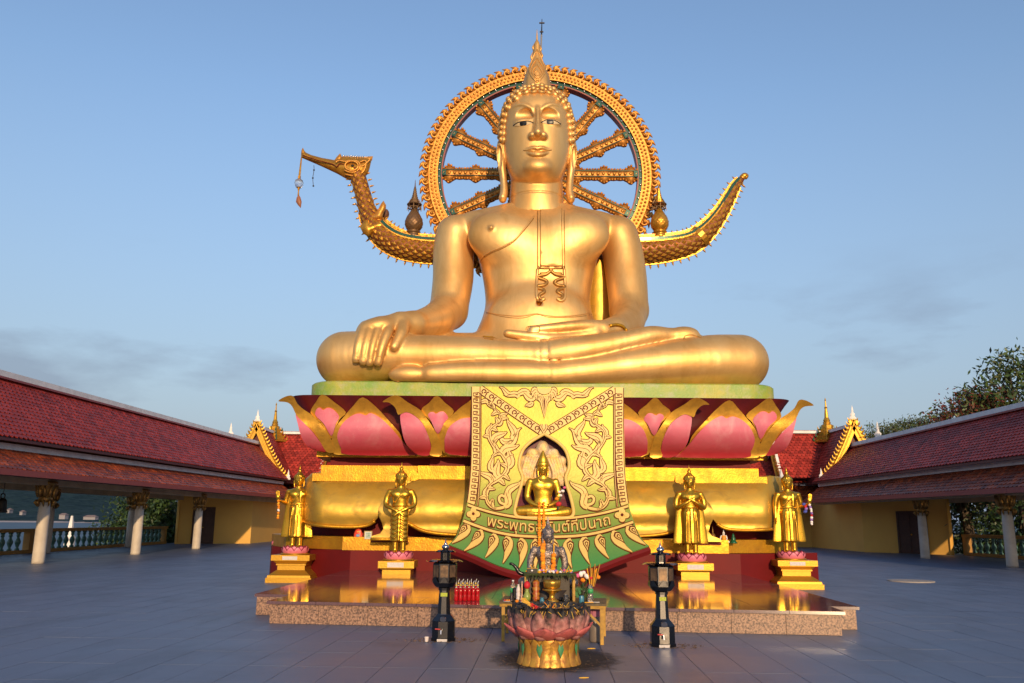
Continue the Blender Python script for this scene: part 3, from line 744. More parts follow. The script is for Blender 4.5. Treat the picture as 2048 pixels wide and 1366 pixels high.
# ---- corner crossings with gables and spires
def crossing(label, c, sg, zb, zp, gy, gx, hw, ztop):
    """cross-gabled corner roof; one gable faces the camera at y = gy, the other faces the courtyard at x = gx"""
    t = thing('corner_roof', label, 'roof', (c[0], c[1], 3.0)); cx, cy = c
    # slopes of the ridge towards the camera
    crv = lambda u: zb + (zp - zb) * (u ** 1.25)
    for s_ in (-1, 1):
        roof_tiles(t, (cx + s_ * hw, gy, zb), (cx + s_ * hw, cy + 2, zb), (cx, cy + 2, zp - .1), (cx, gy, zp - .1), 0.27, 0.21, M_RTILE)
        roof_tiles(t, (gx, cy + s_ * hw, zb), (cx - sg * 2, cy + s_ * hw, zb), (cx - sg * 2, cy, zp - .1), (gx, cy, zp - .1), 0.27, 0.21, M_RTILE)
    MB().box(cx - .14, cx + .14, gy + .1, cy, zp - .12, zp + .06).build('ridge_cap', M_WHITE, t)
    a, b = sorted((cx + sg * .2, gx - sg * .1)); MB().box(a, b, cy - .14, cy + .14, zp - .12, zp + .06).build('ridge_cap', M_WHITE, t)
    MB().add([(cx - hw * .8, gy + .25, zb + .3), (cx + hw * .8, gy + .25, zb + .3), (cx, gy + .25, zp - .6)], [(0, 1, 2)]).build('gable_panel', M_WOODRED, t)
    MB().add([(gx - sg * .25, cy - hw * .8, zb + .3), (gx - sg * .25, cy + hw * .8, zb + .3), (gx - sg * .25, cy, zp - .6)], [(0, 1, 2)]).build('gable_panel', M_WOODRED, t)
    for s_ in (-1, 1):
        pts = [(cx + s_ * (hw + .12) * u, gy, zp + .35 - (zp + .35 - zb + .1) * (1 - (1 - u) ** 1.35)) for u in (0, .2, .4, .6, .8, 1)]
        bargeboard(t, pts, (0, -1))
        leaf_finial(t, (cx + s_ * (hw + .25), gy - .02, zb - .25), 0.5, M_WHITE, 'hip_finial')
        pts = [(gx, cy + s_ * (hw + .12) * u, zp + .35 - (zp + .35 - zb + .1) * (1 - (1 - u) ** 1.35)) for u in (0, .2, .4, .6, .8, 1)]
        bargeboard(t, pts, (sg, 0), mflame=M_GOLDTRIM)
        wm = MB(); wm.tube([(p[0] - sg * .16, p[1], p[2] + .04) for p in spline(pts, 4)], .13, 4); wm.build('verge', M_WHITE, t)
        leaf_finial(t, (gx, cy + s_ * (hw + .25), zb - .25), 0.5, M_WHITE, 'hip_finial', (0, 1))
    leaf_finial(t, (cx, gy, zp + .3), 0.62, M_WHITE, 'peak_finial'); leaf_finial(t, (gx, cy, zp + .3), 0.62, M_WHITE, 'peak_finial', (0, 1))
    leaf_finial(t, (cx - sg * 3.6, cy + .5, zp - .6), 0.95, M_WHITE, 'peak_finial')
    MB().box(cx - hw - .1, cx + hw + .1, gy + .2, cy + hw, zb - .45, zb - .02).build('plinth_board', M_WOODRED, t)
    spire(t, c, zp - .75, ztop)
crossing('cross gabled corner roof with gold spire behind the seaside gallery', (-18.5, 66.5), 1, 4.55, 8.15, 61.8, -14.2, 2.25, 10.5)
crossing('cross gabled corner roof with gold spire on the side of the trees', (21.2, 57.0), -1, 4.4, 7.55, 52.6, 17.2, 1.95, 9.85)

# ---- balustrades
bal_me = MB().lathe([(.10, 0), (.10, .06), (.055, .10), (.06, .16), (.115, .30), (.125, .36), (.10, .43), (.055, .52), (.05, .57), (.085, .60), (.085, .64), (.06, .67), (.10, .72), (.10, .76)], (0, 0, 0), 12).mesh('baluster', M_BALU, True)
def balustrade(label, a, b, n, posts):
    a, b = Vector((*a, 0)), Vector((*b, 0)); d = (b - a).normalized(); nn = Vector((-d.y, d.x, 0)); L = (b - a).length
    t = thing('balustrade', label, 'balustrade', a)
    def bar(u0, u1, w, z0, z1, nm):
        v = [a + d * u + nn * o + Vector((0, 0, z)) for z in (z0, z1) for u, o in ((u0, -w), (u1, -w), (u1, w), (u0, w))]
        MB().add(v, [(3, 2, 1, 0), (4, 5, 6, 7), (0, 1, 5, 4), (1, 2, 6, 5), (2, 3, 7, 6), (3, 0, 4, 7)]).build(nm, M_RAIL, t)
    bar(0, L, .13, .002, .15, 'bottom_rail'); bar(0, L, .16, .915, 1.06, 'handrail')
    for u in posts: bar(u - .16, u + .16, .145, .152, .913, 'post')
    for i in range(n):
        u = (i + .5) * L / n
        if min([abs(u - q) for q in posts] + [9]) < .27: continue
        p = a + d * u; inst('baluster', bal_me, t, (p.x, p.y, .152))
balustrade('ochre balustrade with green balusters overlooking the sea', (-21.3, 27.0), (-21.3, 53.8), 46, (0.3, 11.6, 21.6, 26.5))
balustrade('ochre balustrade with green balusters in front of the dark trees', (24.0, 27.0), (23.6, 45.3), 32, (0.3, 9.0, 18.1))
# ---- bell
bp = atx(9, 968, -17.1)
t = thing('bronze_bell', 'dark bronze bell hanging under the seaside gallery beam', 'bell', (bp.x, bp.y, bp.z - .9))
MB().lathe([(.19, 0), (.20, .03), (.17, .08), (.155, .2), (.15, .33), (.13, .42), (.09, .47), (.03, .49)], (bp.x, bp.y, bp.z - .95), 18).build('bell_body', M_BRONZE, t, smooth=True)
MB().tube([(bp.x + .07 * cos(a), bp.y, bp.z - .40 + .09 * sin(a)) for a in [k * PI / 6 for k in range(13)]], .02, 6).build('crown_loop', M_BRONZE, t)
MB().tube([(bp.x, bp.y, bp.z - .33), (bp.x + .02, bp.y, bp.z - .1), (bp.x, bp.y, 2.95)], .012, 6).build('hook', M_BRONZE, t)
# white obelisk by the water
op = at(137, 1100, 62); t = thing('white_obelisk', 'slim white obelisk rising beyond the seaside balustrade', 'obelisk', (op.x, 62, -1))
MB().prism([(op.x - .26, 61.74), (op.x + .26, 61.74), (op.x + .26, 62.26), (op.x - .26, 62.26)], -1.0, 0.2).build('plinth', M_WHITE, t)
MB().prism([(op.x - .2, 61.8), (op.x + .2, 61.8), (op.x + .2, 62.2), (op.x - .2, 62.2)], .2, 1.65, [(op.x - .06, 61.94), (op.x + .06, 61.94), (op.x + .06, 62.06), (op.x - .06, 62.06)]).build('shaft', M_WHITE, t)

# ================================================================ TREES
M_BARK = mat('bark', (0.10, 0.075, 0.055), 0.9, var=0.6, vscale=8, bump=0.5, bscale=20)
def tree(label, base, top, clumps, leaf, n, cols, seed, open_=0.85, kind='leaf'):
    r = np.random.default_rng(seed); t = thing('tree', label, 'tree', base)
    bx, by, bz = base; mb = MB(); zmid = bz + (top - bz) * 0.55
    trunk = [(bx, by, bz - .3), (bx + .15, by, bz + (zmid - bz) * .4), (bx - .1, by + .1, zmid)]
    mb.tube(spline(trunk, 4), [.34 - .16 * i / 8 for i in range(9)], 8)
    for (cx, cy, cz, rx, rz) in clumps:
        a = Vector((bx + (cx - bx) * .12, by, bz + (zmid - bz) * r.uniform(.55, .95))); e = Vector((cx, cy, cz))
        m1 = a.lerp(e, .5) + Vector((0, 0, .12 * (e - a).length))
        mb.tube(spline([a, m1, e], 4), [.15 - .014 * i for i in range(9)], 6)
        for k in range(7):
            q = e + Vector((r.normal(0, rx * .5), r.normal(0, rx * .5), r.normal(0, rz * .5))); mb.tube([m1.lerp(e, .6), e.lerp(q, .5) + Vector((0, 0, .1)), q], [.05, .03, .012], 4)
    mb.build('trunk', M_BARK, t)
    w = np.array([c[3] * c[3] * c[4] for c in clumps]); w = w / w.sum()
    for ci, (m, share) in enumerate(cols):
        k = int(n * share); pick = r.choice(len(clumps), k, p=w); C = np.array(clumps)[pick]
        u = r.normal(size=(k, 3)); u /= np.linalg.norm(u, axis=1)[:, None]; rr = r.random(k) ** 0.45
        # twigs: leaves gather in sprays
        ns = max(6, k // 14); sp_ = r.integers(0, ns, k)
        su = r.normal(size=(ns, 3)); su /= np.linalg.norm(su, axis=1)[:, None]; sr = r.random(ns) ** .4
        cidx = r.choice(len(clumps), ns, p=w); CC = np.array(clumps)[cidx]
        S0 = CC[:, :3] + su * sr[:, None] * np.c_[CC[:, 3], CC[:, 3], CC[:, 4]]
        P = np.where((r.random(k) < open_)[:, None], S0[sp_] + r.normal(size=(k, 3)) * leaf * np.array((1.6, 1.6, .8)), C[:, :3] + u * rr[:, None] * np.c_[C[:, 3], C[:, 3], C[:, 4]])
        d = r.normal(size=(k, 3)); d[:, 2] -= .35; d /= np.linalg.norm(d, axis=1)[:, None]
        e = np.cross(d, r.normal(size=(k, 3))); e /= np.linalg.norm(e, axis=1)[:, None] + 1e-9
        L = leaf * r.uniform(.6, 1.25, k)[:, None]; wd = L * .36
        v = np.stack([P - d * L * .5, P + e * wd * .5, P + d * L * .5, P - e * wd * .5], 1).reshape(-1, 3)
        np_obj('crown', v, np.arange(4 * k).reshape(-1, 4), m, t)
    return t
ML1 = mat('leaf green', (0.055, 0.10, 0.025), 0.5, island=0.45, var=.4, vscale=1); ML2 = mat('leaf dark', (0.025, 0.055, 0.022), 0.5, island=0.4)
ML3 = mat('leaf red', (0.13, 0.035, 0.022), 0.55, island=0.4); ML4 = mat('leaf olive', (0.085, 0.10, 0.035), 0.55, island=0.4)
p = at(2010, 780, 44); q = at(2060, 720, 44); s1 = at(1925, 815, 44)
tree('tall leafy tree with reddish and green leaves above the gallery roof', (p.x + 1.5, 45, -1), 12,
     [(p.x, 44, p.z, 1.5, 1.1), (q.x, 44.5, q.z - .2, 1.5, 1.0), (q.x + 1.5, 45, q.z - 2.2, 2.2, 1.6), (p.x - 1.0, 44, p.z - .5, 1.0, .6), (p.x + .6, 44.5, p.z + 1.0, .9, .5), (p.x + 1, 45, p.z - 1.6, 2, 1.1)], .36, 3900, [(ML1, .55), (ML2, .2), (ML4, .25)], 5, .93)
tree('smaller reddish leaved tree between the roof ridge and the tall tree', (s1.x + .6, 46, -1), 9,
     [(s1.x, 44.5, s1.z - .1, .9, .5), (s1.x + 1.5, 45, s1.z + .4, 1.2, .8), (s1.x - 1.1, 44.5, s1.z - .5, .7, .4), (s1.x + .8, 44.5, s1.z + .55, .6, .4)], .26, 2400, [(ML3, .55), (ML1, .45)], 6, .93)
for i, (px, py, Y, lab) in enumerate(((1765, 855, 60, 'feathery olive tree rising beside the white gable finial'), (1815, 845, 61, 'feathery olive tree between two others behind the long ridge'), (1870, 838, 60, 'feathery olive tree next to the reddish tree behind the ridge'))):
    p = at(px, py, Y); tree(lab, (p.x + .4, Y + 1, -1), p.z, [(p.x, Y, p.z - .2, 1.1, .55), (p.x + .9, Y, p.z - .1, .8, .5), (p.x - .9, Y, p.z - .6, .8, .5), (p.x + .2, Y, p.z - 1.1, 1.5, .8)], .2, 2600, [(ML4, .7), (ML1, .3)], 11 + i)
for i, (px, Y, lab) in enumerate(((1930, 52, 'dark tree behind the balusters closest to the ochre room'), (1995, 48, 'dark tree with bare limbs behind the balustrade'), (2050, 44, 'dark tree behind the balustrade at the picture edge'))):
    p = at(px, 1040, Y); tree(lab, (p.x, Y, -1.5), 7.5, [(p.x, Y, 3.6, 2.3, 1.4), (p.x - 1.4, Y + .6, 2.3, 1.6, 1.3), (p.x + 1.6, Y + .5, 2.0, 1.7, 1.4), (p.x, Y + 1, 5, 1.8, .9), (p.x + .3, Y + 1.2, .6, 2.1, 1.0)], .32, 4200, [(ML2, .75), (ML1, .25)], 31 + i)
for i, (px, Y, sc, lab) in enumerate(((268, 60, 1.0, 'dense dark tree beyond the seaside balustrade between the columns'), (320, 58, 1.0, 'dark spreading tree right beside the ochre room by the sea'))):
    p = at(px, 1030, Y); tree(lab, (p.x, Y, -4), 3.4, [(p.x, Y, 2.3, 1.1, .9), (p.x - .9, Y, .9, 1.0, .6), (p.x + .7, Y + .4, 1.2, 1.1, 1.0), (p.x - .2, Y + .4, .2, 1.6, .8)] + ([(p.x - 2.0, Y, .15, .6, .3)] if i == 0 else [(p.x, Y, 3.0, 1.2, .5)]), .34, 6500, [(ML2, .72), (ML1, .28)], 41 + i)

# ================================================================ PEDESTAL OF THE GIANT STATUE
for o_ in list(bpy.data.objects):
    if o_.parent is None and 'category' in o_ and 'kind' not in o_: o_['kind'] = 'thing'
M_FOIL = mat('yellow gold leaf', (0.60, 0.315, 0.02), 0.46, metal=0.70, var=0.9, vscale=2.6, c2=(0.46, 0.21, 0.018), bump=0.35, bscale=22, rvar=0.14, dirt=(.45, 3.2, (.30, .15, .03)), wob=(.12, 1.7))
M_SATIN = mat('satin gold paint', (0.62, 0.37, 0.045), 0.44, metal=0.6, var=0.8, vscale=1.1, c2=(0.50, 0.33, 0.07), bump=0.16, bscale=7, rvar=0.14, dirt=(.5, 2.4, (.27, .18, .06), (1, 1, 1.6)), wob=(.35, 1.6))
M_MAROON = mat('maroon paint', (0.15, 0.010, 0.011), 0.55, spec=.2, var=0.6, vscale=1.7, c2=(0.11, 0.010, 0.012), bump=0.06, bscale=20)
M_MARDK = mat('dark maroon paint', (0.105, 0.010, 0.014), 0.35, var=0.7, vscale=2.0, c2=(0.065, 0.008, 0.010), stretch=(3, 3, .5))
M_PGOLD = mat('petal edge gold', (0.86, 0.47, 0.06), 0.40, metal=0.62, var=0.7, vscale=3, c2=(0.56, 0.28, 0.04), bump=0.15, bscale=12, wob=(.25, 2.2), dirt=(.5, 4, (.36, .18, .04)))
def pinkmat(name='petal pink'):
    m = mat(name, (0.66, 0.15, 0.22), 0.45, var=0.5, vscale=2.3, c2=(0.64, 0.23, 0.28), bump=0.08, spec=.35, dirt=(.6, 2.0, (.72, .42, .44), (1, 1, .6)), wob=(.3, 1.8))
    n, l = m.node_tree.nodes, m.node_tree.links; b = n['Principled BSDF']                 # paint runs from pink above to red at the petal foot
    g = n.new('ShaderNodeNewGeometry'); s = n.new('ShaderNodeSeparateXYZ'); r = n.new('ShaderNodeMapRange'); k = n.new('ShaderNodeMix'); k.data_type = 'RGBA'
    r.inputs['From Min'].default_value = 3.28; r.inputs['From Max'].default_value = 3.85; k.inputs['A'].default_value = (0.36, 0.022, 0.03, 1)
    old = b.inputs['Base Color'].links[0].from_socket
    l.new(g.outputs['Position'], s.inputs[0]); l.new(s.outputs['Z'], r.inputs['Value']); l.new(r.outputs['Result'], k.inputs['Factor']); l.new(old, k.inputs['B']); l.new(k.outputs['Result'], b.inputs['Base Color'])
    return m
M_PINK = pinkmat()
M_GREENSLAB = mat('green slab paint', (0.20, 0.35, 0.06), 0.45, var=1.0, vscale=1.3, c2=(0.46, 0.41, 0.05), bump=0.3, bscale=18, dirt=(.7, 4.5, (.42, .40, .30)))
BX = 0.83
base = thing('lotus_pedestal', 'huge maroon and gold pedestal with pink lotus petals under the giant statue', 'pedestal', (BX, 25, 0))
YB = 30.0
MB().prism([(-4.02, 22.02), (5.68, 21.62), (8.05, 22.95), (8.05, YB), (-6.95, YB), (-6.95, 25.4), (-6.75, 24.8), (-6.2, 24.1)], 0.0, 0.82).build('plinth', M_MAROON, base)
MB().prism([(-4.25, 22.12), (5.45, 21.80), (5.45, 22.4), (-4.25, 22.7)], 0.823, 1.15).build('plinth_band', M_FOIL, base)
MB().prism([(-6.05, 23.55), (-4.252, 22.42), (-4.252, 28), (-7.0, 28), (-7.0, 25.6)], 0.823, 1.148).build('plinth_band', M_FOIL, base)
MB().prism([(5.452, 22.15), (7.3, 22.75), (7.75, 23.6), (7.75, 28), (5.452, 28)], 0.823, 1.148).build('plinth_band', M_FOIL, base)
MB().prism([(-3.9, 22.72), (5.1, 22.72), (5.2, 22.9), (7.0, 23.2), (7.3, 24), (7.3, 28), (-6.4, 28), (-6.2, 24.6), (-4.0, 22.9)], 1.152, 2.6).build('recess', M_MAROON, base)
wing = lambda hl, hr, yf, ys: [(hl, yf), (hr, yf), (hr + .12, yf + ys), (hr + .12, YB - 1), (hl - .12, YB - 1), (hl - .12, yf + ys)]
MB().prism(wing(-5.15, 6.65, 22.32, 1.2), 2.55, 2.745).build('gold_moulding', M_FOIL, base)
MB().prism(wing(-4.95, 6.45, 22.36, 1.2), 2.748, 2.96).build('gold_moulding', M_FOIL, base)
MB().prism([(-2.55, 21.95), (4.2, 21.95), (4.2, 22.315), (-2.55, 22.315)], 2.56, 2.75).build('gold_moulding', M_FOIL, base)
MB().prism([(-2.38, 22.0), (4.02, 22.0), (4.02, 22.355), (-2.38, 22.355)], 2.753, 2.945).build('gold_moulding', M_FOIL, base)
MB().prism(wing(-4.75, 6.3, 22.55, 1.0), 2.962, 3.2).build('neck', M_MAROON, base)
MB().prism([(-2.1, 22.2), (3.7, 22.2), (3.7, 22.54), (-2.1, 22.54)], 2.962, 3.16).build('neck', M_MAROON, base)
MB().prism(wing(-5.05, 6.55, 22.22, 1.2), 3.17, 3.335).build('gold_moulding', M_FOIL, base)
MB().prism([(-2.4, 21.85), (3.95, 21.85), (3.95, 22.215), (-2.4, 22.215)], 3.165, 3.325).build('gold_moulding', M_FOIL, base)
# swelling gold apron with lion feet
_sw = spline([(0, .12), (.12, .27), (.28, .41), (.45, .51), (.60, .57), (.75, .585), (.88, .55), (1.0, .47)], 5); SWX, SWD = [q[0] for q in _sw], [q[1] for q in _sw]
def swag_map(yf):
    def fm(px, py, h):
        t = min(1, max(0, (py - 958) / 92)); d = float(np.interp(t, SWX, SWD))
        if py > 1052: d += 0.10 * min(1, (py - 1052) / 22)
        e = max(0, (642 - px) / 42, (px - 1530) / 42); Y = yf - d - h + 1.3 * e * e
        return at(px, py, Y)
    return fm
def mir(poly, ax=1092): return [(2 * ax - x, y + 0.016 * (ax - x)) for x, y in reversed(poly)]
cl = [(838, 958), (806, 970), (781, 986), (764, 1003), (756, 1017), (757, 1031), (764, 1046), (767, 1058), (760, 1067), (744, 1072), (741, 1078), (815, 1079), (815, 1064), (808, 1050), (814, 1046), (826, 1052), (845, 1061), (877, 1067), (930, 1070), (1000, 1068), (1092, 1064)]
poly = cl + mir(cl)[1:]
MBs = MB(); relief(MBs, poly, swag_map(22.05), 0.0, 9, base=-0.25); auto_smooth(MBs.build('apron_lobe', M_SATIN, base), 50)
tu = MB(); fm = swag_map(22.05)
for seg in (cl[10:12], cl[13:], mir(cl)[:8]): tu.tube([fm(x, y, .02) for x, y in spline(seg, 4)], .045, 6)
tu.build('apron_edge', M_FOIL, base, smooth=True)
wl_ = [(645, 944), (845, 957), (808, 972), (782, 988), (768, 1012), (762, 1028), (750, 1042), (733, 1051), (700, 1054), (650, 1052), (614, 1046), (600, 1030), (597, 990), (606, 962), (624, 946)]
for side, pl in (('a', wl_), ('b', mir(wl_))):
    MBs = MB(); relief(MBs, pl, swag_map(22.55), 0.0, 9, base=-0.25); auto_smooth(MBs.build('apron_lobe', M_SATIN, base), 50)
    tu = MB(); fmw = swag_map(22.55); ed = pl[6:12] if side == 'a' else pl[3:9]
    tu.tube([fmw(x, y, .02) for x, y in spline(ed, 4)], .045, 6); tu.build('apron_edge', M_FOIL, base, smooth=True)
for pl in ([(742, 1079), (741, 1084), (818, 1085), (815, 1080)],):
    for q in (pl, mir(pl)):
        MBs = MB(); relief(MBs, q, lambda x, y, h: at(x, y, 21.85 - h), .12, None, base=-.4); MBs.build('foot_block', M_MAROON, base)
MB().prism([(-2.7, 22.03), (4.35, 22.03), (4.35, 22.34), (-2.7, 22.34)], 2.40, 2.548).build('apron_back', M_SATIN, base)
# graffiti-like scuffs: dull patches left as paint wear in the gold material
# lotus bowl
def bowl_d(t): return 0.10 + 0.42 * sin(PI * .5 * min(1, max(0, t) * 1.7)) + 0.30 * max(0, t - .55) ** 1.5 / .3
def bowl(hl, hr, yf, zb, zt, nm, flare):
    rings = []
    for i in range(11):
        t = i / 10; d = bowl_d(t) - 0.06; z = zb + (zt - zb) * t; x0, x1 = hl - d * flare, hr + d * flare; y0 = yf - d; r = 0.55; R = []
        for (cx, cy, a0) in ((x1 - r, y0 + r, -PI / 2), (x1 - r, YB - 1, 0), (x0 + r, YB - 1, PI / 2), (x0 + r, y0 + r, PI)):
            for k in range(7): a = a0 + k * PI / 12; R.append((cx + r * cos(a), cy + r * sin(a), z))
        rings.append(R)
    auto_smooth(MB().stack(rings).build(nm, M_MARDK, base), 40)
bowl(-4.95, 6.45, 22.1, 3.34, 4.66, 'lotus_bowl', 0.95)
bowl(-2.3, 3.9, 21.7, 3.335, 4.60, 'lotus_bowl', 0.75)
K1 = 440 / 1307
def cpx(c): return [(520 + K1 * x, 740 + K1 * y) for x, y in c]
def pet_map(yf, bot=907.0, top=795.0, cen=None, bulge=0.0, tipx=None):
    def fm(px, py, h):
        t = (bot - py) / (bot - top); d = bowl_d(t)
        Y = yf - d - h
        if cen is not None: Y -= bulge * max(0, 1 - ((px - cen[0]) / cen[2]) ** 2) * max(0, 1 - ((py - cen[1]) / cen[3]) ** 2)
        if t > .78: Y -= 0.35 * (t - .78) ** 1.3
        return at(px, py, Y)
    return fm
wing_p = [
 ('g', [(372, 145), (440, 190), (510, 250), (475, 290), (445, 350), (428, 405), (408, 390), (360, 312), (300, 255), (333, 190)], 0.03),
 ('p', [(375, 238), (398, 226), (430, 232), (470, 275), (450, 320), (424, 392), (380, 320), (330, 270), (335, 235), (355, 224)], 0.055),
 ('g', [(610, 162), (690, 220), (760, 295), (830, 375), (862, 440), (970, 505), (520, 505), (430, 488), (424, 420), (450, 340), (500, 275), (555, 212)], 0.05),
 ('p', [(628, 270), (655, 256), (700, 275), (745, 310), (800, 368), (850, 430), (905, 485), (940, 506), (525, 504), (482, 465), (463, 420), (461, 378), (490, 318), (540, 275), (590, 258)], 0.10),
 ('g', [(108, 185), (150, 158), (195, 154), (222, 200), (262, 236), (310, 268), (362, 320), (415, 395), (440, 470), (436, 490), (395, 486), (350, 415), (300, 352), (250, 305), (213, 262), (190, 215), (160, 192)], 0.07),
 ('p', [(212, 262), (250, 306), (300, 354), (350, 418), (392, 486), (330, 478), (285, 455), (258, 420), (238, 375), (224, 318)], 0.06)]
cen_p = [
 ('g', [(1050, 152), (1100, 195), (1152, 245), (1112, 300), (1076, 380), (1056, 395), (1018, 310), (958, 240), (1005, 195)], 0.03),
 ('p', [(1046, 260), (1070, 248), (1095, 250), (1118, 284), (1095, 312), (1056, 380), (1018, 305), (998, 270), (1010, 252), (1030, 250)], 0.055),
 ('g', [(1285, 160), (1230, 195), (1180, 232), (1112, 300), (1072, 380), (1060, 402), (1072, 450), (1130, 507), (1440, 507), (1498, 450), (1508, 400), (1490, 370), (1460, 300), (1390, 230), (1340, 190)], 0.05),
 ('p', [(1290, 290), (1250, 283), (1190, 292), (1130, 332), (1102, 390), (1097, 440), (1132, 503), (1435, 503), (1470, 440), (1465, 390), (1440, 332), (1380, 292), (1320, 283)], 0.10),
 ('g', [(728, 190), (760, 166), (800, 150), (835, 160), (875, 190), (955, 240), (1000, 300), (1040, 362), (1062, 405), (1082, 505), (1010, 505), (1018, 455), (1000, 390), (965, 315), (920, 272), (872, 250), (835, 262), (818, 262), (802, 222), (765, 193)], 0.07),
 ('p', [(836, 264), (872, 251), (920, 274), (965, 318), (1000, 392), (1016, 455), (1008, 505), (940, 504), (885, 462), (856, 412), (842, 350), (834, 300)], 0.06)]
for grp, yf in ((wing_p, 22.06), (cen_p, 21.64)):
    for mirror in (False, True):
        for kind, c, hgt in grp:
            P = cpx(c); P = mir(P) if mirror else P
            P = spline(P, 3, closed=True)
            xs = [q[0] for q in P]; ys = [q[1] for q in P]; cc = (sum(xs) / len(xs), (min(ys) + max(ys)) / 2, (max(xs) - min(xs)) * .6, (max(ys) - min(ys)) * .6)
            mb = MB(); relief(mb, P, pet_map(yf, cen=cc, bulge=.12 if kind == 'p' else .05), hgt, 5.0, base=-.12)
            auto_smooth(mb.build('petal' if kind == 'p' else 'petal_edge', M_PINK if kind == 'p' else M_PGOLD, base), 50)
# tiny wing-tip petal behind the corner
# green slab under the figure
R = []
for (z, e) in ((4.60, 0.0), (4.62, .03), (5.05, .03), (5.09, -.02)):
    ring = []
    for (cx, cy, a0) in ((6.1, 22.55, -PI / 2), (6.1, 28, 0), (-4.45, 28, PI / 2), (-4.45, 22.55, PI)):
        for k in range(9): a = a0 + k * PI / 16; ring.append((cx + (.85 + e) * cos(a), cy + (.85 + e) * sin(a), z))
    R.append(ring)
auto_smooth(MB().stack(R).build('seat_slab', M_GREENSLAB, base), 40)

# ================================================================ RELIEF BANNER
def gradmat(name, ctop, cbot, z0, z1, rough, metal=0.0):
    m = mat(name, ctop, rough, metal=metal, var=0.55, vscale=2.4, c2=[q * .72 for q in ctop], bump=0.18, bscale=14)
    n, l = m.node_tree.nodes, m.node_tree.links; b = n['Principled BSDF']
    g = n.new('ShaderNodeNewGeometry'); s = n.new('ShaderNodeSeparateXYZ'); r = n.new('ShaderNodeMapRange'); k = n.new('ShaderNodeMix'); k.data_type = 'RGBA'
    r.inputs['From Min'].default_value = z0; r.inputs['From Max'].default_value = z1; k.inputs['A'].default_value = (*cbot, 1)
    old = b.inputs['Base Color'].links[0].from_socket
    l.new(g.outputs['Position'], s.inputs[0]); l.new(s.outputs['Z'], r.inputs['Value']); l.new(r.outputs['Result'], k.inputs['Factor']); l.new(old, k.inputs['B']); l.new(k.outputs['Result'], b.inputs['Base Color'])
    return m
M_BAN = gradmat('banner green with sunlight painted in above', (0.56, 0.44, 0.022), (0.075, 0.27, 0.07), 0.7, 3.3, 0.42, 0.12)  # green paint, with warm sunlight on the upper part put into the colour
M_BCREAM = mat('banner cream relief', (0.74, 0.53, 0.15), 0.45, var=0.5, vscale=5, c2=(0.64, 0.40, 0.10), bump=0.1)
M_BRED = mat('banner red line', (0.115, 0.016, 0.008), 0.6, spec=.2)
M_BINE = mat('niche lining', (0.13, 0.02, 0.04), 0.5)
ban = thing('relief_banner', 'green and gold relief banner hanging down the pedestal with Thai lettering', 'banner', (0.86, 20.3, 0.4))
YS = spline([(765, 20.78), (775, 20.76), (860, 20.72), (950, 20.62), (1010, 20.45), (1050, 20.2), (1085, 19.88), (1120, 19.55), (1160, 19.2)], 5)
def Yb(py): return float(np.interp(py, [q[0] for q in YS], [q[1] for q in YS]))
def bm_(px, py, h):
    e = 0.004 * 0
    a, b, c = at(px, py, Yb(py)), at(px + 1, py, Yb(py)), at(px, py + 1, Yb(py + 1)); n = (b - a).cross(c - a).normalized()
    if n.y > 0: n = -n
    return a + n * h
K2 = 420 / 1434
def c7(L): return [(900 + K2 * x, 760 + K2 * y) for x, y in L]
def m7(L, ax=643, k=1.10): return [(ax + k * (ax - x), y + .016 * (ax - x)) for x, y in L]
lside = spline([(148, 45), (147, 300), (140, 600), (118, 830), (85, 960), (40, 1070), (-10, 1122)], 4)
botl = spline([(-10, 1122), (160, 1190), (330, 1265), (480, 1308), (643, 1332)], 5)
half = lside + botl[1:]
out7 = half + m7(half)[::-1][1:]
nich = spline([(643, 368), (600, 392), (548, 425), (500, 475), (476, 540), (474, 600), (496, 662), (486, 720), (462, 800), (444, 880), (446, 920), (475, 940), (560, 944), (643, 945)], 4)
nich7 = nich + m7(nich, k=1.0)[::-1][1:-1]
OUT, NIC = c7(out7), c7(nich7)
mb = MB(); relief(mb, OUT, bm_, 0.0, 7.5, hole=NIC, base=-.16); auto_smooth(mb.build('panel', M_BAN, ban), 40)
mb = MB(); LB = c7([(x, y) for x, y in botl]); LB = LB + c7(m7(botl))[::-1][1:]
mb.tube([bm_(x, y, -.13) for x, y in LB], .11, 6); 
und = MB(); n_ = len(LB); und.add([bm_(x, y, -.012) for x, y in LB] + [at(x, y, Yb(y)) + Vector((0, 1.3, -.30 * (1 - abs(i / (n_ - 1) - .5) * 2) - .02)) for i, (x, y) in enumerate(LB)], [(i, i + 1, n_ + i + 1, n_ + i) for i in range(n_ - 1)])
mb.add(und.v, und.f); mb.build('underside', M_MAROON, ban)
# niche
nl = [bm_(x, y, 0) for x, y in NIC]; n_ = len(nl)
mb = MB(); mb.add(nl + [p + Vector((0, .34, .03)) for p in nl], [((i + 1) % n_, i, n_ + i, n_ + (i + 1) % n_) for i in range(n_)] + [tuple(range(n_, 2 * n_))]); mb.build('niche_lining', M_BINE, ban)
def band(name, pts, w, m, h, parent=ban, step=None):
    mb = MB(); relief(mb, ribbon(pts, w), bm_, h, step, base=-.02); return mb.build(name, m, parent)
fr = c7(nich7); frl = fr + fr[:1]
mb = MB(); mb.tube([bm_(x, y, .015) for x, y in frl], .045, 6, cap=False); mb.build('niche_frame', M_BCREAM, ban, smooth=True)
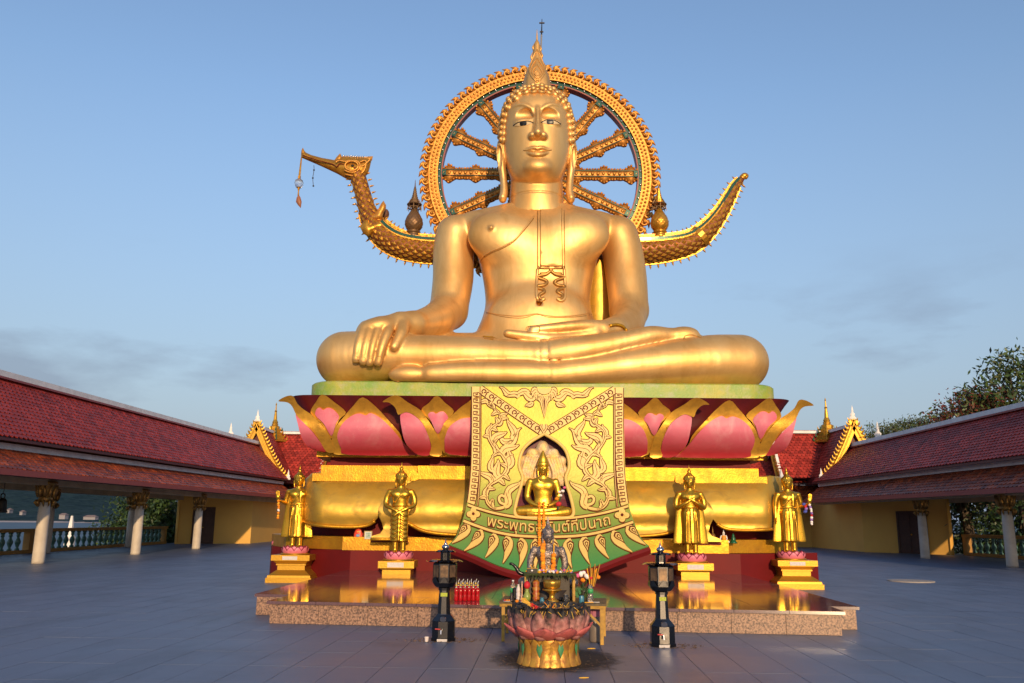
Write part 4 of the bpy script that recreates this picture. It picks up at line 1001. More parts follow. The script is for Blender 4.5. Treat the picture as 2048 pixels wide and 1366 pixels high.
# straight and bent bands with their red lines
def double(name, cpts, w, h=.03):
    P = c7(spline(cpts, 4)); band(name, P, w * K2, M_BCREAM, h)
    for s_ in (-1, 1):
        R_ = ribbon(P, w * K2 * 1.02); k = len(P); L_ = R_[:k] if s_ < 0 else R_[k:]
        band('red_line', L_, 1.5, M_BRED, h + .004)
for M_ in (lambda L: L, m7):
    double('border_band', M_([(177, 48), (177, 300), (172, 600), (152, 800), (142, 845)]), 56)
    double('inner_rule', M_([(209, 90), (208, 300), (206, 600), (190, 860)]), 9)
    double('chevron_band', M_([(205, 62), (420, 212), (600, 335), (640, 362)]), 52)
    double('arc_rule', M_([(122, 856), (190, 880), (300, 912), (450, 940), (560, 950), (643, 954)]), 20)
    double('arc_rule', M_([(92, 966), (180, 1000), (300, 1040), (450, 1068), (643, 1078)]), 22)
    # hooks of the key pattern
    for k in range(18):
        y = 90 + k * 42; x = 177 - 26 * max(0, (y - 500) / 345) ** 1.6
        band('key_hook', c7(M_([(x + 22, y + 26), (x - 16, y + 20), (x - 16, y), (x + 12, y), (x + 12, y + 10), (x - 2, y + 11)])), 2.1, M_BRED, .037)
    for k in range(8):
        u = (k + .55) / 8.4; x, y = 205 + 435 * u, 62 + 300 * u; d = (.82, .57); n_ = (-.57, .82)
        sp_ = [(0, 15), (-14, 6), (-11, -11), (5, -13), (11, -2), (2, 5)]
        band('key_hook', c7(M_(spline([(x + d[0] * a + n_[0] * b, y + d[1] * a + n_[1] * b) for a, b in sp_], 3))), 2.2, M_BRED, .037)
        band('key_hook', c7(M_([(x + d[0] * 24 + n_[0] * 22, y + d[1] * 24 + n_[1] * 22), (x + d[0] * 20 - n_[0] * 4, y + d[1] * 20 - n_[1] * 4), (x + d[0] * 28 - n_[0] * 18, y + d[1] * 28 - n_[1] * 18)])), 2.2, M_BRED, .037)
# flame scrolls (kanok)
def leaf_shape(p, d, L, w, curl):
    """a curled flame leaf: outline from its root p along direction d"""
    d = np.array(d, float); d /= np.linalg.norm(d); n = np.array((-d[1], d[0])); C, Wd = [], []
    for i in range(9):
        t = i / 8; a = curl * (t ** 1.5) * 1.25; s_ = t * L
        C.append(np.array(p) + d * s_ * cos(a * .55) + n * (sin(a) * L * .42 * t - .10 * L * sin(PI * 2 * t) * (1 if curl > 0 else -1))); Wd.append(w * (sin(PI * min(1, t * .78 + .20)) ** 1.1) * (1 - t ** 3) + .4)
    return [tuple(c) for c in C], Wd
def flame(pc, d, L, w, curl, M_):
    C, Wd = leaf_shape(pc, d, L, w, curl); Wd = [q * 1.3 for q in Wd]
    band('flame_leaf', c7(M_(C)), [q * K2 + 3.6 for q in Wd], M_BRED, .014)
    band('flame_leaf', c7(M_(C)), [q * K2 for q in Wd], M_BCREAM, .034)
    band('flame_vein', c7(M_(C[1:7])), .95, M_BRED, .038)
stem = [(372, 800), (352, 790), (335, 808), (345, 840), (385, 850), (410, 815), (398, 770)]
main = [(372, 872), (300, 880), (255, 830), (250, 770), (275, 715), (340, 670), (385, 625), (392, 570), (360, 515), (310, 465), (275, 410), (272, 350), (310, 310), (345, 285), (342, 240), (300, 195), (262, 165), (246, 128)]
for M_ in (lambda L: L, m7):
    P = spline(main, 4); n_ = len(P); wd = [(8 + 18 * sin(PI * (0.12 + .8 * i / n_)) + 5 * sin(i * 1.1)) * (1 - .75 * (i / n_) ** 3) for i in range(n_)]
    band('flame_stem', c7(M_(P)), [q * K2 + 3.8 for q in wd], M_BRED, .014); band('flame_stem', c7(M_(P)), [q * K2 for q in wd], M_BCREAM, .036); band('flame_vein', c7(M_(P[3:-4])), 1.1, M_BRED, .040)
    P = spline(stem, 4); band('flame_stem', c7(M_(P)), 8.4, M_BRED, .014); band('flame_stem', c7(M_(P)), 4.8, M_BCREAM, .036)
    Ps = spline(main, 4)
    for i in range(5, len(Ps) - 3, 4):
        tx, ty = Ps[i + 1][0] - Ps[i - 1][0], Ps[i + 1][1] - Ps[i - 1][1]; q = math.hypot(tx, ty); sd = 1 if (i // 4) % 2 else -1
        flame(Ps[i], (tx / q * .8 - sd * ty / q * .7, ty / q * .8 + sd * tx / q * .7), 52 + (i * 7) % 26, 22, sd * .8, M_)
    for (p, d, L, w, c) in (((372, 870), (.5, -1), 130, 40, -.7), ((400, 800), (.35, -1), 150, 36, .6), ((300, 872), (-.35, -.5), 70, 26, .8), ((255, 800), (-.3, -1), 90, 28, .6), ((285, 705), (-.5, -1), 130, 34, -.7), ((345, 668), (-.55, -1), 140, 38, .7), ((300, 625), (-.5, -1), 120, 30, .7),
                            ((388, 600), (.5, -1), 150, 36, -.7), ((355, 515), (.7, -.9), 150, 40, .7), ((345, 500), (-.8, -.6), 90, 30, .7), ((372, 440), (.9, -.5), 170, 36, -.5), ((300, 430), (.5, -1), 130, 36, .8), ((272, 380), (-.2, -1), 90, 26, .6), ((420, 400), (.2, -1), 150, 34, -.8),
                            ((320, 300), (.8, -.25), 60, 24, -.8), ((345, 262), (.6, -.8), 66, 22, .5), ((300, 195), (-.6, -.7), 60, 22, -.5), ((330, 690), (.9, .2), 60, 24, .6), ((350, 400), (.8, .5), 110, 30, -.9)):
        flame(p, d, L, w, c, M_)
# sunburst at the top centre
sb = MB(); relief(sb, c7([(643 + 48 * cos(a), 58 + 42 * sin(a)) for a in [PI * k / 16 for k in range(17)]]), bm_, .05, 4, base=-.02); sb.build('sunburst_disc', M_BCREAM, ban)
for k in range(9):
    a = PI * (k + .5) / 9; p = (643 + 52 * cos(a), 62 + 44 * sin(a)); flame(p, (cos(a), sin(a)), 48 + 16 * (k % 2), 26, .5 if k < 4 else -.5, lambda L: L)
for M_ in (lambda L: L, m7):
    for (p, d, L, w, c) in (((580, 120), (-1, -.1), 110, 34, .5), ((540, 95), (-1, -.2), 120, 30, -.5), ((470, 120), (-1, -.5), 110, 28, -.5), ((430, 95), (-1, -.2), 110, 26, .5), ((560, 150), (-.5, .6), 60, 24, .5)): flame(p, d, L, w, c, M_)
for (a, w, m, h) in ((0, 62, M_BRED, .02), (0, 54, M_BCREAM, .04), (0, 34, M_BRED, .046), (0, 26, M_BCREAM, .05), (0, 12, M_BRED, .055)):
    relief_p = [(643 - w / 2, 150), (643 - w / 4, 128), (643, 138), (643 + w / 4, 128), (643 + w / 2, 150), (643 + w / 3.2, 185), (643, 205 + w)]
    mb = MB(); relief(mb, c7(relief_p), bm_, h, None, base=-.02); mb.build('pendant_leaf', m, ban)
for w, m, h in ((64, M_BRED, .05), (54, M_BCREAM, .06), (34, M_BRED, .065), (24, M_BCREAM, .07)):
    mb = MB(); relief(mb, c7([(640 - w / 2, 325), (640 - w / 3, 302), (640, 314), (640 + w / 3, 302), (640 + w / 2, 325), (640, 332 + w * .7)]), bm_, h, None, base=-.02); mb.build('pendant_leaf', m, ban)
# rosettes at the ends of the lettering
for M_ in (lambda L: L, m7):
    cxr, cyr = 160, 920
    for rr, m, h in ((52, M_BRED, .012), (46, M_BCREAM, .035)):
        mb = MB(); relief(mb, c7(M_([(cxr + rr * (.62 + .38 * abs(cos(2 * (a + PI / 8 * 0)))) * cos(a), cyr + rr * (.62 + .38 * abs(cos(2 * a))) * sin(a)) for a in [2 * PI * k / 40 for k in range(40)]])), bm_, h, None, base=-.02); mb.build('rosette', m, ban)
    for k in range(4):
        a = k * PI / 2 + PI / 4 * 0; q = (cxr + 24 * cos(a), cyr + 24 * sin(a))
        mb = MB(); relief(mb, c7(M_([(q[0] + 11 * cos(b), q[1] + 11 * sin(b)) for b in [2 * PI * j / 12 for j in range(12)]])), bm_, .05, None); mb.build('rosette_petal', M_BRED if k < 0 else M_BCREAM, ban)
    mb = MB(); relief(mb, c7(M_([(cxr + 9 * cos(b), cyr + 9 * sin(b)) for b in [2 * PI * j / 12 for j in range(12)]])), bm_, .06, None); mb.build('rosette_eye', M_BRED, ban)
# drop leaves along the hem
drops = [((108, 1000), (2, 1132)), ((200, 1045), (85, 1183)), ((292, 1075), (235, 1232)), ((385, 1092), (358, 1272)), ((482, 1108), (470, 1302)), ((582, 1115), (580, 1318))]
for M_ in (lambda L: L, m7):
    for (a, b) in drops:
        a, b = np.array(a, float), np.array(b, float); d = (b - a); L = np.linalg.norm(d); d /= L; n_ = np.array((-d[1], d[0])); sg = 1 if a[0] < 560 else .2
        C = [a - d * 26 + (d * L * t * 1.05 + n_ * sg * 20 * sin(PI * t) * -1) for t in [k / 10 for k in range(11)]]
        wd = [10, 46, 66, 68, 62, 50, 38, 28, 19, 11, 3]
        band('hem_leaf', c7(M_([tuple(q) for q in C])), [q * K2 + 3 for q in wd], M_BRED, .010); band('hem_leaf', c7(M_([tuple(q) for q in C])), [q * K2 for q in wd], M_BCREAM, .030)
        for s_, m, h in ((1.0, M_BRED, .034), (.72, M_BCREAM, .038), (.46, M_BRED, .042), (.24, M_BCREAM, .046)):
            e = a + d * 32; w = 42 * s_
            tear = [e - d * 42 * s_, e - d * 24 * s_ + n_ * w * .55, e + n_ * w * .5, e + d * 30 * s_ + n_ * w * .2, e + d * 62 * s_, e + d * 30 * s_ - n_ * w * .2, e - n_ * w * .5, e - d * 24 * s_ - n_ * w * .55]
            mb = MB(); relief(mb, c7(M_([tuple(q) for q in tear])), bm_, h, None, base=0); mb.build('hem_leaf_inlay', m, ban)
# raised lettering
def text_mesh(body, off=0.0):
    cu = bpy.data.curves.new('lettering', 'FONT'); cu.body = body; cu.size = 1; cu.offset = off; cu.resolution_u = 3
    ob = bpy.data.objects.new('lettering', cu); COL.objects.link(ob); bpy.context.view_layer.update()
    me = bpy.data.meshes.new_from_object(ob.evaluated_get(bpy.context.evaluated_depsgraph_get())); bpy.data.objects.remove(ob)
    return [tuple(v.co) for v in me.vertices], [tuple(p.vertices) for p in me.polygons]
THAI = '\u0e1e\u0e23\u0e30\u0e1e\u0e38\u0e17\u0e18\u0e2d\u0e19\u0e31\u0e19\u0e15\u0e4c\u0e17\u0e35\u0e1b\u0e19\u0e32\u0e16'
for off, m, h in ((0.045, M_BRED, .018), (0.0, M_BCREAM, .040)):
    tv, tf = text_mesh(THAI, off); x0, x1 = 0.0, 1.0
    if off > 0: tx0, tx1 = min(v[0] for v in tv), max(v[0] for v in tv)
    mb = MB(); P = []
    for (x, y, z) in tv:
        u = (x - tx0) / (tx1 - tx0); cxp = 245 + 855 * u; arc = 995 + 50 * (1 - ((cxp - 660) / 420) ** 2); sl = -0.238 * (cxp - 660) / 420
        P.append((cxp - 88 * y * sl * -1 * .8, arc - 100 * y))
    top = [bm_(*c7([q])[0], h) for q in P]; n_ = len(top); bot = [bm_(*c7([q])[0], 0) for q in P]
    E = {}
    for f_ in tf:
        for i in range(len(f_)): E[(f_[i], f_[(i + 1) % len(f_)])] = 1
    mb.add(top + bot, list(tf) + [(b, a, n_ + a, n_ + b) for (a, b) in E if (b, a) not in E]); mb.build('lettering', m, ban)

# ================================================================ THE GIANT SEATED FIGURE
M_BUD = mat('pale matt gold', (0.82, 0.52, 0.20), 0.47, metal=0.66, var=1.0, vscale=0.9, c2=(0.66, 0.37, 0.115), bump=0.14, bscale=7, rvar=0.13, stretch=(1, 1, .4), detail=8, dirt=(.6, 1.4, (.52, .28, .07), (1.6, 1.6, .35)), wob=(.16, 1.4))
M_LINE = mat('gold with crease shade', (0.44, 0.23, 0.06), 0.45, metal=0.7)  # statue gold darkened to stand in for shade in creases and folds
M_EYEW = mat('eye white', (0.60, 0.46, 0.26), 0.4); M_EYEB = mat('eye black', (0.008, 0.007, 0.008), 0.25)
bud = thing('seated_buddha', 'giant pale gold seated Buddha statue on the lotus pedestal', 'statue', (0.83, 24.5, 5.07))
s = SDF((-5.75, 20.95, 4.95), (7.45, 27.1, 11.75), 0.042)
c = 0.86
c = 0.78
s.loft([(5.0, c, 25.0, 2.3, 1.7), (6.3, c, 25.0, 2.12, 1.5), (7.0, c, 25.05, 1.90, 1.28), (7.6, c, 25.12, 1.68, 1.12), (8.1, c, 25.2, 1.60, 1.06), (8.8, c, 25.2, 1.68, 1.10), (9.5, c, 25.2, 1.84, 1.16), (10.1, c, 25.25, 2.06, 1.12), (10.5, c, 25.3, 2.34, 1.0), (10.78, c, 25.33, 2.5, .84), (10.96, c, 25.36, 2.34, .72), (11.1, c - .02, 25.4, 1.82, .64), (11.25, c - .04, 25.4, 1.15, .6)], 0.1, 2.35)
s.ell((-0.38, 24.46, 9.98), (.95, .40, .68), .45); s.ell((1.94, 24.46, 10.0), (.95, .40, .68), .45)          # chest
s.ell((c, 24.25, 7.5), (1.35, .45, .75), .5)                                                                    # belly
s.ell(at(982, 456, 24.05), (.07, .10, .06), .08)
s.ell(at(1078, 609, 24.0), (.10, .25, .12), .06, 's')                                                            # navel
# arms
a_l = [at(911, 470, 25.35), at(907, 505, 25.3), at(906, 560, 25.1), at(897, 622, 24.75)]
s.chain(a_l, [.62, .63, .62, .57], .11, sm=5)
s.chain([at(897, 622, 24.75), at(872, 640, 23.8), at(845, 648, 23.1), at(826, 650, 22.65)], [.56, .50, .42, .36], .12, sm=4)
a_r = [at(1236, 472, 25.35), at(1245, 505, 25.3), at(1253, 560, 25.1), at(1258, 620, 24.75)]
s.chain(a_r, [.62, .63, .62, .58], .11, sm=5)
s.chain([at(1258, 622, 24.75), at(1255, 645, 24.0), at(1240, 656, 23.3), at(1228, 660, 22.9)], [.56, .48, .40, .34], .12, sm=4)
# legs
s.chain([(-.3, 25.0, 6.1), (-2.6, 23.9, 5.95), (-4.4, 22.85, 5.83)], [1.0, .88, .72], .15, sm=4)
s.chain([(2.0, 25.0, 6.1), (4.3, 23.9, 5.95), (6.05, 22.85, 5.83)], [1.0, .88, .74], .15, sm=4)
s.ell((c, 23.5, 5.6), (3.2, 1.6, .78), .3)
s.chain([(-4.5, 22.55, 5.80), (-3.9, 22.4, 5.84), (-2.9, 22.28, 5.86), (-1.2, 22.15, 5.86), (.0, 22.05, 5.82), (.72, 22.0, 5.81)], [.76, .70, .59, .51, .45, .42], .10, sm=4)
s.chain([(6.15, 22.55, 5.80), (5.3, 22.35, 5.78), (4.2, 22.15, 5.68), (3.0, 22.0, 5.55), (2.0, 21.9, 5.42), (1.1, 21.8, 5.30)], [.76, .72, .62, .52, .43, .37], .06, sm=4)
s.chain([(.72, 22.0, 5.81), (1.5, 21.95, 5.92), (2.3, 21.93, 6.05), (3.1, 21.98, 6.24), (3.7, 22.05, 6.40), (4.15, 22.15, 6.42)], [.42, .43, .38, .32, .28, .24], .06, sm=4)
s.ell((4.55, 22.18, 6.46), (.46, .26, .24), .10, rot=('Y', rad(-4)))                                             # toes of the upper foot
s.chain([(1.1, 21.8, 5.30), (.0, 21.74, 5.30), (-1.3, 21.72, 5.30), (-2.1, 21.72, 5.27)], [.37, .37, .33, .28], .05, sm=4)
s.ell((-2.65, 21.72, 5.26), (.55, .26, .25), .08)                                                                # toes of the lower foot
for px in (1074, 1090):                                                                                        # ankle creases, upper leg
    q = at(px, 712, 21.95); s.chain([(q.x + .05, 22.0 + .455 * cos(a), 5.81 + .455 * sin(a)) for a in [2 * PI * k / 20 for k in range(21)]], .028, .02, 's')
for px in (1099, 1117):
    q = at(px, 755, 21.7); s.chain([(q.x, 21.8 + .40 * cos(a), 5.31 + .40 * sin(a)) for a in [2 * PI * k / 20 for k in range(21)]], .028, .02, 's')
# hand on the knee
s.chain([at(828, 649, 22.65), at(800, 648, 22.35), at(765, 655, 22.1)], [.36, .34, .27], .12, sc=(1, 1, 1))
s.ell(at(752, 655, 22.02), (.52, .36, .26), .15, rot=('Y', rad(-12)))
for (kx, ky, tx, ty) in ((727, 652, 712, 722), (741, 650, 726, 726), (757, 649, 740, 729), (777, 652, 757, 729)):
    s.chain([at(kx + 3, ky, 22.0), at(kx - 2, ky + 14, 21.76), at((kx + tx) / 2 - 3, (ky + ty) / 2 + 4, 21.6), at(tx, ty - 4, 21.62)], [.14, .135, .118, .105], .035, sm=4)
s.chain([at(806, 648, 22.2), at(802, 668, 21.88), at(789, 694, 21.68)], [.2, .165, .115], .05, sm=4)
# hand in the lap
s.chain([at(1228, 660, 22.9), at(1205, 662, 22.6), at(1180, 665, 22.45)], [.34, .30, .22], .12)
s.chain([at(1203, 655, 22.5), at(1165, 652, 22.3), at(1110, 656, 22.15), at(1066, 660, 22.1)], [.2, .175, .145, .125], .05, sm=4)
for dy, dY in ((0, 0), (2, .25), (4, .5)):
    s.chain([at(1190, 667 + dy, 22.4 + dY), at(1120, 677 + dy, 22.2 + dY), at(1062, 673 + dy, 22.1 + dY), at(1015 + 6 * dy, 667 + dy, 22.1 + dY)], [.19, .16, .14, .115], .05, sm=4)
s.cutbelow(5.07)
body = s.build('body', M_BUD, bud); del s
BV = bvh_of(body)
mb = MB(); relief(mb, spline([(1165, 560), (1192, 515), (1212, 545), (1240, 620), (1240, 665), (1200, 668), (1170, 660)], 3, True), lambda x, y, h: at(x, y, 25.75 - h - .25 * sin((x - 1165) / 75 * PI)), .0, 8, base=-.2); auto_smooth(mb.build('robe_fold', M_SATIN, bud), 50)
def surf(bv):
    last = [Vector((0, 22, 6))]
    def fm(px, py, h):
        p, n = shoot(bv, px, py, h)
        if p is None: return last[0]
        last[0] = p; return p
    return fm
bs = surf(BV)
def draw(pts, r, name, m, parent, sm=4, fm=None, n=6):
    mb = MB(); mb.tube([(fm or bs)(x, y, r * .35) for x, y in spline(pts, sm)], r, n); return mb.build(name, m, parent, smooth=True)
# ---------- robe: shoulder cloth, edge, belt
def plate(name, poly, h, m, parent, step=5, fm=None, base=-.05):
    mb = MB(); relief(mb, poly, fm or bs, h, step, base=base); return auto_smooth(mb.build(name, m, parent), 35)
sash = plate('shoulder_cloth', [(1075, 424), (1129, 424), (1129, 530), (1124, 537), (1080, 537), (1075, 531)], .05, M_BUD, bud)
plate('cloth_panel', [(1080.5, 424), (1124, 424), (1124, 528), (1120, 532.5), (1084, 532.5), (1080.5, 529)], .10, M_BUD, sash)
draw([(1075.5, 424), (1075.5, 529), (1080, 536.5), (1124, 536.5), (1128.5, 529), (1128.5, 424)], .013, 'cloth_crease', M_LINE, sash, 4, lambda x, y, h: bs(x, y, .05))
draw([(1081, 424), (1081, 528), (1084.5, 532), (1120, 532), (1123.5, 528), (1123.5, 424)], .011, 'cloth_crease', M_LINE, sash, 4, lambda x, y, h: bs(x, y, .10))
for mir_ in (0, 1):
    f_ = (lambda L: L) if not mir_ else (lambda L: [(2 * 1101.5 - x, y) for x, y in L])
    tail = f_([(1102, 538), (1096, 546), (1080, 548)]); draw(tail, .045, 'cloth_fold', M_LINE, sash)
    wave = f_([(1101, 542), (1092, 549), (1078, 552), (1076, 556), (1088, 560), (1094, 565), (1088, 571), (1076, 573), (1075, 577), (1086, 580), (1088, 585), (1080, 590), (1078, 595), (1084, 599), (1089, 597)])
    draw(wave, .055, 'cloth_fold', M_LINE, sash, 5)
    draw(f_([(1075, 538), (1073.5, 565), (1073, 590), (1076, 600), (1083, 602), (1089, 598)]), .05, 'cloth_fold', M_BUD, sash, 5)
draw([(1068, 433), (1058, 446), (1044, 463), (1028, 480), (1005, 493), (985, 501), (968, 511), (960, 524)], .022, 'robe_edge', M_BUD, bud)
draw([(1067, 437), (1057, 450), (1043, 467), (1027, 484), (1004, 497), (984, 505), (969, 514)], .016, 'robe_crease', M_LINE, bud)
draw([(973, 624), (1000, 629), (1040, 632), (1072, 627), (1078, 628), (1110, 633), (1150, 631), (1184, 625)], .018, 'belt_edge', M_BUD, bud)
draw([(973, 626), (1010, 634), (1045, 636), (1074, 629), (1100, 635), (1150, 634), (1184, 629)], .010, 'belt_crease', M_LINE, bud)
draw([(1219, 652), (1232, 650), (1244, 653), (1252, 661)], .05, 'bracelet', M_FOIL, bud)
# nails
for P in ([(706, 717), (711, 712.5), (716, 717), (716, 728), (707, 728)], [(720, 720), (726, 714.5), (731, 719), (731, 731), (721, 731)], [(734, 722), (740, 717), (745, 721), (745, 732), (735, 732)], [(750, 719), (757, 713), (763, 718), (761, 732), (750, 731)], [(783, 700), (786, 690), (795, 683), (797, 690), (790, 702)]):
    plate('nail', spline(P, 3, True), .02, M_BUD, bud, 3)
    draw(P + P[:1], .012, 'nail_edge', M_LINE, bud, 3)
draw([(1052, 660), (1054, 654), (1066, 652), (1078, 653), (1079, 658), (1078, 664), (1062, 665), (1053, 664)], .012, 'nail_edge', M_LINE, bud, 3)
draw([(779, 765), (790, 762), (808, 765), (806, 771), (790, 772)], .014, 'nail_edge', M_LINE, bud, 3)
draw([(1368, 680), (1370, 672), (1385, 670), (1402, 676)], .014, 'nail_edge', M_LINE, bud, 3)
plate('gold_leaf_patch', [(966, 672), (985, 673), (994, 677), (985, 680), (968, 677)], .012, M_FOIL, bud, 4)
# ---------- head
s = SDF((-.85, 23.6, 10.8), (2.4, 26.6, 16.0), 0.026)
hc = 0.735
s.loft([(10.85, hc, 25.35, 1.0, .82), (11.15, hc, 25.3, .88, .80), (11.38, hc, 25.28, .85, .80), (11.44, hc, 25.28, .825, .775), (11.5, hc, 25.28, .845, .80), (11.78, hc, 25.28, .83, .78), (12.3, hc, 25.3, .8, .75)], .02, 2.1)
s.loft([(11.72, hc, 25.0, .42, .55), (11.86, hc, 25.0, .66, .74), (12.1, hc, 25.03, .80, .90), (12.45, hc, 25.08, .92, .98), (12.9, hc, 25.12, 1.02, 1.02), (13.4, hc, 25.15, 1.06, 1.04), (13.9, hc, 25.18, 1.05, 1.04), (14.3, hc, 25.2, 1.0, 1.0), (14.6, hc, 25.24, .90, .92), (14.85, hc, 25.28, .72, .76), (15.02, hc, 25.3, .45, .5)], .05, 2.2)
s.ell((hc, 24.22, 12.12), (.36, .20, .22), .18)                                                                 # chin
for sg in (-1, 1):
    ex = hc + sg * .405
    s.ell((hc + sg * .455, 24.13, 13.87), (.44, .25, .215), .035, 's')                                             # hollow under the brow
    s.chain([at(1074 + sg * 6, 228, 24.2), at(1074 + sg * 13, 216, 24.2), at(1074 + sg * 28, 209, 24.25), at(1074 + sg * 45, 213, 24.43), at(1074 + sg * 58, 228, 24.72)], [.04, .045, .045, .04, .03], .07, sm=4)
    s.ell((ex, 24.37, 13.60), (.34, .215, .205), .04)                                                            # eyelid
    s.ell((hc + sg * .17, 24.05, 13.06), (.125, .16, .125), .06)                                                  # wing of the nose
    # ear: rim and long lobe
    x0 = hc + sg * 1.08
    s.chain([(x0, 25.2, 13.36), (x0 + sg * .06, 25.12, 13.1), (x0 + sg * .03, 25.1, 12.6), (x0 - sg * .03, 25.08, 12.1), (x0 - sg * .06, 25.02, 11.65), (x0 - sg * .02, 24.98, 11.4)], [.14, .17, .15, .13, .14, .15], .05, sm=4, sc=(.85, 1.3, 1))
    s.ell((x0 + sg * .10, 24.98, 12.75), (.10, .12, .42), .03, 's')
s.chain([(hc, 24.24, 14.05), (hc, 24.2, 13.75), (hc, 24.13, 13.4), (hc, 24.08, 13.1)], [.09, .10, .13, .16], .06, sm=4)
s.chain([(hc, 24.15, 14.02), (hc, 24.07, 13.75), (hc, 23.97, 13.4), (hc, 23.88, 13.1)], [.05, .055, .07, .12], .05, sm=4)
s.chain([at(1048, 301, 24.21), at(1059, 298, 24.13), at(1069, 295.4, 24.08), at(1075, 297.2, 24.07), at(1081, 295.4, 24.08), at(1091, 297.8, 24.13), at(1102, 300.5, 24.21)], [.032, .047, .055, .052, .055, .047, .032], .02, sm=3)
s.chain([at(1055, 305.2, 24.16), at(1065, 308.5, 24.08), at(1075, 309.5, 24.05), at(1085, 308.5, 24.08), at(1095, 305.2, 24.16)], [.042, .064, .075, .064, .042], .02, sm=3)
s.chain([at(1048, 301.6, 24.15), at(1061, 302, 24.04), at(1075, 303.2, 23.99), at(1089, 302, 24.04), at(1102, 301.2, 24.15)], .02, .01, 's', sm=3)
head = s.build('head', M_BUD, bud); del s
HV = bvh_of(head); hs = surf(HV)
EY = [([(1028, 250.5), (1037, 246), (1047, 243.8), (1057, 243.6), (1066, 246), (1058, 249.2), (1047, 251.3), (1036, 251.8)], [(1040, 245), (1046, 244), (1053, 243.8), (1053, 250), (1047, 251.2), (1041, 251.4)]),
      ([(1083, 245), (1090, 241.6), (1100, 240.3), (1110, 242.5), (1120, 247.5), (1111, 248.4), (1102, 248.6), (1092, 247.6)], [(1093.5, 241.2), (1099, 240.4), (1106.5, 241.6), (1106.5, 248), (1100, 248.5), (1094, 247.8)])]
for ew, pu in EY:
    e = plate('eye', spline(ew, 3, True), .012, M_EYEW, head, 2.5, hs, -.03); plate('pupil', spline(pu, 2, True), .02, M_EYEB, e, 2.5, hs, -.02)
draw([(1027, 251), (1036, 245.4), (1046, 243), (1057, 242.6), (1067, 246)], .017, 'lash_line', M_EYEB, head, 4, hs)
draw([(1082, 245.3), (1090, 241), (1100, 239.5), (1110, 241.6), (1121, 248)], .017, 'lash_line', M_EYEB, head, 4, hs)
draw([(1047, 301), (1060, 301.6), (1075, 303), (1090, 301.6), (1103, 300.3)], .014, 'lip_line', M_LINE, head, 4, hs)
# hair: snail curls over the skull
cm = MB(); cm.lathe([(.118, 0), (.125, .035), (.105, .09), (.07, .105), (.085, .12), (.075, .16), (.035, .185), (.005, .19)], (0, 0, 0), 12)
cme = cm.mesh('hair_curl', M_BUD, True)
H = np.array(spline([(13.15, 1.06, 1.03, 25.13), (13.6, 1.07, 1.04, 25.16), (14.0, 1.05, 1.04, 25.19), (14.3, 1.0, 1.0, 25.2), (14.6, .91, .93, 25.24), (14.85, .74, .78, 25.28), (15.02, .5, .55, 25.3), (15.1, .3, .36, 25.3)], 6))
z = 13.3; row = 0
while z < 15.08:
    a, b, cy = [float(np.interp(z, H[:, 0], H[:, i])) for i in (1, 2, 3)]
    ph0 = float(np.interp(z, [13.3, 13.8, 14.2, 14.42, 14.58, 14.68], [77, 74, 68, 54, 32, 0])); step = math.degrees(.245 / max(a, .3))
    k = 0
    ph = ph0 if ph0 > 0 else (step / 2 if row % 2 else 0)
    while ph < 118:
        for sg in ((-1, 1) if ph > 0 else (1,)):
            A_ = rad(ph) * sg; p = Vector((hc + a * sin(A_), cy - b * cos(A_), z)); n = Vector((sin(A_) / a, -cos(A_) / b, .2 + max(0, z - 14.3) * 1.3)).normalized()
            inst('hair_curl', cme, head, p - n * .02, frame_rot(n), random.uniform(1.02, 1.16))
        ph += step
    z += .2 if z < 14.5 else .15; row += 1
capm = MB(); capm.lathe([(.9, 14.62), (.72, 14.88), (.5, 15.06), (.3, 15.12)], (hc, 25.3, 0), 28); capm.build('hair_cap', M_BUD, head, smooth=True)
# flame finial
FZ = [(14.95, .34), (15.1, .42), (15.3, .43), (15.6, .385), (15.85, .30), (16.1, .20), (16.3, .15), (16.5, .115), (16.75, .092), (16.86, .06), (16.9, .035), (17.1, .022), (17.3, .006)]
fz = spline([(r, z) for z, r in FZ], 4)
fin = MB().lathe([(r, z) for r, z in fz], (hc, 25.1, 0), 28, mod=lambda a, i: 1 + .045 * cos(8 * a) * (1 if 3 < i < 34 else 0)).build('flame_finial', M_BUD, head, smooth=True)
fr_ = lambda z: float(np.interp(z, [q[1] for q in fz], [q[0] for q in fz]))
def on_fin(u, z, off=.02):
    r = fr_(z) + off; a = -PI / 2 + u / max(r, .05); return (hc + r * cos(a), 25.1 + r * sin(a), z)
for k, (w, h0, h1) in enumerate(((.10, 15.40, 15.62), (.19, 15.30, 15.85), (.28, 15.22, 16.15), (.36, 15.16, 16.5))):
    P = [on_fin(w * 1.0 * sg * sin(PI * t) * (1 - .35 * t) , h0 + (h1 - h0) * t, .01) for sg, ts in ((-1, [i / 10 for i in range(11)]), (1, [1 - i / 10 for i in range(11)])) for t in ts]
    MB().tube(P, .022, 6).build('flame_ridge', M_BUD, fin, smooth=True)
for z, sg, L in ((15.7, -1, .3), (15.85, 1, .3), (16.25, -1, .3), (16.3, 1, .3), (16.6, -1, .24), (16.55, 1, .24)):
    r = fr_(z); MB().tube([(hc + sg * (r - .04), 25.15, z - .1), (hc + sg * (r + .03), 25.13, z + .08), (hc + sg * (r * .7), 25.13, z + L)], [.055, .035, .006], 6, sq=(1, .6)).build('flame_tongue', M_BUD, fin, smooth=True)
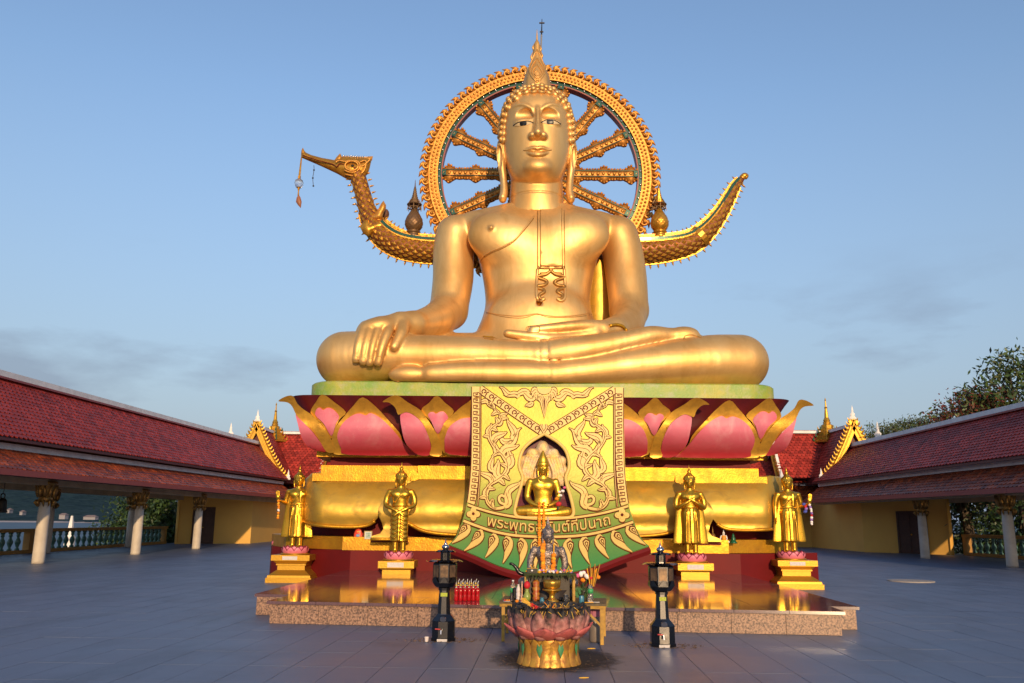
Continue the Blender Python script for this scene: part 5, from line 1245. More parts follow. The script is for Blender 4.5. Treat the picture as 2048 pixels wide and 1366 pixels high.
# lightning rod behind the head
M_ROD = mat('dark rod', (.04, .04, .045), .5, metal=.6)
p0, p1, p2 = at(1081, 120, 26.2), at(1083, 70, 26.2), at(1084, 38, 26.2)
t = thing('lightning_rod', 'thin dark lightning rod standing behind the finial of the giant statue', 'rod', tuple(p0))
MB().tube([(p0.x, p0.y, p0.z - 1.6), p0, p1], .035, 6).build('mast', mat('grey mast', (.3, .29, .28), .5, metal=.4), t)
MB().tube([p1, p2], [.03, .012], 6).build('tip', M_ROD, t)
for q, r_ in ((.2, .06), (.75, .09)): c_ = p1.lerp(p2, q); MB().box(c_.x - r_, c_.x + r_, c_.y - .02, c_.y + .02, c_.z - .02, c_.z + .02).build('cross_bar', M_ROD, t)

# ================================================================ WHEEL OF LAW BEHIND THE HEAD
M_ORN = mat('orange gold ornament', (0.62, 0.27, 0.045), 0.42, metal=0.5, var=0.7, vscale=5, c2=(0.38, 0.13, 0.022), bump=0.4, bscale=26, island=0.25)
M_ORN2 = mat('gold ornament', (0.66, 0.32, 0.06), 0.42, metal=0.5, var=0.7, vscale=7, c2=(0.44, 0.18, 0.03), bump=0.45, bscale=30, island=0.2)
M_GRN = mat('green mirror mosaic', (0.03, 0.11, 0.065), 0.18, var=0.8, vscale=16, c2=(0.012, 0.03, 0.03), metal=0.3)
M_STUD = mat('silver stud', (0.75, 0.75, 0.76), 0.2, metal=0.9)
M_WRED = mat('faded red rim', (0.33, 0.075, 0.06), 0.5, var=0.6, vscale=3, c2=(0.24, 0.05, 0.045))
WC = Vector((0.93, 28.0, 13.47)); WR = 4.24
whl = thing('dharma_wheel', 'ornate orange gold wheel standing behind the head of the giant statue', 'wheel', (WC.x, WC.y, WC.z - WR))
def ring(name, r0, r1, y0, y1, m, n=120):
    v, f = [], []
    for k in range(n):
        a = 2 * PI * k / n
        for r, y in ((r0, y0), (r1, y0), (r1, y1), (r0, y1)): v.append((WC.x + r * cos(a), WC.y + y, WC.z + r * sin(a)))
    for k in range(n):
        k2 = (k + 1) % n
        for j in range(4): j2 = (j + 1) % 4; f.append((k * 4 + j, k * 4 + j2, k2 * 4 + j2, k2 * 4 + j))
    return mk(name, v, f, m, whl)
rim = ring('rim', 3.60, 3.90, -.13, .22, M_ORN); ring('inner_band', 3.42, 3.46, -.10, .24, M_WRED); gb = ring('mosaic_band', 3.46, 3.60, -.07, .2, M_GRN)
ring('rim_fillet', 3.575, 3.605, -.16, -.10, M_ORN2)
# flame scrolls on the outside
def scroll_mesh(m):
    mb = MB(); P = []
    for i in range(15):
        t = i / 14; a = -1.2 + 5.6 * t; r = .125 * (1 - .62 * t); P.append((r * cos(a) - .01, -.03 - .05 * t, r * sin(a) + .0))
    mb.tube(P, [.05 - .015 * i / 14 for i in range(15)], 6); mb.ico((0, -.10, 0), .06, 1)
    mb.tube([(-.12, 0, .06), (-.03, -.02, .15), (.12, 0, .22)], [.07, .06, .008], 6); mb.box(-.15, .15, -.02, .14, -.16, .03)
    return mb.mesh('flame_scroll', m, True)
scm = [scroll_mesh(M_ORN), scroll_mesh(M_ORN2)]; NS = 84
for k in range(NS):
    a = 2 * PI * k / NS; p = WC + Vector((cos(a), 0, sin(a))) * 4.03
    left = cos(a) < 0
    o = inst('flame_scroll', scm[k % 2], whl, p, (0, PI / 2 - a, 0)); o.scale = (-1 if left else 1, 1, 1)
sb = MB()
for row, (r, n, s_) in enumerate(((3.68, 170, .05), (3.80, 170, .055))):
    for k in range(n):
        a = 2 * PI * (k + .5 * row) / n; sb.ico((WC.x + r * cos(a), WC.y - .14, WC.z + r * sin(a)), s_, 1)
sb.build('leaf_bead', M_ORN2, rim, kind='stuff')
sm_ = MB(); sm_.ico((0, 0, 0), .042, 1); smm = sm_.mesh('stud', M_STUD, True)
for k in range(88):
    a = 2 * PI * (k + .5) / 88; inst('stud', smm, gb, WC + Vector((3.53 * cos(a), -.09, 3.53 * sin(a))))
# spokes
def spoke_w(u): 
    w = .20 + .02 * abs(sin(u * 14))
    for c_, h in ((2.25, .13), (3.18, .15), (1.3, .12)): w += h * math.exp(-((u - c_) / .13) ** 2)
    return w
us = [.5 + 2.9 * i / 60 for i in range(61)]
pol = [(u, spoke_w(u)) for u in us] + [(u, -spoke_w(u)) for u in reversed(us)]
mb = MB(); inflate(mb, pol, lambda x, y, h: (x, h, y), .16, .09, .35)
for u in us[::2]:
    for s_ in (-1, 1): mb.ico((u, -.08, s_ * (spoke_w(u) - .03)), .05, 1)
spm = mb.mesh('spoke', M_ORN, True)
mb = MB()
for s_ in (-1, 1): mb.tube([(.6, -.165, s_ * .105), (3.4, -.165, s_ * .105)], .014, 4)
grm = mb.mesh('mosaic_strip', M_GRN)
mb = MB()
for i in range(15): mb.ico((.7 + .19 * i, -.15, 0), .07, 1, (1, .7, 1))
bdm = mb.mesh('rosette_row', M_ORN2, True)
mb = MB(); mb.box(3.28, 3.42, -.19, -.1, -.1, .1); gcm = mb.mesh('mosaic_collar', M_GRN)
for k in range(14):
    a = 2 * PI * k / 14; so = inst('spoke', spm, whl, WC, (0, -a, 0))
    for nm, me in (('mosaic_strip', grm), ('rosette_row', bdm), ('mosaic_collar', gcm)):
        q = bpy.data.objects.new(nm, me); COL.objects.link(q); q.parent = so
hubm = MB(); hubm.tube([(WC.x, WC.y - .2, WC.z), (WC.x, WC.y + .2, WC.z)], .8, 24); hubm.build('hub', M_ORN, whl)

# ================================================================ GOLDEN SWAN BOAT BEHIND THE FIGURE
M_SKIN = mat('red brown scale ground', (0.24, 0.065, 0.018), 0.4, metal=0.3, var=0.7, vscale=6, c2=(0.10, 0.02, 0.012))
M_SWG = mat('swan gold', (0.68, 0.34, 0.04), 0.32, metal=0.65, var=0.7, vscale=6, c2=(0.36, 0.14, 0.02), bump=0.3, bscale=24)
YSW = 27.55
bp_ = at(1080, 520, YSW)
swan = thing('swan_barge', 'golden swan necked barge with scaly body passing behind the giant statue', 'barge', (bp_.x, YSW, bp_.z))
path = [(1483, 358, .10), (1470, 374, .16), (1455, 402, .21), (1437, 432, .26), (1412, 462, .33), (1380, 486, .40), (1330, 498, .46), (1270, 502, .48), (1200, 494, .36), (1100, 490, .32), (960, 490, .32), (890, 500, .46), (850, 500, .47), (805, 492, .46), (772, 475, .44), (748, 448, .38), (735, 420, .30), (727, 392, .275), (718, 360, .27), (712, 340, .26)]
PX = spline(path, 6); PT = [at(x, y, YSW) for x, y, r in PX]; PR = [q[2] for q in PX]
MB().tube(PT, PR, 20, up=(0, 1, 0)).build('body', M_SKIN, swan, smooth=True)
def frame(i):
    t = (PT[min(i + 1, len(PT) - 1)] - PT[max(i - 1, 0)]).normalized(); n = Vector((0, -1, 0)); b = t.cross(n); b = b if True else b
    return t, n, b
L = [0]
for i in range(1, len(PT)): L.append(L[-1] + (PT[i] - PT[i - 1]).length)
def at_len(l):
    i = min(len(L) - 2, max(0, int(np.searchsorted(L, l)) - 1)); u = (l - L[i]) / max(1e-9, L[i + 1] - L[i])
    return PT[i].lerp(PT[i + 1], u), PR[i] + (PR[i + 1] - PR[i]) * u, frame(i)
sc = MB(); gr = MB(); l = .15; row = 0
while l < L[-1]:
    p, r, (t, n, b) = at_len(l); x = p.x
    if not (-1.6 < x < 3.2):
        k = 0; da = .19 / max(r, .12); a = -1.35 + (da / 2 if row % 2 else 0)
        while a < 1.38:
            d = n * cos(a) + b * sin(a); e = (-n * sin(a) + b * cos(a)); c_ = p + d * (r - .01); w = .088; h = .115
            sc.add([c_ - t * h, c_ + e * w, c_ + t * h, c_ - e * w, c_ + d * .05], [(0, 1, 4), (1, 2, 4), (2, 3, 4), (3, 0, 4)]); a += da
    l += .145; row += 1
sc.build('scale', M_SWG, swan, kind='stuff')
# green mosaic bands, ridges, spikes
def offset_line(a, l0, l1, off, r, name, m, n=4, st=.12):
    P = []; l = l0
    while l < l1: p, rr, (t, nn, b) = at_len(l); P.append(p + (nn * cos(a) + b * sin(a)) * (rr + off)); l += st
    if len(P) > 1: MB().tube(P, r, n).build(name, m, swan)
up = 1 if frame(60)[2].z > 0 else -1
Lx = lambda px: L[min(range(len(PX)), key=lambda i: abs(PX[i][0] - px))]
for a, r, m, nm in ((.62, .07, M_GRN, 'mosaic_band'), (.85, .028, M_SWG, 'gold_fillet'), (.42, .028, M_SWG, 'gold_fillet'), (1.25, .075, M_SWG, 'ridge'), (-1.45, .05, M_SWG, 'keel')):
    offset_line(up * a, .1 if nm != 'keel' else .3, Lx(1262) , .01, r, nm, m); offset_line(up * a, Lx(885), Lx(756) if a > 0 else Lx(735), .01, r, nm, m)
spk = MB(); spk.lathe([(.045, 0), (.03, .04), (.035, .07), (.004, .15)], (0, 0, 0), 6); spm_ = spk.mesh('spike', M_SWG)
for side in (1, -1):
    l = .15
    while l < L[-1] - .15:
        p, r, (t, n, b) = at_len(l); b = b * side * up
        if not (-1.7 < p.x < 3.3): inst('spike', spm_, swan, p + b * (r + .03), frame_rot(b, (0, 1, 0)))
        l += .24
for px in (1398,):
    l = Lx(px); p, r, (t, n, b) = at_len(l); MB().tube([p - t * .1, p + t * .1], r + .05, 20).build('tail_collar', M_SWG, swan)
mb = MB(); tip = [at(1483, 358, YSW), at(1487, 352, YSW), at(1493, 352, YSW), at(1491, 358, YSW)]; mb.tube(spline(tip, 4), [.1, .11, .11, .10, .10, .1, .1, .09, .08, .07, .06, .05, .03], 8); mb.build('tail_curl', M_SWG, swan, smooth=True)
K3 = 320 / 1507
def c2(L_): return [(580 + K3 * x, 270 + K3 * y) for x, y in L_]
hd = [(118, 122), (128, 140), (150, 165), (200, 188), (300, 215), (420, 236), (470, 205), (530, 203), (610, 206), (700, 212), (778, 208), (762, 260), (752, 310), (735, 365), (700, 400), (640, 410), (560, 428), (520, 408), (450, 368), (360, 325), (250, 275), (140, 228), (104, 212), (104, 180), (112, 150)]
fy = lambda x, y, h: at(x, y, YSW - h)
mb = MB(); inflate(mb, c2(hd), fy, .26, 4.0, .5); head_o = auto_smooth(mb.build('head', M_SWG, swan), 60)
def hl(pts, r, nm, m, h=.26, sm=4): MB().tube([at(x, y, YSW - h) for x, y in c2(spline(pts, sm))], r, 6).build(nm, m, head_o, smooth=True)
hl([(540 + 62 * cos(a) + 40, 290 + 45 * sin(a)) for a in [2 * PI * k / 14 for k in range(15)]], .035, 'eye_ring', M_ORN2, .27)
MB().ico(at(*c2([(590, 290)])[0], YSW - .25), .06, 1).build('eye', M_EYEB, head_o)
hl([(120, 190), (250, 235), (400, 275), (440, 300), (470, 270), (520, 290), (560, 330)], .02, 'beak_line', M_BRED, .22)
hl([(430, 260), (460, 240), (520, 250), (560, 240), (640, 250), (660, 300), (620, 345), (560, 350), (510, 330)], .03, 'brow_scroll', M_ORN2, .25)
hl([(520, 370), (600, 385), (660, 370), (700, 330), (720, 270), (760, 225)], .03, 'cheek_scroll', M_ORN2, .2)
hl([(640, 300), (690, 290), (720, 260), (700, 240), (660, 255)], .03, 'cheek_scroll', M_ORN2, .22)
for pl in ([(415, 240), (440, 205), (472, 172), (490, 205), (485, 240), (450, 250)], [(700, 215), (740, 200), (782, 200), (772, 240), (740, 260)], [(104, 180), (108, 140), (122, 118), (140, 160), (150, 185)]):
    mb = MB(); inflate(mb, c2(pl), fy, .1, 3, .5); mb.build('crest', M_ORN2, head_o, smooth=True)
for i in range(12):
    p = c2([(505 + 22 * i, 203 + .9 * i)])[0]; inst('crest_bead', smm, head_o, at(p[0], p[1] - 1, YSW), scale=1.0).active_material
for pl, m in (([(880, 618), (905, 660), (902, 700), (880, 735), (868, 790), (820, 800), (765, 790), (760, 760), (800, 740), (835, 690), (855, 650)], M_ORN2), ([(700, 800), (740, 790), (760, 830), (840, 800), (900, 820), (880, 880), (800, 900), (740, 960), (690, 930), (660, 870)], M_SWG)):
    mb = MB(); inflate(mb, c2(pl), lambda x, y, h: at(x, y, YSW - .3 - h), .16, 4, .5); mb.build('neck_ornament', m, swan, smooth=True)
MB().ico(at(*c2([(897, 745)])[0], YSW + .1), .14, 2, (1, 1, 1.4)).build('neck_knob', mat('brown knob', (.14, .06, .03), .5), swan, smooth=True)
# pendant hanging from the beak
tp = at(*c2([(108, 215)])[0], YSW); b1, b2, b3 = at(*c2([(88, 400)])[0], YSW), at(*c2([(85, 452)])[0], YSW), at(*c2([(80, 530)])[0], YSW)
pen = thing('beak_pendant', 'glass ball pendant with brown leaf dangling from the beak of the swan', 'pendant', tuple(b3))
MB().tube([tp, b1], [.025, .04], 6).build('cord', M_SWG, pen)
MB().lathe([(.03, -.02), (.09, -.1 + .08), (.145, .08), (.155, .15), (.13, .24), (.05, .3)], (b2.x, b2.y, b2.z - .15), 16).build('glass_ball', mat('pendant glass', (.75, .8, .86), .05, trans=.85), pen, smooth=True)
MB().tube([b1 + Vector((0, 0, .05)), b1 - Vector((0, 0, .06))], .05, 8).build('cap', M_SWG, pen); MB().tube([b2 - Vector((0, 0, .14)), b3, b3 - Vector((0, 0, .15))], [.06, .02, .03], 8).build('stem', M_SWG, pen)
lf = [(82, 560), (100, 590), (110, 630), (102, 690), (75, 660), (55, 630), (62, 590)]
mb = MB(); inflate(mb, c2(lf), fy, .07, 3, .5); mb.build('leaf', mat('brown leaf', (.30, .12, .06), .5), pen, smooth=True)
w0 = [at(x, y, YSW) for x, y in c2([(225, 285), (226, 330), (215, 405), (220, 480)])]
pw = thing('loose_wire', 'thin dark wire with beads hanging below the swan beak', 'wire', tuple(w0[-1]))
MB().tube(spline(w0, 4), .012, 4).build('strand', M_ROD, pw)
for q in (w0[1], w0[2], w0[3]): MB().ico(q, .035, 1).build('bead', M_ROD, pw)
# pineapple finials with tiered parasols
def pineapple(px, label, m):
    b = at(px, 472, 27.4); t = thing('pineapple_finial', label, 'finial', tuple(b)); c_ = (b.x, b.y, b.z)
    MB().lathe([(.2, -.1), (.2, .02), (.17, .06), (.2, .1), (.24, .14), (.2, .18)], c_, 16).build('foot', m, t, smooth=True)
    pr = spline([(.18, .17), (.27, .3), (.3, .45), (.265, .62), (.17, .8), (.1, .92), (.085, 1.0)], 5)
    MB().lathe(pr, c_, 48, mod=lambda a, i: 1 + .05 * (abs(sin(6 * a + i * .55)) + abs(sin(6 * a - i * .55)) - 1)).build('bulb', m, t, smooth=True)
    md = mat('dark openwork', (.10, .06, .035), .5, metal=.4, var=.7, vscale=12, c2=(.3, .17, .06))
    R = lambda r, z, n=20, w=.02: MB().tube([(c_[0] + r * cos(a), c_[1] + r * sin(a), c_[2] + z) for a in [2 * PI * k / n for k in range(n + 1)]], w, 5)
    for r, z in ((.22, 1.0), (.24, 1.12)): R(r, z).build('parasol_ring', md, t)
    for k in range(8): a = 2 * PI * k / 8; MB().tube([(c_[0], c_[1], c_[2] + 1.0), (c_[0] + .22 * cos(a), c_[1] + .22 * sin(a), c_[2] + 1.0), (c_[0] + .24 * cos(a), c_[1] + .24 * sin(a), c_[2] + 1.12), (c_[0] + .14 * cos(a), c_[1] + .14 * sin(a), c_[2] + 1.3)], .016, 4).build('parasol_rib', md, t)
    for k in range(12): a = 2 * PI * k / 12; MB().tube([(c_[0] + .23 * cos(a), c_[1] + .23 * sin(a), c_[2] + 1.0), (c_[0] + .25 * cos(a), c_[1] + .25 * sin(a), c_[2] + .9)], [.02, .006], 4).build('tassel', md, t)
    tier = [(.235, 1.13)]
    z = 1.16; r = .2
    while z < 1.75: tier += [(r, z), (r * .8, z + .02)]; z += .075; r *= .82
    tier += [(.02, 1.8), (.006, 2.02)]
    MB().lathe(tier, c_, 14).build('tiers', m if px > 1000 else md, t, smooth=False)
    MB().tube([(c_[0], c_[1], c_[2] + .95), (c_[0], c_[1], c_[2] + 1.25)], .03, 6).build('stem', md, t)
pineapple(827, 'brown pineapple finial with tiered parasol near the swan neck', mat('weathered brown gold', (.22, .12, .05), .45, metal=.45, var=.7, vscale=8, c2=(.12, .07, .04)))
pineapple(1320, 'golden pineapple finial with tiered parasol near the barge tail', M_SWG)

# ================================================================ FOUR STANDING FIGURES
M_ST = mat('bright statue gold', (0.70, 0.40, 0.04), 0.30, metal=0.88, var=0.6, vscale=6, c2=(0.55, 0.30, 0.03), bump=0.12, bscale=30, rvar=0.08)
M_PED = mat('pedestal gold', (0.50, 0.27, 0.03), 0.45, metal=0.68, var=0.7, vscale=5, c2=(0.48, 0.27, 0.03), bump=0.15, bscale=24)
M_LPINK = mat('small lotus pink', (0.72, 0.22, 0.30), 0.45, var=0.5, vscale=14, c2=(0.58, 0.12, 0.20), island=.08)
M_PLQ = mat('plaque', (0.62, 0.58, 0.56), 0.6, var=0.6, vscale=22, c2=(0.42, 0.40, 0.40))
def hair_bumps(s, c, r, n=70):
    for k in range(n):
        y = 1 - (k + .5) / n * 1.15; q = math.sqrt(max(0, 1 - y * y)); a = k * 2.399963
        p = (c[0] + r[0] * q * cos(a), c[1] + r[1] * q * sin(a), c[2] + r[2] * y)
        if p[1] < c[1] - .55 * r[1] and y < .45: continue
        s.ell(p, (.017,) * 3, .006)
def head_sdf(s, x, y, z, k=1.0, turn=0.0, crown=False, bumps=True):
    """small head: z is the chin"""
    e = lambda dx, dy, dz: (x + k * (dx * cos(turn) - dy * sin(turn)), y + k * (dx * sin(turn) + dy * cos(turn)), z + k * dz)
    r = lambda *a: tuple(q * k for q in a)
    s.chain([e(0, .01, -.14), e(0, .005, .05)], r(.066, .058), .03 * k)
    s.ell(e(0, -.012, .125), r(.098, .112, .135), .02 * k); s.ell(e(0, -.075, .03), r(.045, .04, .035), .03 * k)
    for sg in (-1, 1):
        s.ell(e(sg * .042, -.122, .165), r(.034, .022, .016), .008 * k, 's'); s.ell(e(sg * .042, -.10, .142), r(.032, .022, .018), .006 * k)
        s.chain([e(sg * .10, .012, .17), e(sg * .112, .012, .10), e(sg * .105, .01, .0), e(sg * .10, .0, -.03)], r(.016, .022, .018, .02), .01 * k)
        s.ell(e(sg * .018, -.122, .098), r(.015, .015, .012), .006 * k)
    s.chain([e(0, -.112, .17), e(0, -.122, .13), e(0, -.135, .1)], r(.012, .013, .018), .01 * k)
    s.chain([e(-.034, -.108, .066), e(0, -.122, .07), e(.034, -.108, .066)], r(.006, .011, .006), .004 * k); s.chain([e(-.026, -.106, .054), e(0, -.118, .05), e(.026, -.106, .054)], r(.006, .012, .006), .004 * k)
    if crown:
        s.loft([(z + .185 * k, x, y, .118 * k, .125 * k), (z + .25 * k, x, y, .12 * k, .125 * k), (z + .27 * k, x, y, .105 * k, .11 * k), (z + .36 * k, x, y, .085 * k, .09 * k), (z + .46 * k, x, y, .04 * k, .045 * k), (z + .53 * k, x, y, .012 * k, .012 * k)], .008 * k)
        s.chain([e(.13 * cos(a), .13 * sin(a), .20) for a in [2 * PI * q / 16 for q in range(17)]], .011 * k, .006 * k)
    else:
        s.ell(e(0, .022, .20), r(.118, .122, .108), .008 * k); 
        if bumps: hair_bumps(s, e(0, .022, .20), r(.118, .122, .108))
        s.ell(e(0, .022, .305), r(.062, .062, .055), .02 * k)
        s.chain([e(0, .02, .34), e(0, .02, .385), e(0, .02, .42), e(0, .02, .55)], r(.03, .042, .026, .004), .012 * k)
def standing(kind):
    s = SDF((-.58, -.4, -.03), (.58, .3, 2.22), .0115)
    for sg in (-1, 1):
        s.chain([(sg * .082, .01, .03), (sg * .08, .01, .35), (sg * .07, .0, .6)], [.05, .062, .09], .02)
        s.ell((sg * .088, -.075, .028), (.05, .125, .03), .03)
        for q in range(4): s.chain([(sg * .088 + (q - 1.5) * .022, -.16, .022), (sg * .088 + (q - 1.5) * .024, -.205 + .006 * abs(q - 1), .02)], [.013, .011], .006)
    flare = kind != 1
    s.loft([(.27, 0, 0, .178 if flare else .19, .125), (.32, 0, 0, .182, .125), (.6, 0, 0, .172, .12), (.85, 0, 0, .178, .125), (1.0, 0, 0, .18, .125), (1.12, 0, 0, .152, .105), (1.28, 0, 0, .175, .118), (1.4, 0, 0, .222, .115), (1.475, 0, .0, .225, .09), (1.515, 0, .005, .15, .07), (1.54, 0, .005, .075, .06)], .02, 2.2)
    s.ell((-.09, -.085, 1.37), (.085, .045, .07), .05); s.ell((.09, -.085, 1.37), (.085, .045, .07), .05)
    if flare:
        s.loft([(.285, 0, .055, .36, .04), (.31, 0, .055, .365, .042), (.8, 0, .05, .315, .042), (1.1, 0, .045, .285, .042), (1.3, 0, .03, .24, .045)], .015, 2.6)
        for x in (-.125, .125): s.chain([(x, -.135, .3), (x * .95, -.13, .7), (x * .7, -.118, 1.02)], .011, .02)
        s.chain([(-.012, -.142, .29), (-.012, -.135, .7), (-.01, -.12, 1.08)], .018, .012); s.chain([(.022, -.142, .29), (.022, -.135, .7), (.018, -.12, 1.08)], .018, .012)
    else:
        s.chain([(0, -.135, .3), (0, -.13, .7), (0, -.125, .95)], .022, .015)
        for sg in (-1, 1):
            for q in range(6):
                z0 = .92 - .1 * q; s.chain([(sg * .02, -.135, z0), (sg * .10, -.125, z0 - .05 - .03 * q * .2), (sg * .175, -.06, z0 - .02)], .012, .02)
    s.chain([(.158 * cos(a), .112 * sin(a), 1.1) for a in [2 * PI * q / 24 for q in range(25)]], .016, .01)
    s.chain([(.13, -.075, 1.49), (.02, -.125, 1.36), (-.1, -.11, 1.2), (-.16, -.05, 1.13)], .011, .01, sm=3)                    # robe edge
    if kind in (0, 3): s.chain([(.075, -.12, 1.45), (.072, -.135, 1.3), (.07, -.128, 1.16)], .022, .008, sc=(1.3, .7, 1))
    def arm(sg, pts, r, k=.02): s.chain([(sg * p[0], p[1], p[2]) for p in pts], r, k, sm=4)
    def down(sg):
        arm(sg, [(.225, .0, 1.44), (.27, .015, 1.28), (.285, .02, 1.13), (.295, -.01, .98), (.30, -.03, .86)], [.062, .06, .05, .042, .032])
        s.ell((sg * .302, -.04, .80), (.022, .036, .06), .02)
        for q in range(4): s.chain([(sg * .302, -.075 + .021 * q, .77), (sg * .303, -.078 + .02 * q, .69 + .012 * abs(q - 1.5))], [.0125, .009], .004)
        s.chain([(sg * .295, -.075, .83), (sg * .29, -.09, .77)], [.014, .01], .006)
    def palm(sg):
        arm(sg, [(.225, .0, 1.44), (.27, .02, 1.28), (.29, .02, 1.15), (.35, -.10, 1.18), (.40, -.2, 1.21)], [.062, .058, .05, .042, .032])
        s.chain([(sg * .40, -.2, 1.21), (sg * .415, -.225, 1.3)], [.034, .046], .015, sc=(1, .55, 1))
        for q in range(4): s.chain([(sg * (.38 + .023 * q), -.235, 1.33), (sg * (.38 + .0235 * q), -.245, 1.46 - .012 * abs(q - 1.4))], [.0135, .0105], .004)
        s.chain([(sg * .375, -.23, 1.25), (sg * .358, -.255, 1.33)], [.016, .011], .008)
    if kind == 0: palm(-1); down(1)
    if kind == 3: down(-1); palm(1)
    if kind == 1:
        for sg in (-1, 1):
            arm(sg, [(.225, .0, 1.44), (.285, .01, 1.28), (.285, -.03, 1.12), (.17, -.14, 1.05), (.06, -.175, .99)], [.064, .062, .055, .045, .034])
            s.chain([(sg * .06, -.18, .99), (-sg * .03, -.19 - .012 * (sg > 0), .93)], [.036, .03], .012, sc=(1, .6, 1))
            for q in range(4): s.chain([(-sg * (.02 + .008 * q), -.195 - .014 * (sg > 0), .95 - .016 * q), (-sg * (.085 + .004 * q), -.195 - .014 * (sg > 0), .905 - .018 * q)], [.012, .009], .003)
    if kind == 2:
        for sg in (-1, 1):
            arm(sg, [(.225, .0, 1.44), (.285, .01, 1.27), (.275, -.04, 1.11), (.16, -.15, 1.19), (.05, -.185, 1.27)], [.064, .062, .052, .044, .033])
            s.chain([(sg * .05, -.19, 1.27), (-sg * .05, -.19 - .014 * (sg > 0), 1.33)], [.034, .03], .012, sc=(1, .6, 1))
            for q in range(4): s.chain([(-sg * .04, -.195 - .014 * (sg > 0), 1.30 + .017 * q), (-sg * (.125 - .006 * q), -.175 - .014 * (sg > 0), 1.36 + .02 * q)], [.012, .009], .003)
    head_sdf(s, 0, -.005, 1.6, 1.0, turn=(.12, .0, -.22, -.2)[kind])
    return s.mesh()
petal = MB()
inflate(petal, spline([(-.085, .0), (.085, .0), (.092, .05), (.06, .1), (0, .145), (-.06, .1), (-.092, .05)], 3, True), lambda x, y, h: (x, -.02 * (y / .145) ** 2 * 0 - .09 * sin(PI * min(1, y / .145) * .55) * .55 - h * .6, y), .022, .03, .6)
npf = len(petal.f)
inflate(petal, spline([(-.098, .0), (.098, .0), (.105, .055), (.07, .115), (0, .162), (-.07, .115), (-.105, .055)], 3, True), lambda x, y, h: (x, -.045 * sin(PI * min(1, y / .16) * .55) + .012 - h * .4, y), .012, .03, .6)
petal_me = petal.mesh('lotus_petal', M_LPINK, True); petal_me.materials.append(mat('petal outline', (.24, .02, .06), .6))
for i_, p_ in enumerate(petal_me.polygons): p_.material_index = 0 if i_ < npf else 1
def lotus_ring(t, x, y, z, r, n=13, sc=1.0):
    for row in (0, 1):
        for k in range(n):
            a = 2 * PI * (k + .5 * row) / n; inst('lotus_petal', petal_me, t, (x + (r - .03 * row) * cos(a), y + (r - .03 * row) * sin(a), z + .015 + .01 * row), (0, 0, a + PI / 2), sc * (1.0 + .12 * row))
def pedestal(x, y, z0, tiers, label, pl_w=.2):
    t = thing('statue_pedestal', label, 'pedestal', (x, y, z0), 'gold pedestals of the standing statues')
    for i, (h0, h1, w0, w1) in enumerate(tiers):
        a, b = w0 / 2, w1 / 2
        MB().prism([(x - a, y - a), (x + a, y - a), (x + a, y + a), (x - a, y + a)], z0 + h0, z0 + h1 - .002, [(x - b, y - b), (x + b, y - b), (x + b, y + b), (x - b, y + b)]).build('tier', M_PED, t)
    top = tiers[-1]; w = top[2] / 2
    MB().box(x - pl_w, x + pl_w - .02, y - w - .012, y - w - .002, z0 + top[0] + .02, z0 + top[1] - .03).build('plaque', M_PLQ, t)
    return z0 + top[1]
TALL = [(0, .12, 1.16, 1.16), (.12, .18, 1.10, 1.08), (.18, .30, 1.06, .74), (.30, .42, .70, .70), (.42, .46, .76, .76), (.46, .54, .74, .9), (.54, .68, .98, .98)]
LOW = [(0, .10, .66, .66), (.10, .14, .7, .78), (.14, .30, .84, .84)]
SPOTS = [(590, 1113, 22.85, 0, 0.0, TALL, 'gold standing Buddha raising an open hand on the seaward side of the pedestal', 'tall stepped gold pedestal with white plaque nearest the seaside gallery'),
         (797, 1117, 20.85, 1, PZ, LOW, 'gold standing Buddha with both hands crossed low before the robe', 'low gold pedestal under the statue with hands crossed low'),
         (1384, 1122, 20.95, 2, PZ, LOW, 'gold standing Buddha with both arms crossed over the chest', 'low gold pedestal under the statue with arms crossed on its chest'),
         (1583, 1125, 22.05, 3, 0.0, TALL, 'gold standing Buddha raising one palm with a coloured garland below it', 'tall stepped gold pedestal with white plaque on the side of the trees')]
ST = {}
for px, py, Y, kind, z0, tiers, lab, plab in SPOTS:
    p = at(px, py, Y); zt = pedestal(p.x, Y, z0, tiers, plab)
    t = thing('standing_buddha', lab, 'statue', (p.x, Y, zt), 'gold standing statues around the pedestal')
    MB().lathe([(.26, 0), (.27, .02), (.26, .05), (.25, .16), (.24, .168)], (p.x, Y, zt + .002), 28).build('lotus_core', mat('lotus gap', (.22, .03, .07), .6), t, smooth=True)
    MB().lathe([(.36, 0), (.37, .02), (.35, .035)], (p.x, Y, zt + .001), 28).build('base_disc', M_PED, t, smooth=True)
    lotus_ring(t, p.x, Y, zt + .02, .295, 11)
    P, Q = standing(kind); k = np.array((1.16, 1.1, 1.0))
    np_obj('figure', P * k + np.array((p.x, Y, zt + .17)), Q, M_ST, t); ST[kind] = (p.x, Y, zt + .17)
# garlands on the outer two
M_MARI = mat('marigold', (0.85, 0.22, 0.01), 0.7, var=.6, vscale=60, c2=(.7, .34, .01), bump=.6, bscale=90, island=.15)
M_MARY = mat('yellow marigold', (0.80, 0.40, 0.02), 0.7, bump=.6, bscale=90, island=.15)
flw = MB(); flw.ico((0, 0, 0), 1.0, 2, (1, 1, .78)); 
for i, v_ in enumerate(flw.v): flw.v[i] = tuple(np.array(v_) * (1 + .13 * ((i * 7919) % 13 / 13 - .5)))
def blossom(m): return flw.mesh('blossom', m, False)
MES = {k: blossom(m) for k, m in (('o', M_MARI), ('y', M_MARY), ('w', mat('white blossom', (.8, .76, .74), .7, island=.1)), ('r', mat('red blossom', (.55, .02, .03), .6)), ('p', mat('violet blossom', (.28, .16, .5), .6)), ('b', mat('blue ribbon flower', (.07, .1, .45), .6)), ('k', mat('pink blossom', (.7, .12, .3), .6)))}
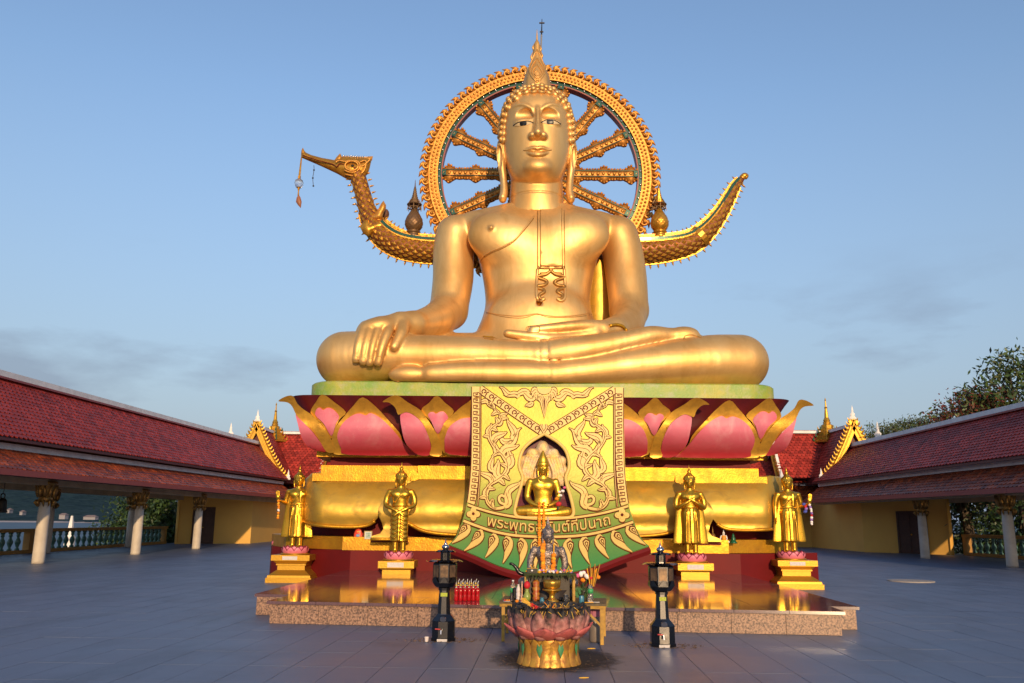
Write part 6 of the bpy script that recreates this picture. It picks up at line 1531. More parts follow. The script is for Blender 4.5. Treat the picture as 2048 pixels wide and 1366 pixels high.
def garland(label, pts, r, cols, name='flower_garland', step=1.25):
    P = [Vector(p) for p in spline(pts, 8)]; t = thing(name, label, 'garland', tuple(P[-1])); acc = 0; k = 0
    inst('blossom', MES[cols[0]], t, P[0], (0, 0, 0), r)
    for i in range(1, len(P)):
        acc += (P[i] - P[i - 1]).length
        if acc >= r * step:
            acc = 0; k += 1; inst('blossom', MES[cols[k % len(cols)]], t, P[i], (random.random(), random.random(), random.random() * 6), r * random.uniform(.9, 1.1))
    MB().tube(P, r * .2, 4).build('thread', M_LINE, t)
    return t
x, y, z = ST[0]; garland('orange garland hanging from the raised hand on the seaward side', [(x - .46, y - .24, z + 1.19), (x - .43, y - .28, z + .98), (x - .44, y - .26, z + .74)], .038, 'oyoow')
x, y, z = ST[3]; garland('bright coloured garland hanging from the raised palm beside the trees', [(x + .46, y - .25, z + 1.18), (x + .49, y - .27, z + 1.0), (x + .48, y - .26, z + .8), (x + .48, y - .26, z + .68)], .036, 'wpwwpr'); garland('blue and red ribbon garland on the forearm of the palm raising statue', [(x + .36, y - .12, z + 1.2), (x + .39, y - .19, z + 1.1), (x + .36, y - .14, z + .98)], .05, 'brp')

# ================================================================ SEATED FIGURE IN THE NICHE
def seated(kind):
    s = SDF((-.82, -.5, -.02), (.82, .42, 1.68), .0125)
    s.loft([(.02, 0, .02, .34, .24), (.22, 0, .02, .30, .2), (.42, 0, .02, .215, .15), (.6, 0, .015, .235, .16), (.78, 0, .01, .30, .165), (.88, 0, .01, .315, .13), (.94, 0, .015, .22, .09), (.99, 0, .01, .085, .075)], .02, 2.3)
    for sg in (-1, 1):
        s.ell((sg * .12, -.11, .76), (.12, .06, .09), .06)
        s.chain([(sg * .2, .05, .16), (sg * .42, -.05, .15), (sg * .58, -.14, .14)], [.17, .145, .12], .03, sm=3)
    s.chain([(-.56, -.17, .14), (-.25, -.27, .16), (.05, -.29, .17), (.3, -.26, .2), (.42, -.2, .22)], [.125, .095, .07, .062, .045], .015, sm=3)
    s.chain([(.56, -.17, .13), (.3, -.29, .1), (.05, -.33, .085), (-.2, -.33, .08), (-.36, -.3, .075)], [.125, .095, .07, .06, .045], .012, sm=3)
    def arm(sg, pts, r): s.chain([(sg * p[0], p[1], p[2]) for p in pts], r, .02, sm=4)
    if kind == 'lap':
        for sg in (-1, 1):
            arm(sg, [(.31, .01, .86), (.36, .02, .66), (.37, .0, .46), (.25, -.14, .33), (.12, -.22, .28)], [.085, .08, .068, .055, .042])
            for q in range(4): s.chain([(sg * .11, -.2 - .024 * q, .285), (-sg * .08, -.21 - .024 * q, .275 + .012 * (sg > 0))], [.018, .012], .006)
    else:
        arm(1, [(.31, .01, .86), (.38, .02, .66), (.38, -.02, .46), (.25, -.16, .33), (.12, -.24, .29)], [.09, .085, .07, .055, .042])
        for q in range(4): s.chain([(.11, -.2 - .024 * q, .29), (-.1, -.21 - .024 * q, .285)], [.018, .012], .006)
        arm(-1, [(.31, .01, .86), (.40, .02, .66), (.42, -.04, .47), (.44, -.16, .33), (.45, -.24, .27)], [.09, .085, .07, .055, .042])
        for q in range(4): s.chain([(-.49 + .028 * q, -.265, .27), (-.5 + .03 * q, -.3, .18), (-.5 + .03 * q, -.295, .08)], [.018, .015, .011], .004)
    s.chain([(-.3, -.03, .93), (.0, -.15, .72), (.2, -.15, .5)], .013, .012, sm=3) if kind != 'lap' else s.chain([(.11 * cos(a), -.085 - .06 * sin(a * .5), .9 - .05 * sin(a)) for a in [PI * q / 8 for q in range(9)]], .014, .01)
    head_sdf(s, 0, -.02, 1.035, 1.12, crown=(kind == 'lap'))
    s.cutbelow(0.0); return s.mesh()
nc = at(1086, 1035, 20.5); z0 = nc.z
t = thing('seated_buddha', 'small gold seated Buddha with pointed crown inside the banner niche', 'statue', (nc.x, 20.5, z0))
P, Q = seated('lap'); np_obj('figure', P * np.array((.98, .62, .97)) + np.array((nc.x, 20.5, z0)), Q, M_ST, t)
M_NAGA = mat('mottled naga hood', (0.58, 0.36, 0.10), 0.5, metal=.35, var=.9, vscale=5, c2=(0.40, 0.32, 0.24), bump=.5, bscale=16)
s = SDF((-.75, -.25, .45), (.75, .3, 1.9), .016)
s.ell((0, .05, 1.08), (.58, .12, .50), .02); s.ell((0, -.12, 1.05), (.40, .10, .36), .06, 's')
for k in range(9):
    a = rad(-35 + 250 * k / 8); s.ell((.50 * cos(a), -.01, 1.08 + .45 * sin(a)), (.13, .055, .12), .06)
s.ell((0, .0, 1.56), (.16, .1, .2), .05)
for sg in (-1, 1):
    for k in range(5): s.chain([(sg * (.2 + .07 * k), -.02, .72), (sg * (.25 + .06 * k), -.05, 1.0), (sg * (.12 + .07 * k), -.05, 1.35)], [.03, .035, .03], .02, sm=3)
P, Q = s.mesh(); np_obj('naga_hood', P * np.array((1.0, .6, 1.02)) + np.array((nc.x, 20.68, z0 + .03)), Q, M_NAGA, t)
# offerings in the niche, marigold strands from the lap
q = at(1117, 1008, 20.28); tv_ = thing('niche_bouquet', 'little bouquet with red blossom in the niche beside the crowned statue', 'bouquet', (q.x, q.y, q.z - .1))
for dx, dz, k, r in ((0, 0, 'r', .075), (-.04, .12, 'o', .05), (.05, .2, 'w', .04), (.1, .3, 'w', .045), (.14, .38, 'k', .04), (.02, .28, 'w', .035)): inst('blossom', MES[k], tv_, (q.x + dx, q.y - .02, q.z + dz), (0, 0, dx * 40), r)
MB().tube([(q.x - .02, q.y, q.z - .12), (q.x + .05, q.y, q.z + .15), (q.x + .14, q.y, q.z + .38)], [.03, .015, .008], 5).build('stem', ML2, tv_)
for k, (dx, lab) in enumerate(((-4.5, 'long marigold strand, the one nearer the sea, hanging from the niche statue'), (4.5, 'long marigold strand, the one nearer the trees, hanging from the niche statue'))):
    garland(lab, [at(1083 + dx, 1006, 20.30), at(1083 + dx, 1038, 20.18), at(1083 + dx * .95, 1075, 19.80), at(1083 + dx * .9, 1108, 19.50)], .042, 'ooyo')

# ================================================================ SMALL THINGS ON THE PEDESTAL LEDGE
def small_icon():
    q = at(716, 1079, 22.15); t = thing('red_icon', 'small red icon plaque leaning on the gold ledge', 'plaque', tuple(q)); o = MB()
    inflate(o, [(q.x + a, q.z + b) for a, b in ((-.10, 0), (.10, 0), (.11, .14), (.07, .24), (0, .27), (-.07, .24), (-.11, .14))], lambda x, z, h: (x, q.y - h, z), .03, .04, .3); o.build('body', mat('icon red', (.6, .05, .02), .4), t)
    MB().ico((q.x, q.y - .04, q.z + .1), .06, 1, (1, .3, .7)).build('face', mat('icon blue', (.2, .3, .5), .4), t); MB().ico((q.x, q.y - .04, q.z + .19), .04, 1, (1, .3, .5)).build('cap', mat('icon orange', (.8, .35, .05), .4), t)
    q = at(736, 1079, 22.1); t = thing('picture_frame', 'small framed picture leaning beside the red icon', 'picture frame', tuple(q))
    MB().box(q.x - .10, q.x + .10, q.y - .01, q.y + .02, q.z, q.z + .21).build('frame', mat('frame gold', (.4, .3, .1), .4), t); MB().box(q.x - .08, q.x + .08, q.y - .018, q.y - .012, q.z + .02, q.z + .19).build('mount', mat('frame white', (.6, .62, .6), .5), t)
    MB().box(q.x - .06, q.x + .06, q.y - .024, q.y - .02, q.z + .04, q.z + .17).build('picture', mat('picture green', (.12, .3, .22), .4, var=1, vscale=22, c2=(.5, .5, .45)), t)
    q = at(1448, 1086, 21.95); t = thing('seated_figurine', 'tiny white seated figurine in an orange robe on the gold ledge', 'figurine', tuple(q))
    P, Q = seated('touch'); np_obj('figure', P * .2 + np.array(q), Q, mat('figurine white', (.72, .70, .68), .4), t)
    o = MB(); o.lathe([(.062, .05), (.05, .1), (.065, .17), (.03, .19)], (q.x, q.y, q.z), 14); o.build('robe', mat('figurine orange', (.75, .3, .02), .5), t, smooth=True)
    q = at(1467, 1087, 21.98); t = thing('green_figurine', 'tiny dark green figurine next to the white one', 'figurine', tuple(q))
    MB().lathe([(.09, 0), (.1, .02), (.07, .05), (.05, .1), (.055, .13), (.03, .17), (.035, .2), (.005, .25)], q, 10).build('body', mat('jade', (.01, .1, .04), .25), t, smooth=True)
    q = at(1426, 1079, 22.0); t = thing('small_stupa', 'tiny dull gold bell shaped stupa on the gold foot of the apron', 'stupa', tuple(q))
    MB().lathe([(.09, 0), (.09, .03), (.075, .04), (.07, .09), (.045, .14), (.02, .16), (.015, .22), (.003, .33)], q, 14).build('body', M_DKGOLD, t, smooth=True)
    q = at(556, 1083, 25.5); t = thing('pink_lotus_bud', 'small pink lotus ornament at the far end of the maroon plinth', 'ornament', (q.x, q.y, .82))
    lotus_ring(t, q.x, q.y, .82, .13, 9, .9); MB().lathe([(.12, 0), (.14, .05), (.1, .1)], (q.x, q.y, .822), 14).build('core', M_LPINK, t)
small_icon()

# ================================================================ LANTERN POSTS
M_STEEL = mat('dark polished steel', (0.085, 0.082, 0.085), 0.22, metal=0.95, var=.7, vscale=9, c2=(.05, .05, .055), rvar=.1)
M_STEEL2 = mat('bright steel', (0.42, 0.42, 0.44), 0.2, metal=0.95)
M_WIN = mat('sooty lantern pane', (0.20, 0.125, 0.07), 0.25, metal=.4, var=.9, vscale=14, c2=(.05, .035, .03))
def octa(prof, c, a0=PI / 8): return MB().lathe(prof, c, 8, a0)
def lantern(px, py, label, k=1.0):
    p = gz(px, py); p.y += .16; x, y = p.x, p.y
    t = thing('lantern_post', label, 'lantern', (x, y, 0), 'steel lantern posts')
    octa([(.175, 0), (.175, .045), (.165, .05), (.163, .29), (.17, .295), (.1, .385), (.095, .40)], (x, y, .002)).build('base', M_STEEL, t)
    octa([(.093, .40), (.075, .745)], (x, y, .002)).build('shaft', M_STEEL, t)
    octa([(.085, .745), (.088, .78), (.13, .80), (.168, .86), (.175, .93)], (x, y, .002)).build('bowl', M_STEEL, t)
    octa([(.168, .93), (.172, 1.15), (.15, 1.17)], (x, y, .003)).build('glass_housing', M_STEEL, t)
    for i in range(8):
        a = 2 * PI * i / 8; d = Vector((cos(a), sin(a), 0)); e = Vector((-sin(a), cos(a), 0)); o = Vector((x, y, 0))
        r = .172 * cos(PI / 8)
        MB().add([o + d * (r * .985 + .004) + e * q * .052 + Vector((0, 0, z)) for q, z in ((-1, .95), (1, .95), (1, 1.13), (-1, 1.13))], [(0, 1, 2, 3)]).build('pane', M_WIN, t)
        MB().add([o + d * (r + .012) + e * q + Vector((0, 0, z)) for q, z in ((-.06, .87), (.06, .87), (.0, .965))], [(0, 1, 2)]).build('bowl_leaf', M_STEEL, t)
        for (r0, r1, z0, wd) in ((.10, .265, 1.19, .085), (.055, .155, 1.335, .045)):
            P = [(r0, z0 + .03), (r0 + (r1 - r0) * .5, z0 + .02), (r1 * .92, z0 - .01), (r1, z0 + .012)]; W_ = [wd * .6, wd, wd * .75, .008]
            v = [o + d * r_ + e * w_ * s_ + Vector((0, 0, z_)) for (r_, z_), w_ in zip(P, W_) for s_ in (-1, 1)]
            MB().add(v, [(2 * j, 2 * j + 1, 2 * j + 3, 2 * j + 2) for j in range(3)]).build('roof_petal', M_STEEL, t)
    octa([(.12, 1.17), (.085, 1.21), (.07, 1.215), (.07, 1.32), (.075, 1.325), (.06, 1.36), (.03, 1.37)], (x, y, .002)).build('neck', M_STEEL, t)
    for i in range(8):
        a = 2 * PI * i / 8; d = Vector((cos(a), sin(a), 0)); e = Vector((-sin(a), cos(a), 0)); o = Vector((x, y, 0)); r = .07 * cos(PI / 8) + .004
        MB().add([o + d * r + e * q * .014 + Vector((0, 0, z)) for q, z in ((-1, 1.24), (1, 1.24), (1, 1.30), (-1, 1.30))], [(0, 1, 2, 3)]).build('vent', M_EYEB, t)
    MB().lathe([(.025, 1.36), (.05, 1.385), (.055, 1.41), (.04, 1.435), (.018, 1.445), (.03, 1.455), (.012, 1.47), (.003, 1.53)], (x, y, 0), 14).build('finial', M_STEEL2, t, smooth=True)
    f = y - .163 * cos(PI / 8)
    MB().tube([(x, y - .135, .335), (x, y - .165, .325)], .042, 14).build('gauge', M_STEEL2, t)
    tp = MB(); tp.tube([(x - .02, f - .01, .17), (x - .02, f - .06, .17), (x - .02, f - .07, .12)], .012, 6); tp.build('tap', M_STEEL2, t)
    MB().tube([(x - .03, f - .055, .19), (x - .10, f - .06, .195)], .01, 5).build('tap_handle', mat('red lever', (.5, .03, .03), .4), t)
    MB().box(x - .045, x + .045, y - .095, y - .078, .66, .715).build('label_plate', mat('yellow green label', (.45, .5, .03), .5, var=.6, vscale=60, c2=(.1, .2, .02)), t)
    MB().box(x - .075, x + .06, y - .172, y - .164, .006, .042).build('white_label', M_PLQ, t)
    for ch in [q for q in bpy.data.objects if q.parent == t]: ch.scale = (1, 1, .875)
    return x, y
lx, ly = lantern(885, 1284, 'dark steel octagonal lantern post beside the red bottles')
rx, ry = lantern(1330, 1296, 'dark steel octagonal lantern post on the side of the flower bouquet')
M_TWIG = mat('dry litter', (.13, .08, .045), .9, island=.5)
for (x, y, nm) in ((lx, ly, 'a'), (rx, ry, 'b')):
    lt = MB(); r_ = np.random.default_rng(5)
    for k in range(240):
        a = r_.uniform(0, 2 * PI); d = .2 + abs(r_.normal(0, .11)); w, b = r_.uniform(.006, .022), r_.uniform(0, PI); cx, cy = x + d * cos(a) * 1.25, y + d * sin(a) * .8; h = .004 + r_.random() * .008
        lt.add([(cx - w * cos(b), cy - w * sin(b), .004), (cx + .006 * sin(b), cy - .006 * cos(b), .004 + h), (cx + w * cos(b), cy + w * sin(b), .004)], [(0, 1, 2)])
    tag(lt.build('leaf_litter', M_TWIG), 'dry brown litter round the foot of the lantern post by the ' + ('red bottles' if nm == 'a' else 'bouquet side'), 'litter', kind='stuff')
q = gz(853, 1284); t = thing('paper_cup', 'small crushed white cup lying beside the foot of the lantern post', 'cup', (q.x, q.y, 0))
MB().lathe([(.022, 0), (.03, .06), (.03, .062), (.026, .055), (.02, .01)], (q.x, q.y, .003), 12, cap=False).build('cup', mat('cup white', (.7, .62, .6), .6), t)

# ================================================================ RED DRINK BOTTLES
M_REDL = mat('red syrup', (0.55, 0.008, 0.012), 0.12, trans=0.35); M_CLR = mat('clear plastic', (.8, .8, .82), .1, trans=.9); M_STRAW = mat('straw', (.75, .72, .7), .5); M_CAPY = mat('cap yellow', (.65, .42, .05), .5)
k = 0
for row in (0, 1):
    for i in range(6 - row):
        p = gz(912 + 8.6 * i + 4.3 * row, 1202 - 5 * row, PZ); x, y, z = p.x, p.y + .03, PZ + .002
        where = ('front row' if row == 0 else 'back row'); nth = ('first', 'second', 'third', 'fourth', 'fifth', 'sixth')[i]
        t = thing('red_bottle', f'{nth} red drink bottle from the lantern post in the {where}', 'bottle', (x, y, z), 'red drink bottles on the platform')
        MB().lathe([(.03, 0), (.033, .01), (.033, .08), (.028, .1), (.033, .12), (.033, .17), (.02, .195)], (x, y, z), 12).build('bottle', M_REDL, t, smooth=True)
        MB().lathe([(.02, .196), (.014, .215), (.014, .225)], (x, y, z), 10).build('neck', M_CLR, t, smooth=True); MB().lathe([(.016, .226), (.017, .245), (.01, .247)], (x, y, z), 10).build('cap', M_CAPY, t)
        MB().tube([(x, y, z + .247), (x + random.uniform(-.006, .006), y, z + .275), (x + random.uniform(.0, .02), y, z + .305)], .0045, 5).build('straw', M_STRAW, t)

# ================================================================ ALTAR TABLE
M_YW = mat('yellow painted wood', (0.50, 0.28, 0.035), .55, var=.7, vscale=12, c2=(.2, .1, .02)); M_TOP = mat('grimy table top', (.075, .055, .035), .6, var=.9, vscale=9, c2=(.16, .12, .06), bump=.3)
fl, frr = gz(1006, 1283), gz(1204, 1290); TZ = .52
t = thing('altar_table', 'low altar table with yellow wooden legs and grimy dark top', 'table', ((fl.x + frr.x) / 2, 12.3, 0))
bl, br = (fl.x + .05, fl.y + .85), (frr.x + .12, frr.y + .85)
top = [(fl.x - .06, fl.y - .05), (frr.x + .06, frr.y - .05), (br[0] + .04, br[1]), (bl[0] - .04, bl[1])]
for i in range(5):                                                       # boards
    u0, u1 = i / 5, (i + .985) / 5; a, b, c_, d = [lerp2(lerp2(top[0], top[3], u), lerp2(top[1], top[2], u), w) for u, w in ((u0, 0), (u0, 1), (u1, 1), (u1, 0))]
    MB().prism([a, b, c_, d], TZ - .025, TZ).build('board', M_TOP, t)
fe = MB(); fe.prism([(top[0][0] + .01, top[0][1] + .01), (top[1][0] - .01, top[1][1] + .01), (top[1][0] - .01, top[1][1] + .03), (top[0][0] + .01, top[0][1] + .03)], TZ - .065, TZ - .027); fe.build('apron', M_YW, t)
for (x, y) in ((fl.x, fl.y), (frr.x, frr.y), bl, br): MB().box(x - .022, x + .022, y - .022, y + .022, .003, TZ - .067).build('leg', M_YW, t)
for (x, y, s_) in ((fl.x, fl.y, 1), (frr.x, frr.y, -1)): MB().tube([(x + s_ * .01, y, TZ - .28), (x + s_ * .22, y, TZ - .07)], .02, 4).build('brace', M_YW, t)
# grey seated figure with marigolds
M_SILV = mat('tarnished silver leaf', (0.40, 0.33, 0.29), .36, metal=.75, var=1.0, vscale=26, c2=(.13, .095, .08), bump=.6, bscale=60)
dc = at(1096, 1172, 12.5); sc_ = .61
t = thing('seated_buddha', 'dark silvery seated Buddha draped with marigolds on the altar table', 'statue', (dc.x, 12.5, TZ))
P, Q = seated('touch'); np_obj('figure', P * sc_ + np.array((dc.x, 12.5, TZ + .14)), Q, M_SILV, t)
MB().lathe([(.36, 0), (.40, .03), (.34, .08), (.37, .135)], (dc.x, 12.47, TZ + .002), 24).build('base', mat('black base', (.03, .022, .02), .5), t, smooth=True)
z0 = TZ + .14
def chest(dx, zf): return (dc.x + dx, 12.5 - .02 - .125 * (1 if zf < .8 else .7), z0 + zf * sc_)
garland('marigold strand down the chest side nearer the bottles on the silvery statue', [(dc.x - .07, 12.40, z0 + .60), (dc.x - .082, 12.375, z0 + .50), (dc.x - .075, 12.36, z0 + .35), (dc.x - .07, 12.33, z0 + .2)], .040, 'ooyo', step=.9)
garland('marigold strand down the chest side nearer the bouquet on the silvery statue', [(dc.x + .075, 12.375, z0 + .46), (dc.x + .07, 12.36, z0 + .35), (dc.x + .06, 12.33, z0 + .2)], .040, 'oyoo', step=.9)
t = thing('garland_ribbon', 'yellow ribbon holding the marigolds at the shoulder of the silvery statue', 'ribbon', (dc.x + .075, 12.39, z0 + .46)); MB().tube([(dc.x + .08, 12.41, z0 + .61), (dc.x + .078, 12.38, z0 + .48)], .01, 5).build('ribbon', M_MARY, t)
# flower tray in front of the statue
M_MOSS = mat('mossy green edge', (.03, .06, .015), .9, var=.8, vscale=40, c2=(.07, .05, .02), bump=.8, bscale=60)
tz = at(1100, 1146, 12.15).z; tx = at(1099, 1146, 12.15).x
t = thing('offering_tray', 'dark mossy offering tray strewn with little flowers below the silvery statue', 'tray', (tx, 12.15, TZ))
MB().box(tx - .36, tx + .36, 12.03, 12.27, tz - .03, tz, .008).build('tray_top', M_MOSS, t)
for sx in (-.33, .33):
    for sy in (12.06, 12.24): MB().box(tx + sx - .015, tx + sx + .015, sy - .015, sy + .015, TZ + .002, tz - .032).build('leg', M_YW, t)
MB().box(tx - .28, tx + .28, 12.2, 12.24, TZ + .002, tz - .033).build('back_board', mat('black base', (.03, .022, .02), .5), t)
r_ = random.Random(4)
for k in range(46):
    kk = r_.choice('oywwkbp'); inst('blossom', MES[kk], t, (tx + r_.uniform(-.34, .34), 12.05 + r_.uniform(0, .2), tz + r_.uniform(.006, .04)), (0, 0, r_.random() * 6), r_.uniform(.01, .026))
for k in range(60):
    u = r_.uniform(-.36, .36); MB().tube([(tx + u, 12.03, tz - .01), (tx + u + r_.uniform(-.02, .02), 12.01, tz - r_.uniform(.03, .09))], [.008, .003], 4).build('moss_fringe', M_MOSS, t)
for k in range(14):
    u = r_.uniform(-.35, .38); MB().tube([(tx + u, 12.06, tz + .01), (tx + u + r_.uniform(-.05, .05), 12.05, tz + r_.uniform(.03, .13))], .004, 4).build('joss_stick', M_MARY, t)
MB().box(tx - .31, tx - .17, 12.04, 12.09, tz + .001, tz + .06).build('gift_box', M_EYEB, t); MB().box(tx - .315, tx - .165, 12.035, 12.095, tz + .061, tz + .068).build('gift_lid', M_YW, t)
# vessels
M_BRASS = mat('worn brass bowl', (.62, .36, .06), .34, metal=.75, var=.7, vscale=16, c2=(.34, .18, .03), bump=.2)
def ves(name, label, cat, px, py, Y, prof, m, n=18, parts=()):
    p = at(px, py, Y); t = thing(name, label, cat, (p.x, Y, TZ + .001)); MB().lathe(prof, (p.x, Y, TZ + .001), n).build('body', m, t, smooth=True)
    for nm, pf, mm in parts: MB().lathe(pf, (p.x, Y, TZ + .001), n).build(nm, mm, t, smooth=True)
    return t, p
ves('brass_bowl', 'worn brass offering bowl on a footed stand in front of the silvery statue', 'bowl', 1104, 1195, 11.95, [(.09, 0), (.095, .015), (.055, .04), (.035, .07), (.045, .11), (.10, .145), (.13, .155), (.128, .17)], M_BRASS, 22,
    (('bowl', [(.06, .172), (.11, .19), (.118, .25), (.12, .285), (.113, .285), (.105, .2), (.01, .19)], M_BRASS),))
ves('green_vase', 'small pale green vase with red flowers in it on the altar table', 'vase', 1054, 1189, 12.0, [(.035, 0), (.05, .04), (.052, .075), (.03, .12), (.022, .145), (.028, .165)], mat('celadon', (.22, .30, .06), .25, var=.6, vscale=20, c2=(.35, .36, .1)), 18, (('flowers', [(.02, .166), (.045, .2), (.04, .24), (.01, .27)], MATS['red blossom']),))
ves('red_candle_holder', 'red and gold tiered candle holder beside the green vase', 'candle holder', 1072, 1180, 12.1, [(.05, 0), (.05, .05), (.04, .06), (.055, .1), (.04, .12), (.055, .17), (.04, .19), (.05, .25), (.02, .28)], mat('lacquer red', (.35, .05, .02), .4, var=1, vscale=28, c2=(.45, .25, .03)))
ves('blue_cup', 'small blue cup at the bouquet end of the altar table', 'cup', 1163, 1197, 11.85, [(.028, 0), (.034, .015), (.036, .07), (.03, .09), (.03, .094), (.025, .088), (.028, .02)], mat('blue glaze', (.05, .2, .3), .3))
ves('blue_pot', 'tiny blue pot in front of the green vase', 'pot', 1084, 1202, 11.8, [(.025, 0), (.034, .03), (.02, .06), (.024, .07)], MATS['blue glaze'])
ves('drinking_glass', 'clear drinking glass between the brass bowl and the blue cup', 'glass', 1132, 1201, 11.85, [(.03, 0), (.036, .1), (.034, .1), (.028, .006)], mat('grey glass', (.75, .76, .78), .05, trans=.95))
ves('water_bottle', 'clear water bottle with green label near the red bottles end of the altar', 'bottle', 1026, 1178, 12.35, [(.035, 0), (.037, .02), (.037, .08), (.034, .085)], M_CLR, 16, (('label', [(.038, .086), (.038, .15)], mat('green label', (.05, .35, .12), .4)), ('shoulder', [(.037, .151), (.034, .18), (.014, .225), (.014, .235)], M_CLR), ('cap', [(.016, .236), (.016, .255), (.01, .256)], mat('cap white', (.7, .75, .8), .4))))
ves('white_bottle', 'banded white bottle standing next to the clear water bottle', 'bottle', 1037, 1180, 12.2, [(.032, 0), (.034, .03), (.028, .035), (.034, .05), (.034, .09), (.028, .095), (.034, .11), (.032, .15), (.014, .19), (.014, .21)], mat('white bands', (.66, .58, .58), .35))
ves('water_bottle', 'clear water bottle with dark sticks beside the bouquet', 'bottle', 1181, 1190, 12.05, [(.034, 0), (.037, .02), (.037, .1), (.033, .11)], M_CLR, 16, (('label', [(.038, .111), (.038, .17)], MATS['green label']), ('shoulder', [(.036, .171), (.03, .2), (.015, .23)], M_CLR)))
ves('dark_figurine', 'tiny dark seated figurine at the red bottles end of the altar table', 'figurine', 1023, 1183, 12.0, [(.035, 0), (.04, .015), (.03, .03), (.022, .055), (.026, .07), (.012, .085), (.016, .1), (.003, .115)], mat('dark idol', (.03, .02, .02), .4))
ves('incense_stack', 'ringed candle stack wound with orange flowers near the banded white bottle', 'candle', 1044, 1185, 12.1, [(.024, 0), (.028, .02), (.02, .04), (.022, .06), (.01, .08), (.012, .2), (.006, .26)], mat('candle orange', (.6, .22, .06), .5, var=1, vscale=50, c2=(.6, .5, .45)))
for px, py, Y, lab, m in ((1014, 1187, 11.95, 'flat white saucer with red sweets at the table corner', 'w'), (1048, 1187, 11.85, 'flat white saucer in front of the green vase', 'w')):
    t, p = ves('saucer', lab, 'saucer', px, py, Y, [(.04, 0), (.055, .006), (.058, .01), (.03, .008)], mat('saucer white', (.62, .6, .6), .4)); 
    for dx in (-.03, 0, .03): inst('sweet', MES['r' if dx < 0 else 'o'], t, (p.x + dx, Y, TZ + .02), None, .014)
for px, py, lab in ((1034, 1192, 'single orange blossom fallen on the altar table board'),):
    p = at(px, py, 11.75); t = thing('fallen_blossom', lab, 'flower', (p.x, 11.85, TZ)); inst('blossom', MES['o'], t, (p.x, 11.85, TZ + .018), None, .026)
for k, (px, Y, a, lab) in enumerate(((1190, 11.9, .3, 'white spoon lying near the table corner by the bouquet'), (1178, 11.85, 0., 'yellow stick lying by the blue cup'))):
    p = at(px, 1195, Y); t = thing(('spoon', 'joss_stick')[k], lab, ('spoon', 'stick')[k], (p.x, Y, TZ)); MB().tube([(p.x - .06, Y + .02 * a, TZ + .008), (p.x + .06, Y - .05 * a, TZ + .008)], .006, 5).build('shaft', (M_PLQ, M_MARY)[k], t)
    if k == 0: MB().ico((p.x - .075, Y + .01, TZ + .01), .02, 1, (1.2, .8, .35)).build('bowl', M_PLQ, t)
# bouquet
bq = at(1168, 1187, 12.15); t = thing('flower_bouquet', 'bouquet of white, pink and red flowers with green leaves on the altar table', 'bouquet', (bq.x, 12.15, TZ))
MB().lathe([(.04, 0), (.05, .06), (.035, .12), (.045, .14)], (bq.x, 12.15, TZ + .001), 14).build('vase', mat('dark vase', (.05, .05, .04), .3), t, smooth=True)
r_ = random.Random(9)
for k in range(26):
    a, h = r_.uniform(0, 2 * PI), r_.uniform(.05, .27); d = r_.uniform(.03, .12); c_ = Vector((bq.x + d * cos(a), 12.15 + d * sin(a) * .6 - .04, TZ + h)); w = r_.uniform(.025, .045); up_ = Vector((cos(a) * .4, -.5, .8)).normalized(); e = Vector((-sin(a), cos(a), r_.uniform(-.4, .4))).normalized()
    MB().add([c_ - up_ * w, c_ + e * w * .6, c_ + up_ * w * 1.3, c_ - e * w * .6, c_ - up_ * 0 + Vector((0, -.008, 0))], [(0, 1, 4), (1, 2, 4), (2, 3, 4), (3, 0, 4)]).build('leaf', ML1 if k % 3 else ML2, t)
for dx, dz, kk, r in ((-.09, .34, 'k', .03), (-.045, .36, 'w', .04), (-.01, .38, 'w', .032), (.035, .33, 'w', .042), (-.02, .28, 'o', .034), (.10, .31, 'r', .042), (.13, .35, 'r', .03), (.17, .36, 'o', .03), (.19, .32, 'o', .033), (.15, .40, 'o', .026)):
    inst('blossom', MES[kk], t, (bq.x + dx, 12.08, TZ + dz), (dx * 30, dx * 17, dx * 50), r); MB().tube([(bq.x, 12.13, TZ + .12), (bq.x + dx * .7, 12.10, TZ + dz * .7), (bq.x + dx, 12.09, TZ + dz)], .005, 4).build('stem', ML2, t)
p = at(1183, 1140, 12.05)
for k in range(9):
    u = -.06 + .022 * k; ts = thing('joss_stick', ('first', 'second', 'third', 'fourth', 'fifth', 'sixth', 'seventh', 'eighth', 'ninth')[k] + ' of the coloured sticks fanned above the bouquet, counted from the statue', 'stick', (p.x, 12.06, TZ), 'sticks above the bouquet')
    MB().tube([(p.x + u * .3, 12.06, TZ + .2), (p.x + u, 12.05, TZ + .44 + .03 * (k % 3))], .007, 5).build('shaft', (M_MARY, M_BRED, M_YW)[k % 3], ts)
# black hook shaped naga candle stand left
p = at(1040, 1165, 12.3); t = thing('naga_stand', 'black curved naga shaped stand rising behind the water bottle', 'stand', (p.x, 12.3, TZ))
MB().tube(spline([at(1060, 1150, 12.3), at(1040, 1146, 12.3), at(1033, 1136, 12.3), at(1026, 1129, 12.3), at(1020, 1127, 12.3), at(1021, 1130, 12.3)], 4), [.03] * 8 + [.026, .025, .024, .022, .02, .02, .02, .018, .016, .014, .012, .01, .01][:13], 7).build('neck', M_EYEB, t, smooth=True)
MB().box(dc.x - .5, dc.x - .2, 12.25, 12.4, TZ + .002, TZ + .16, .02).build('foot', M_EYEB, t)

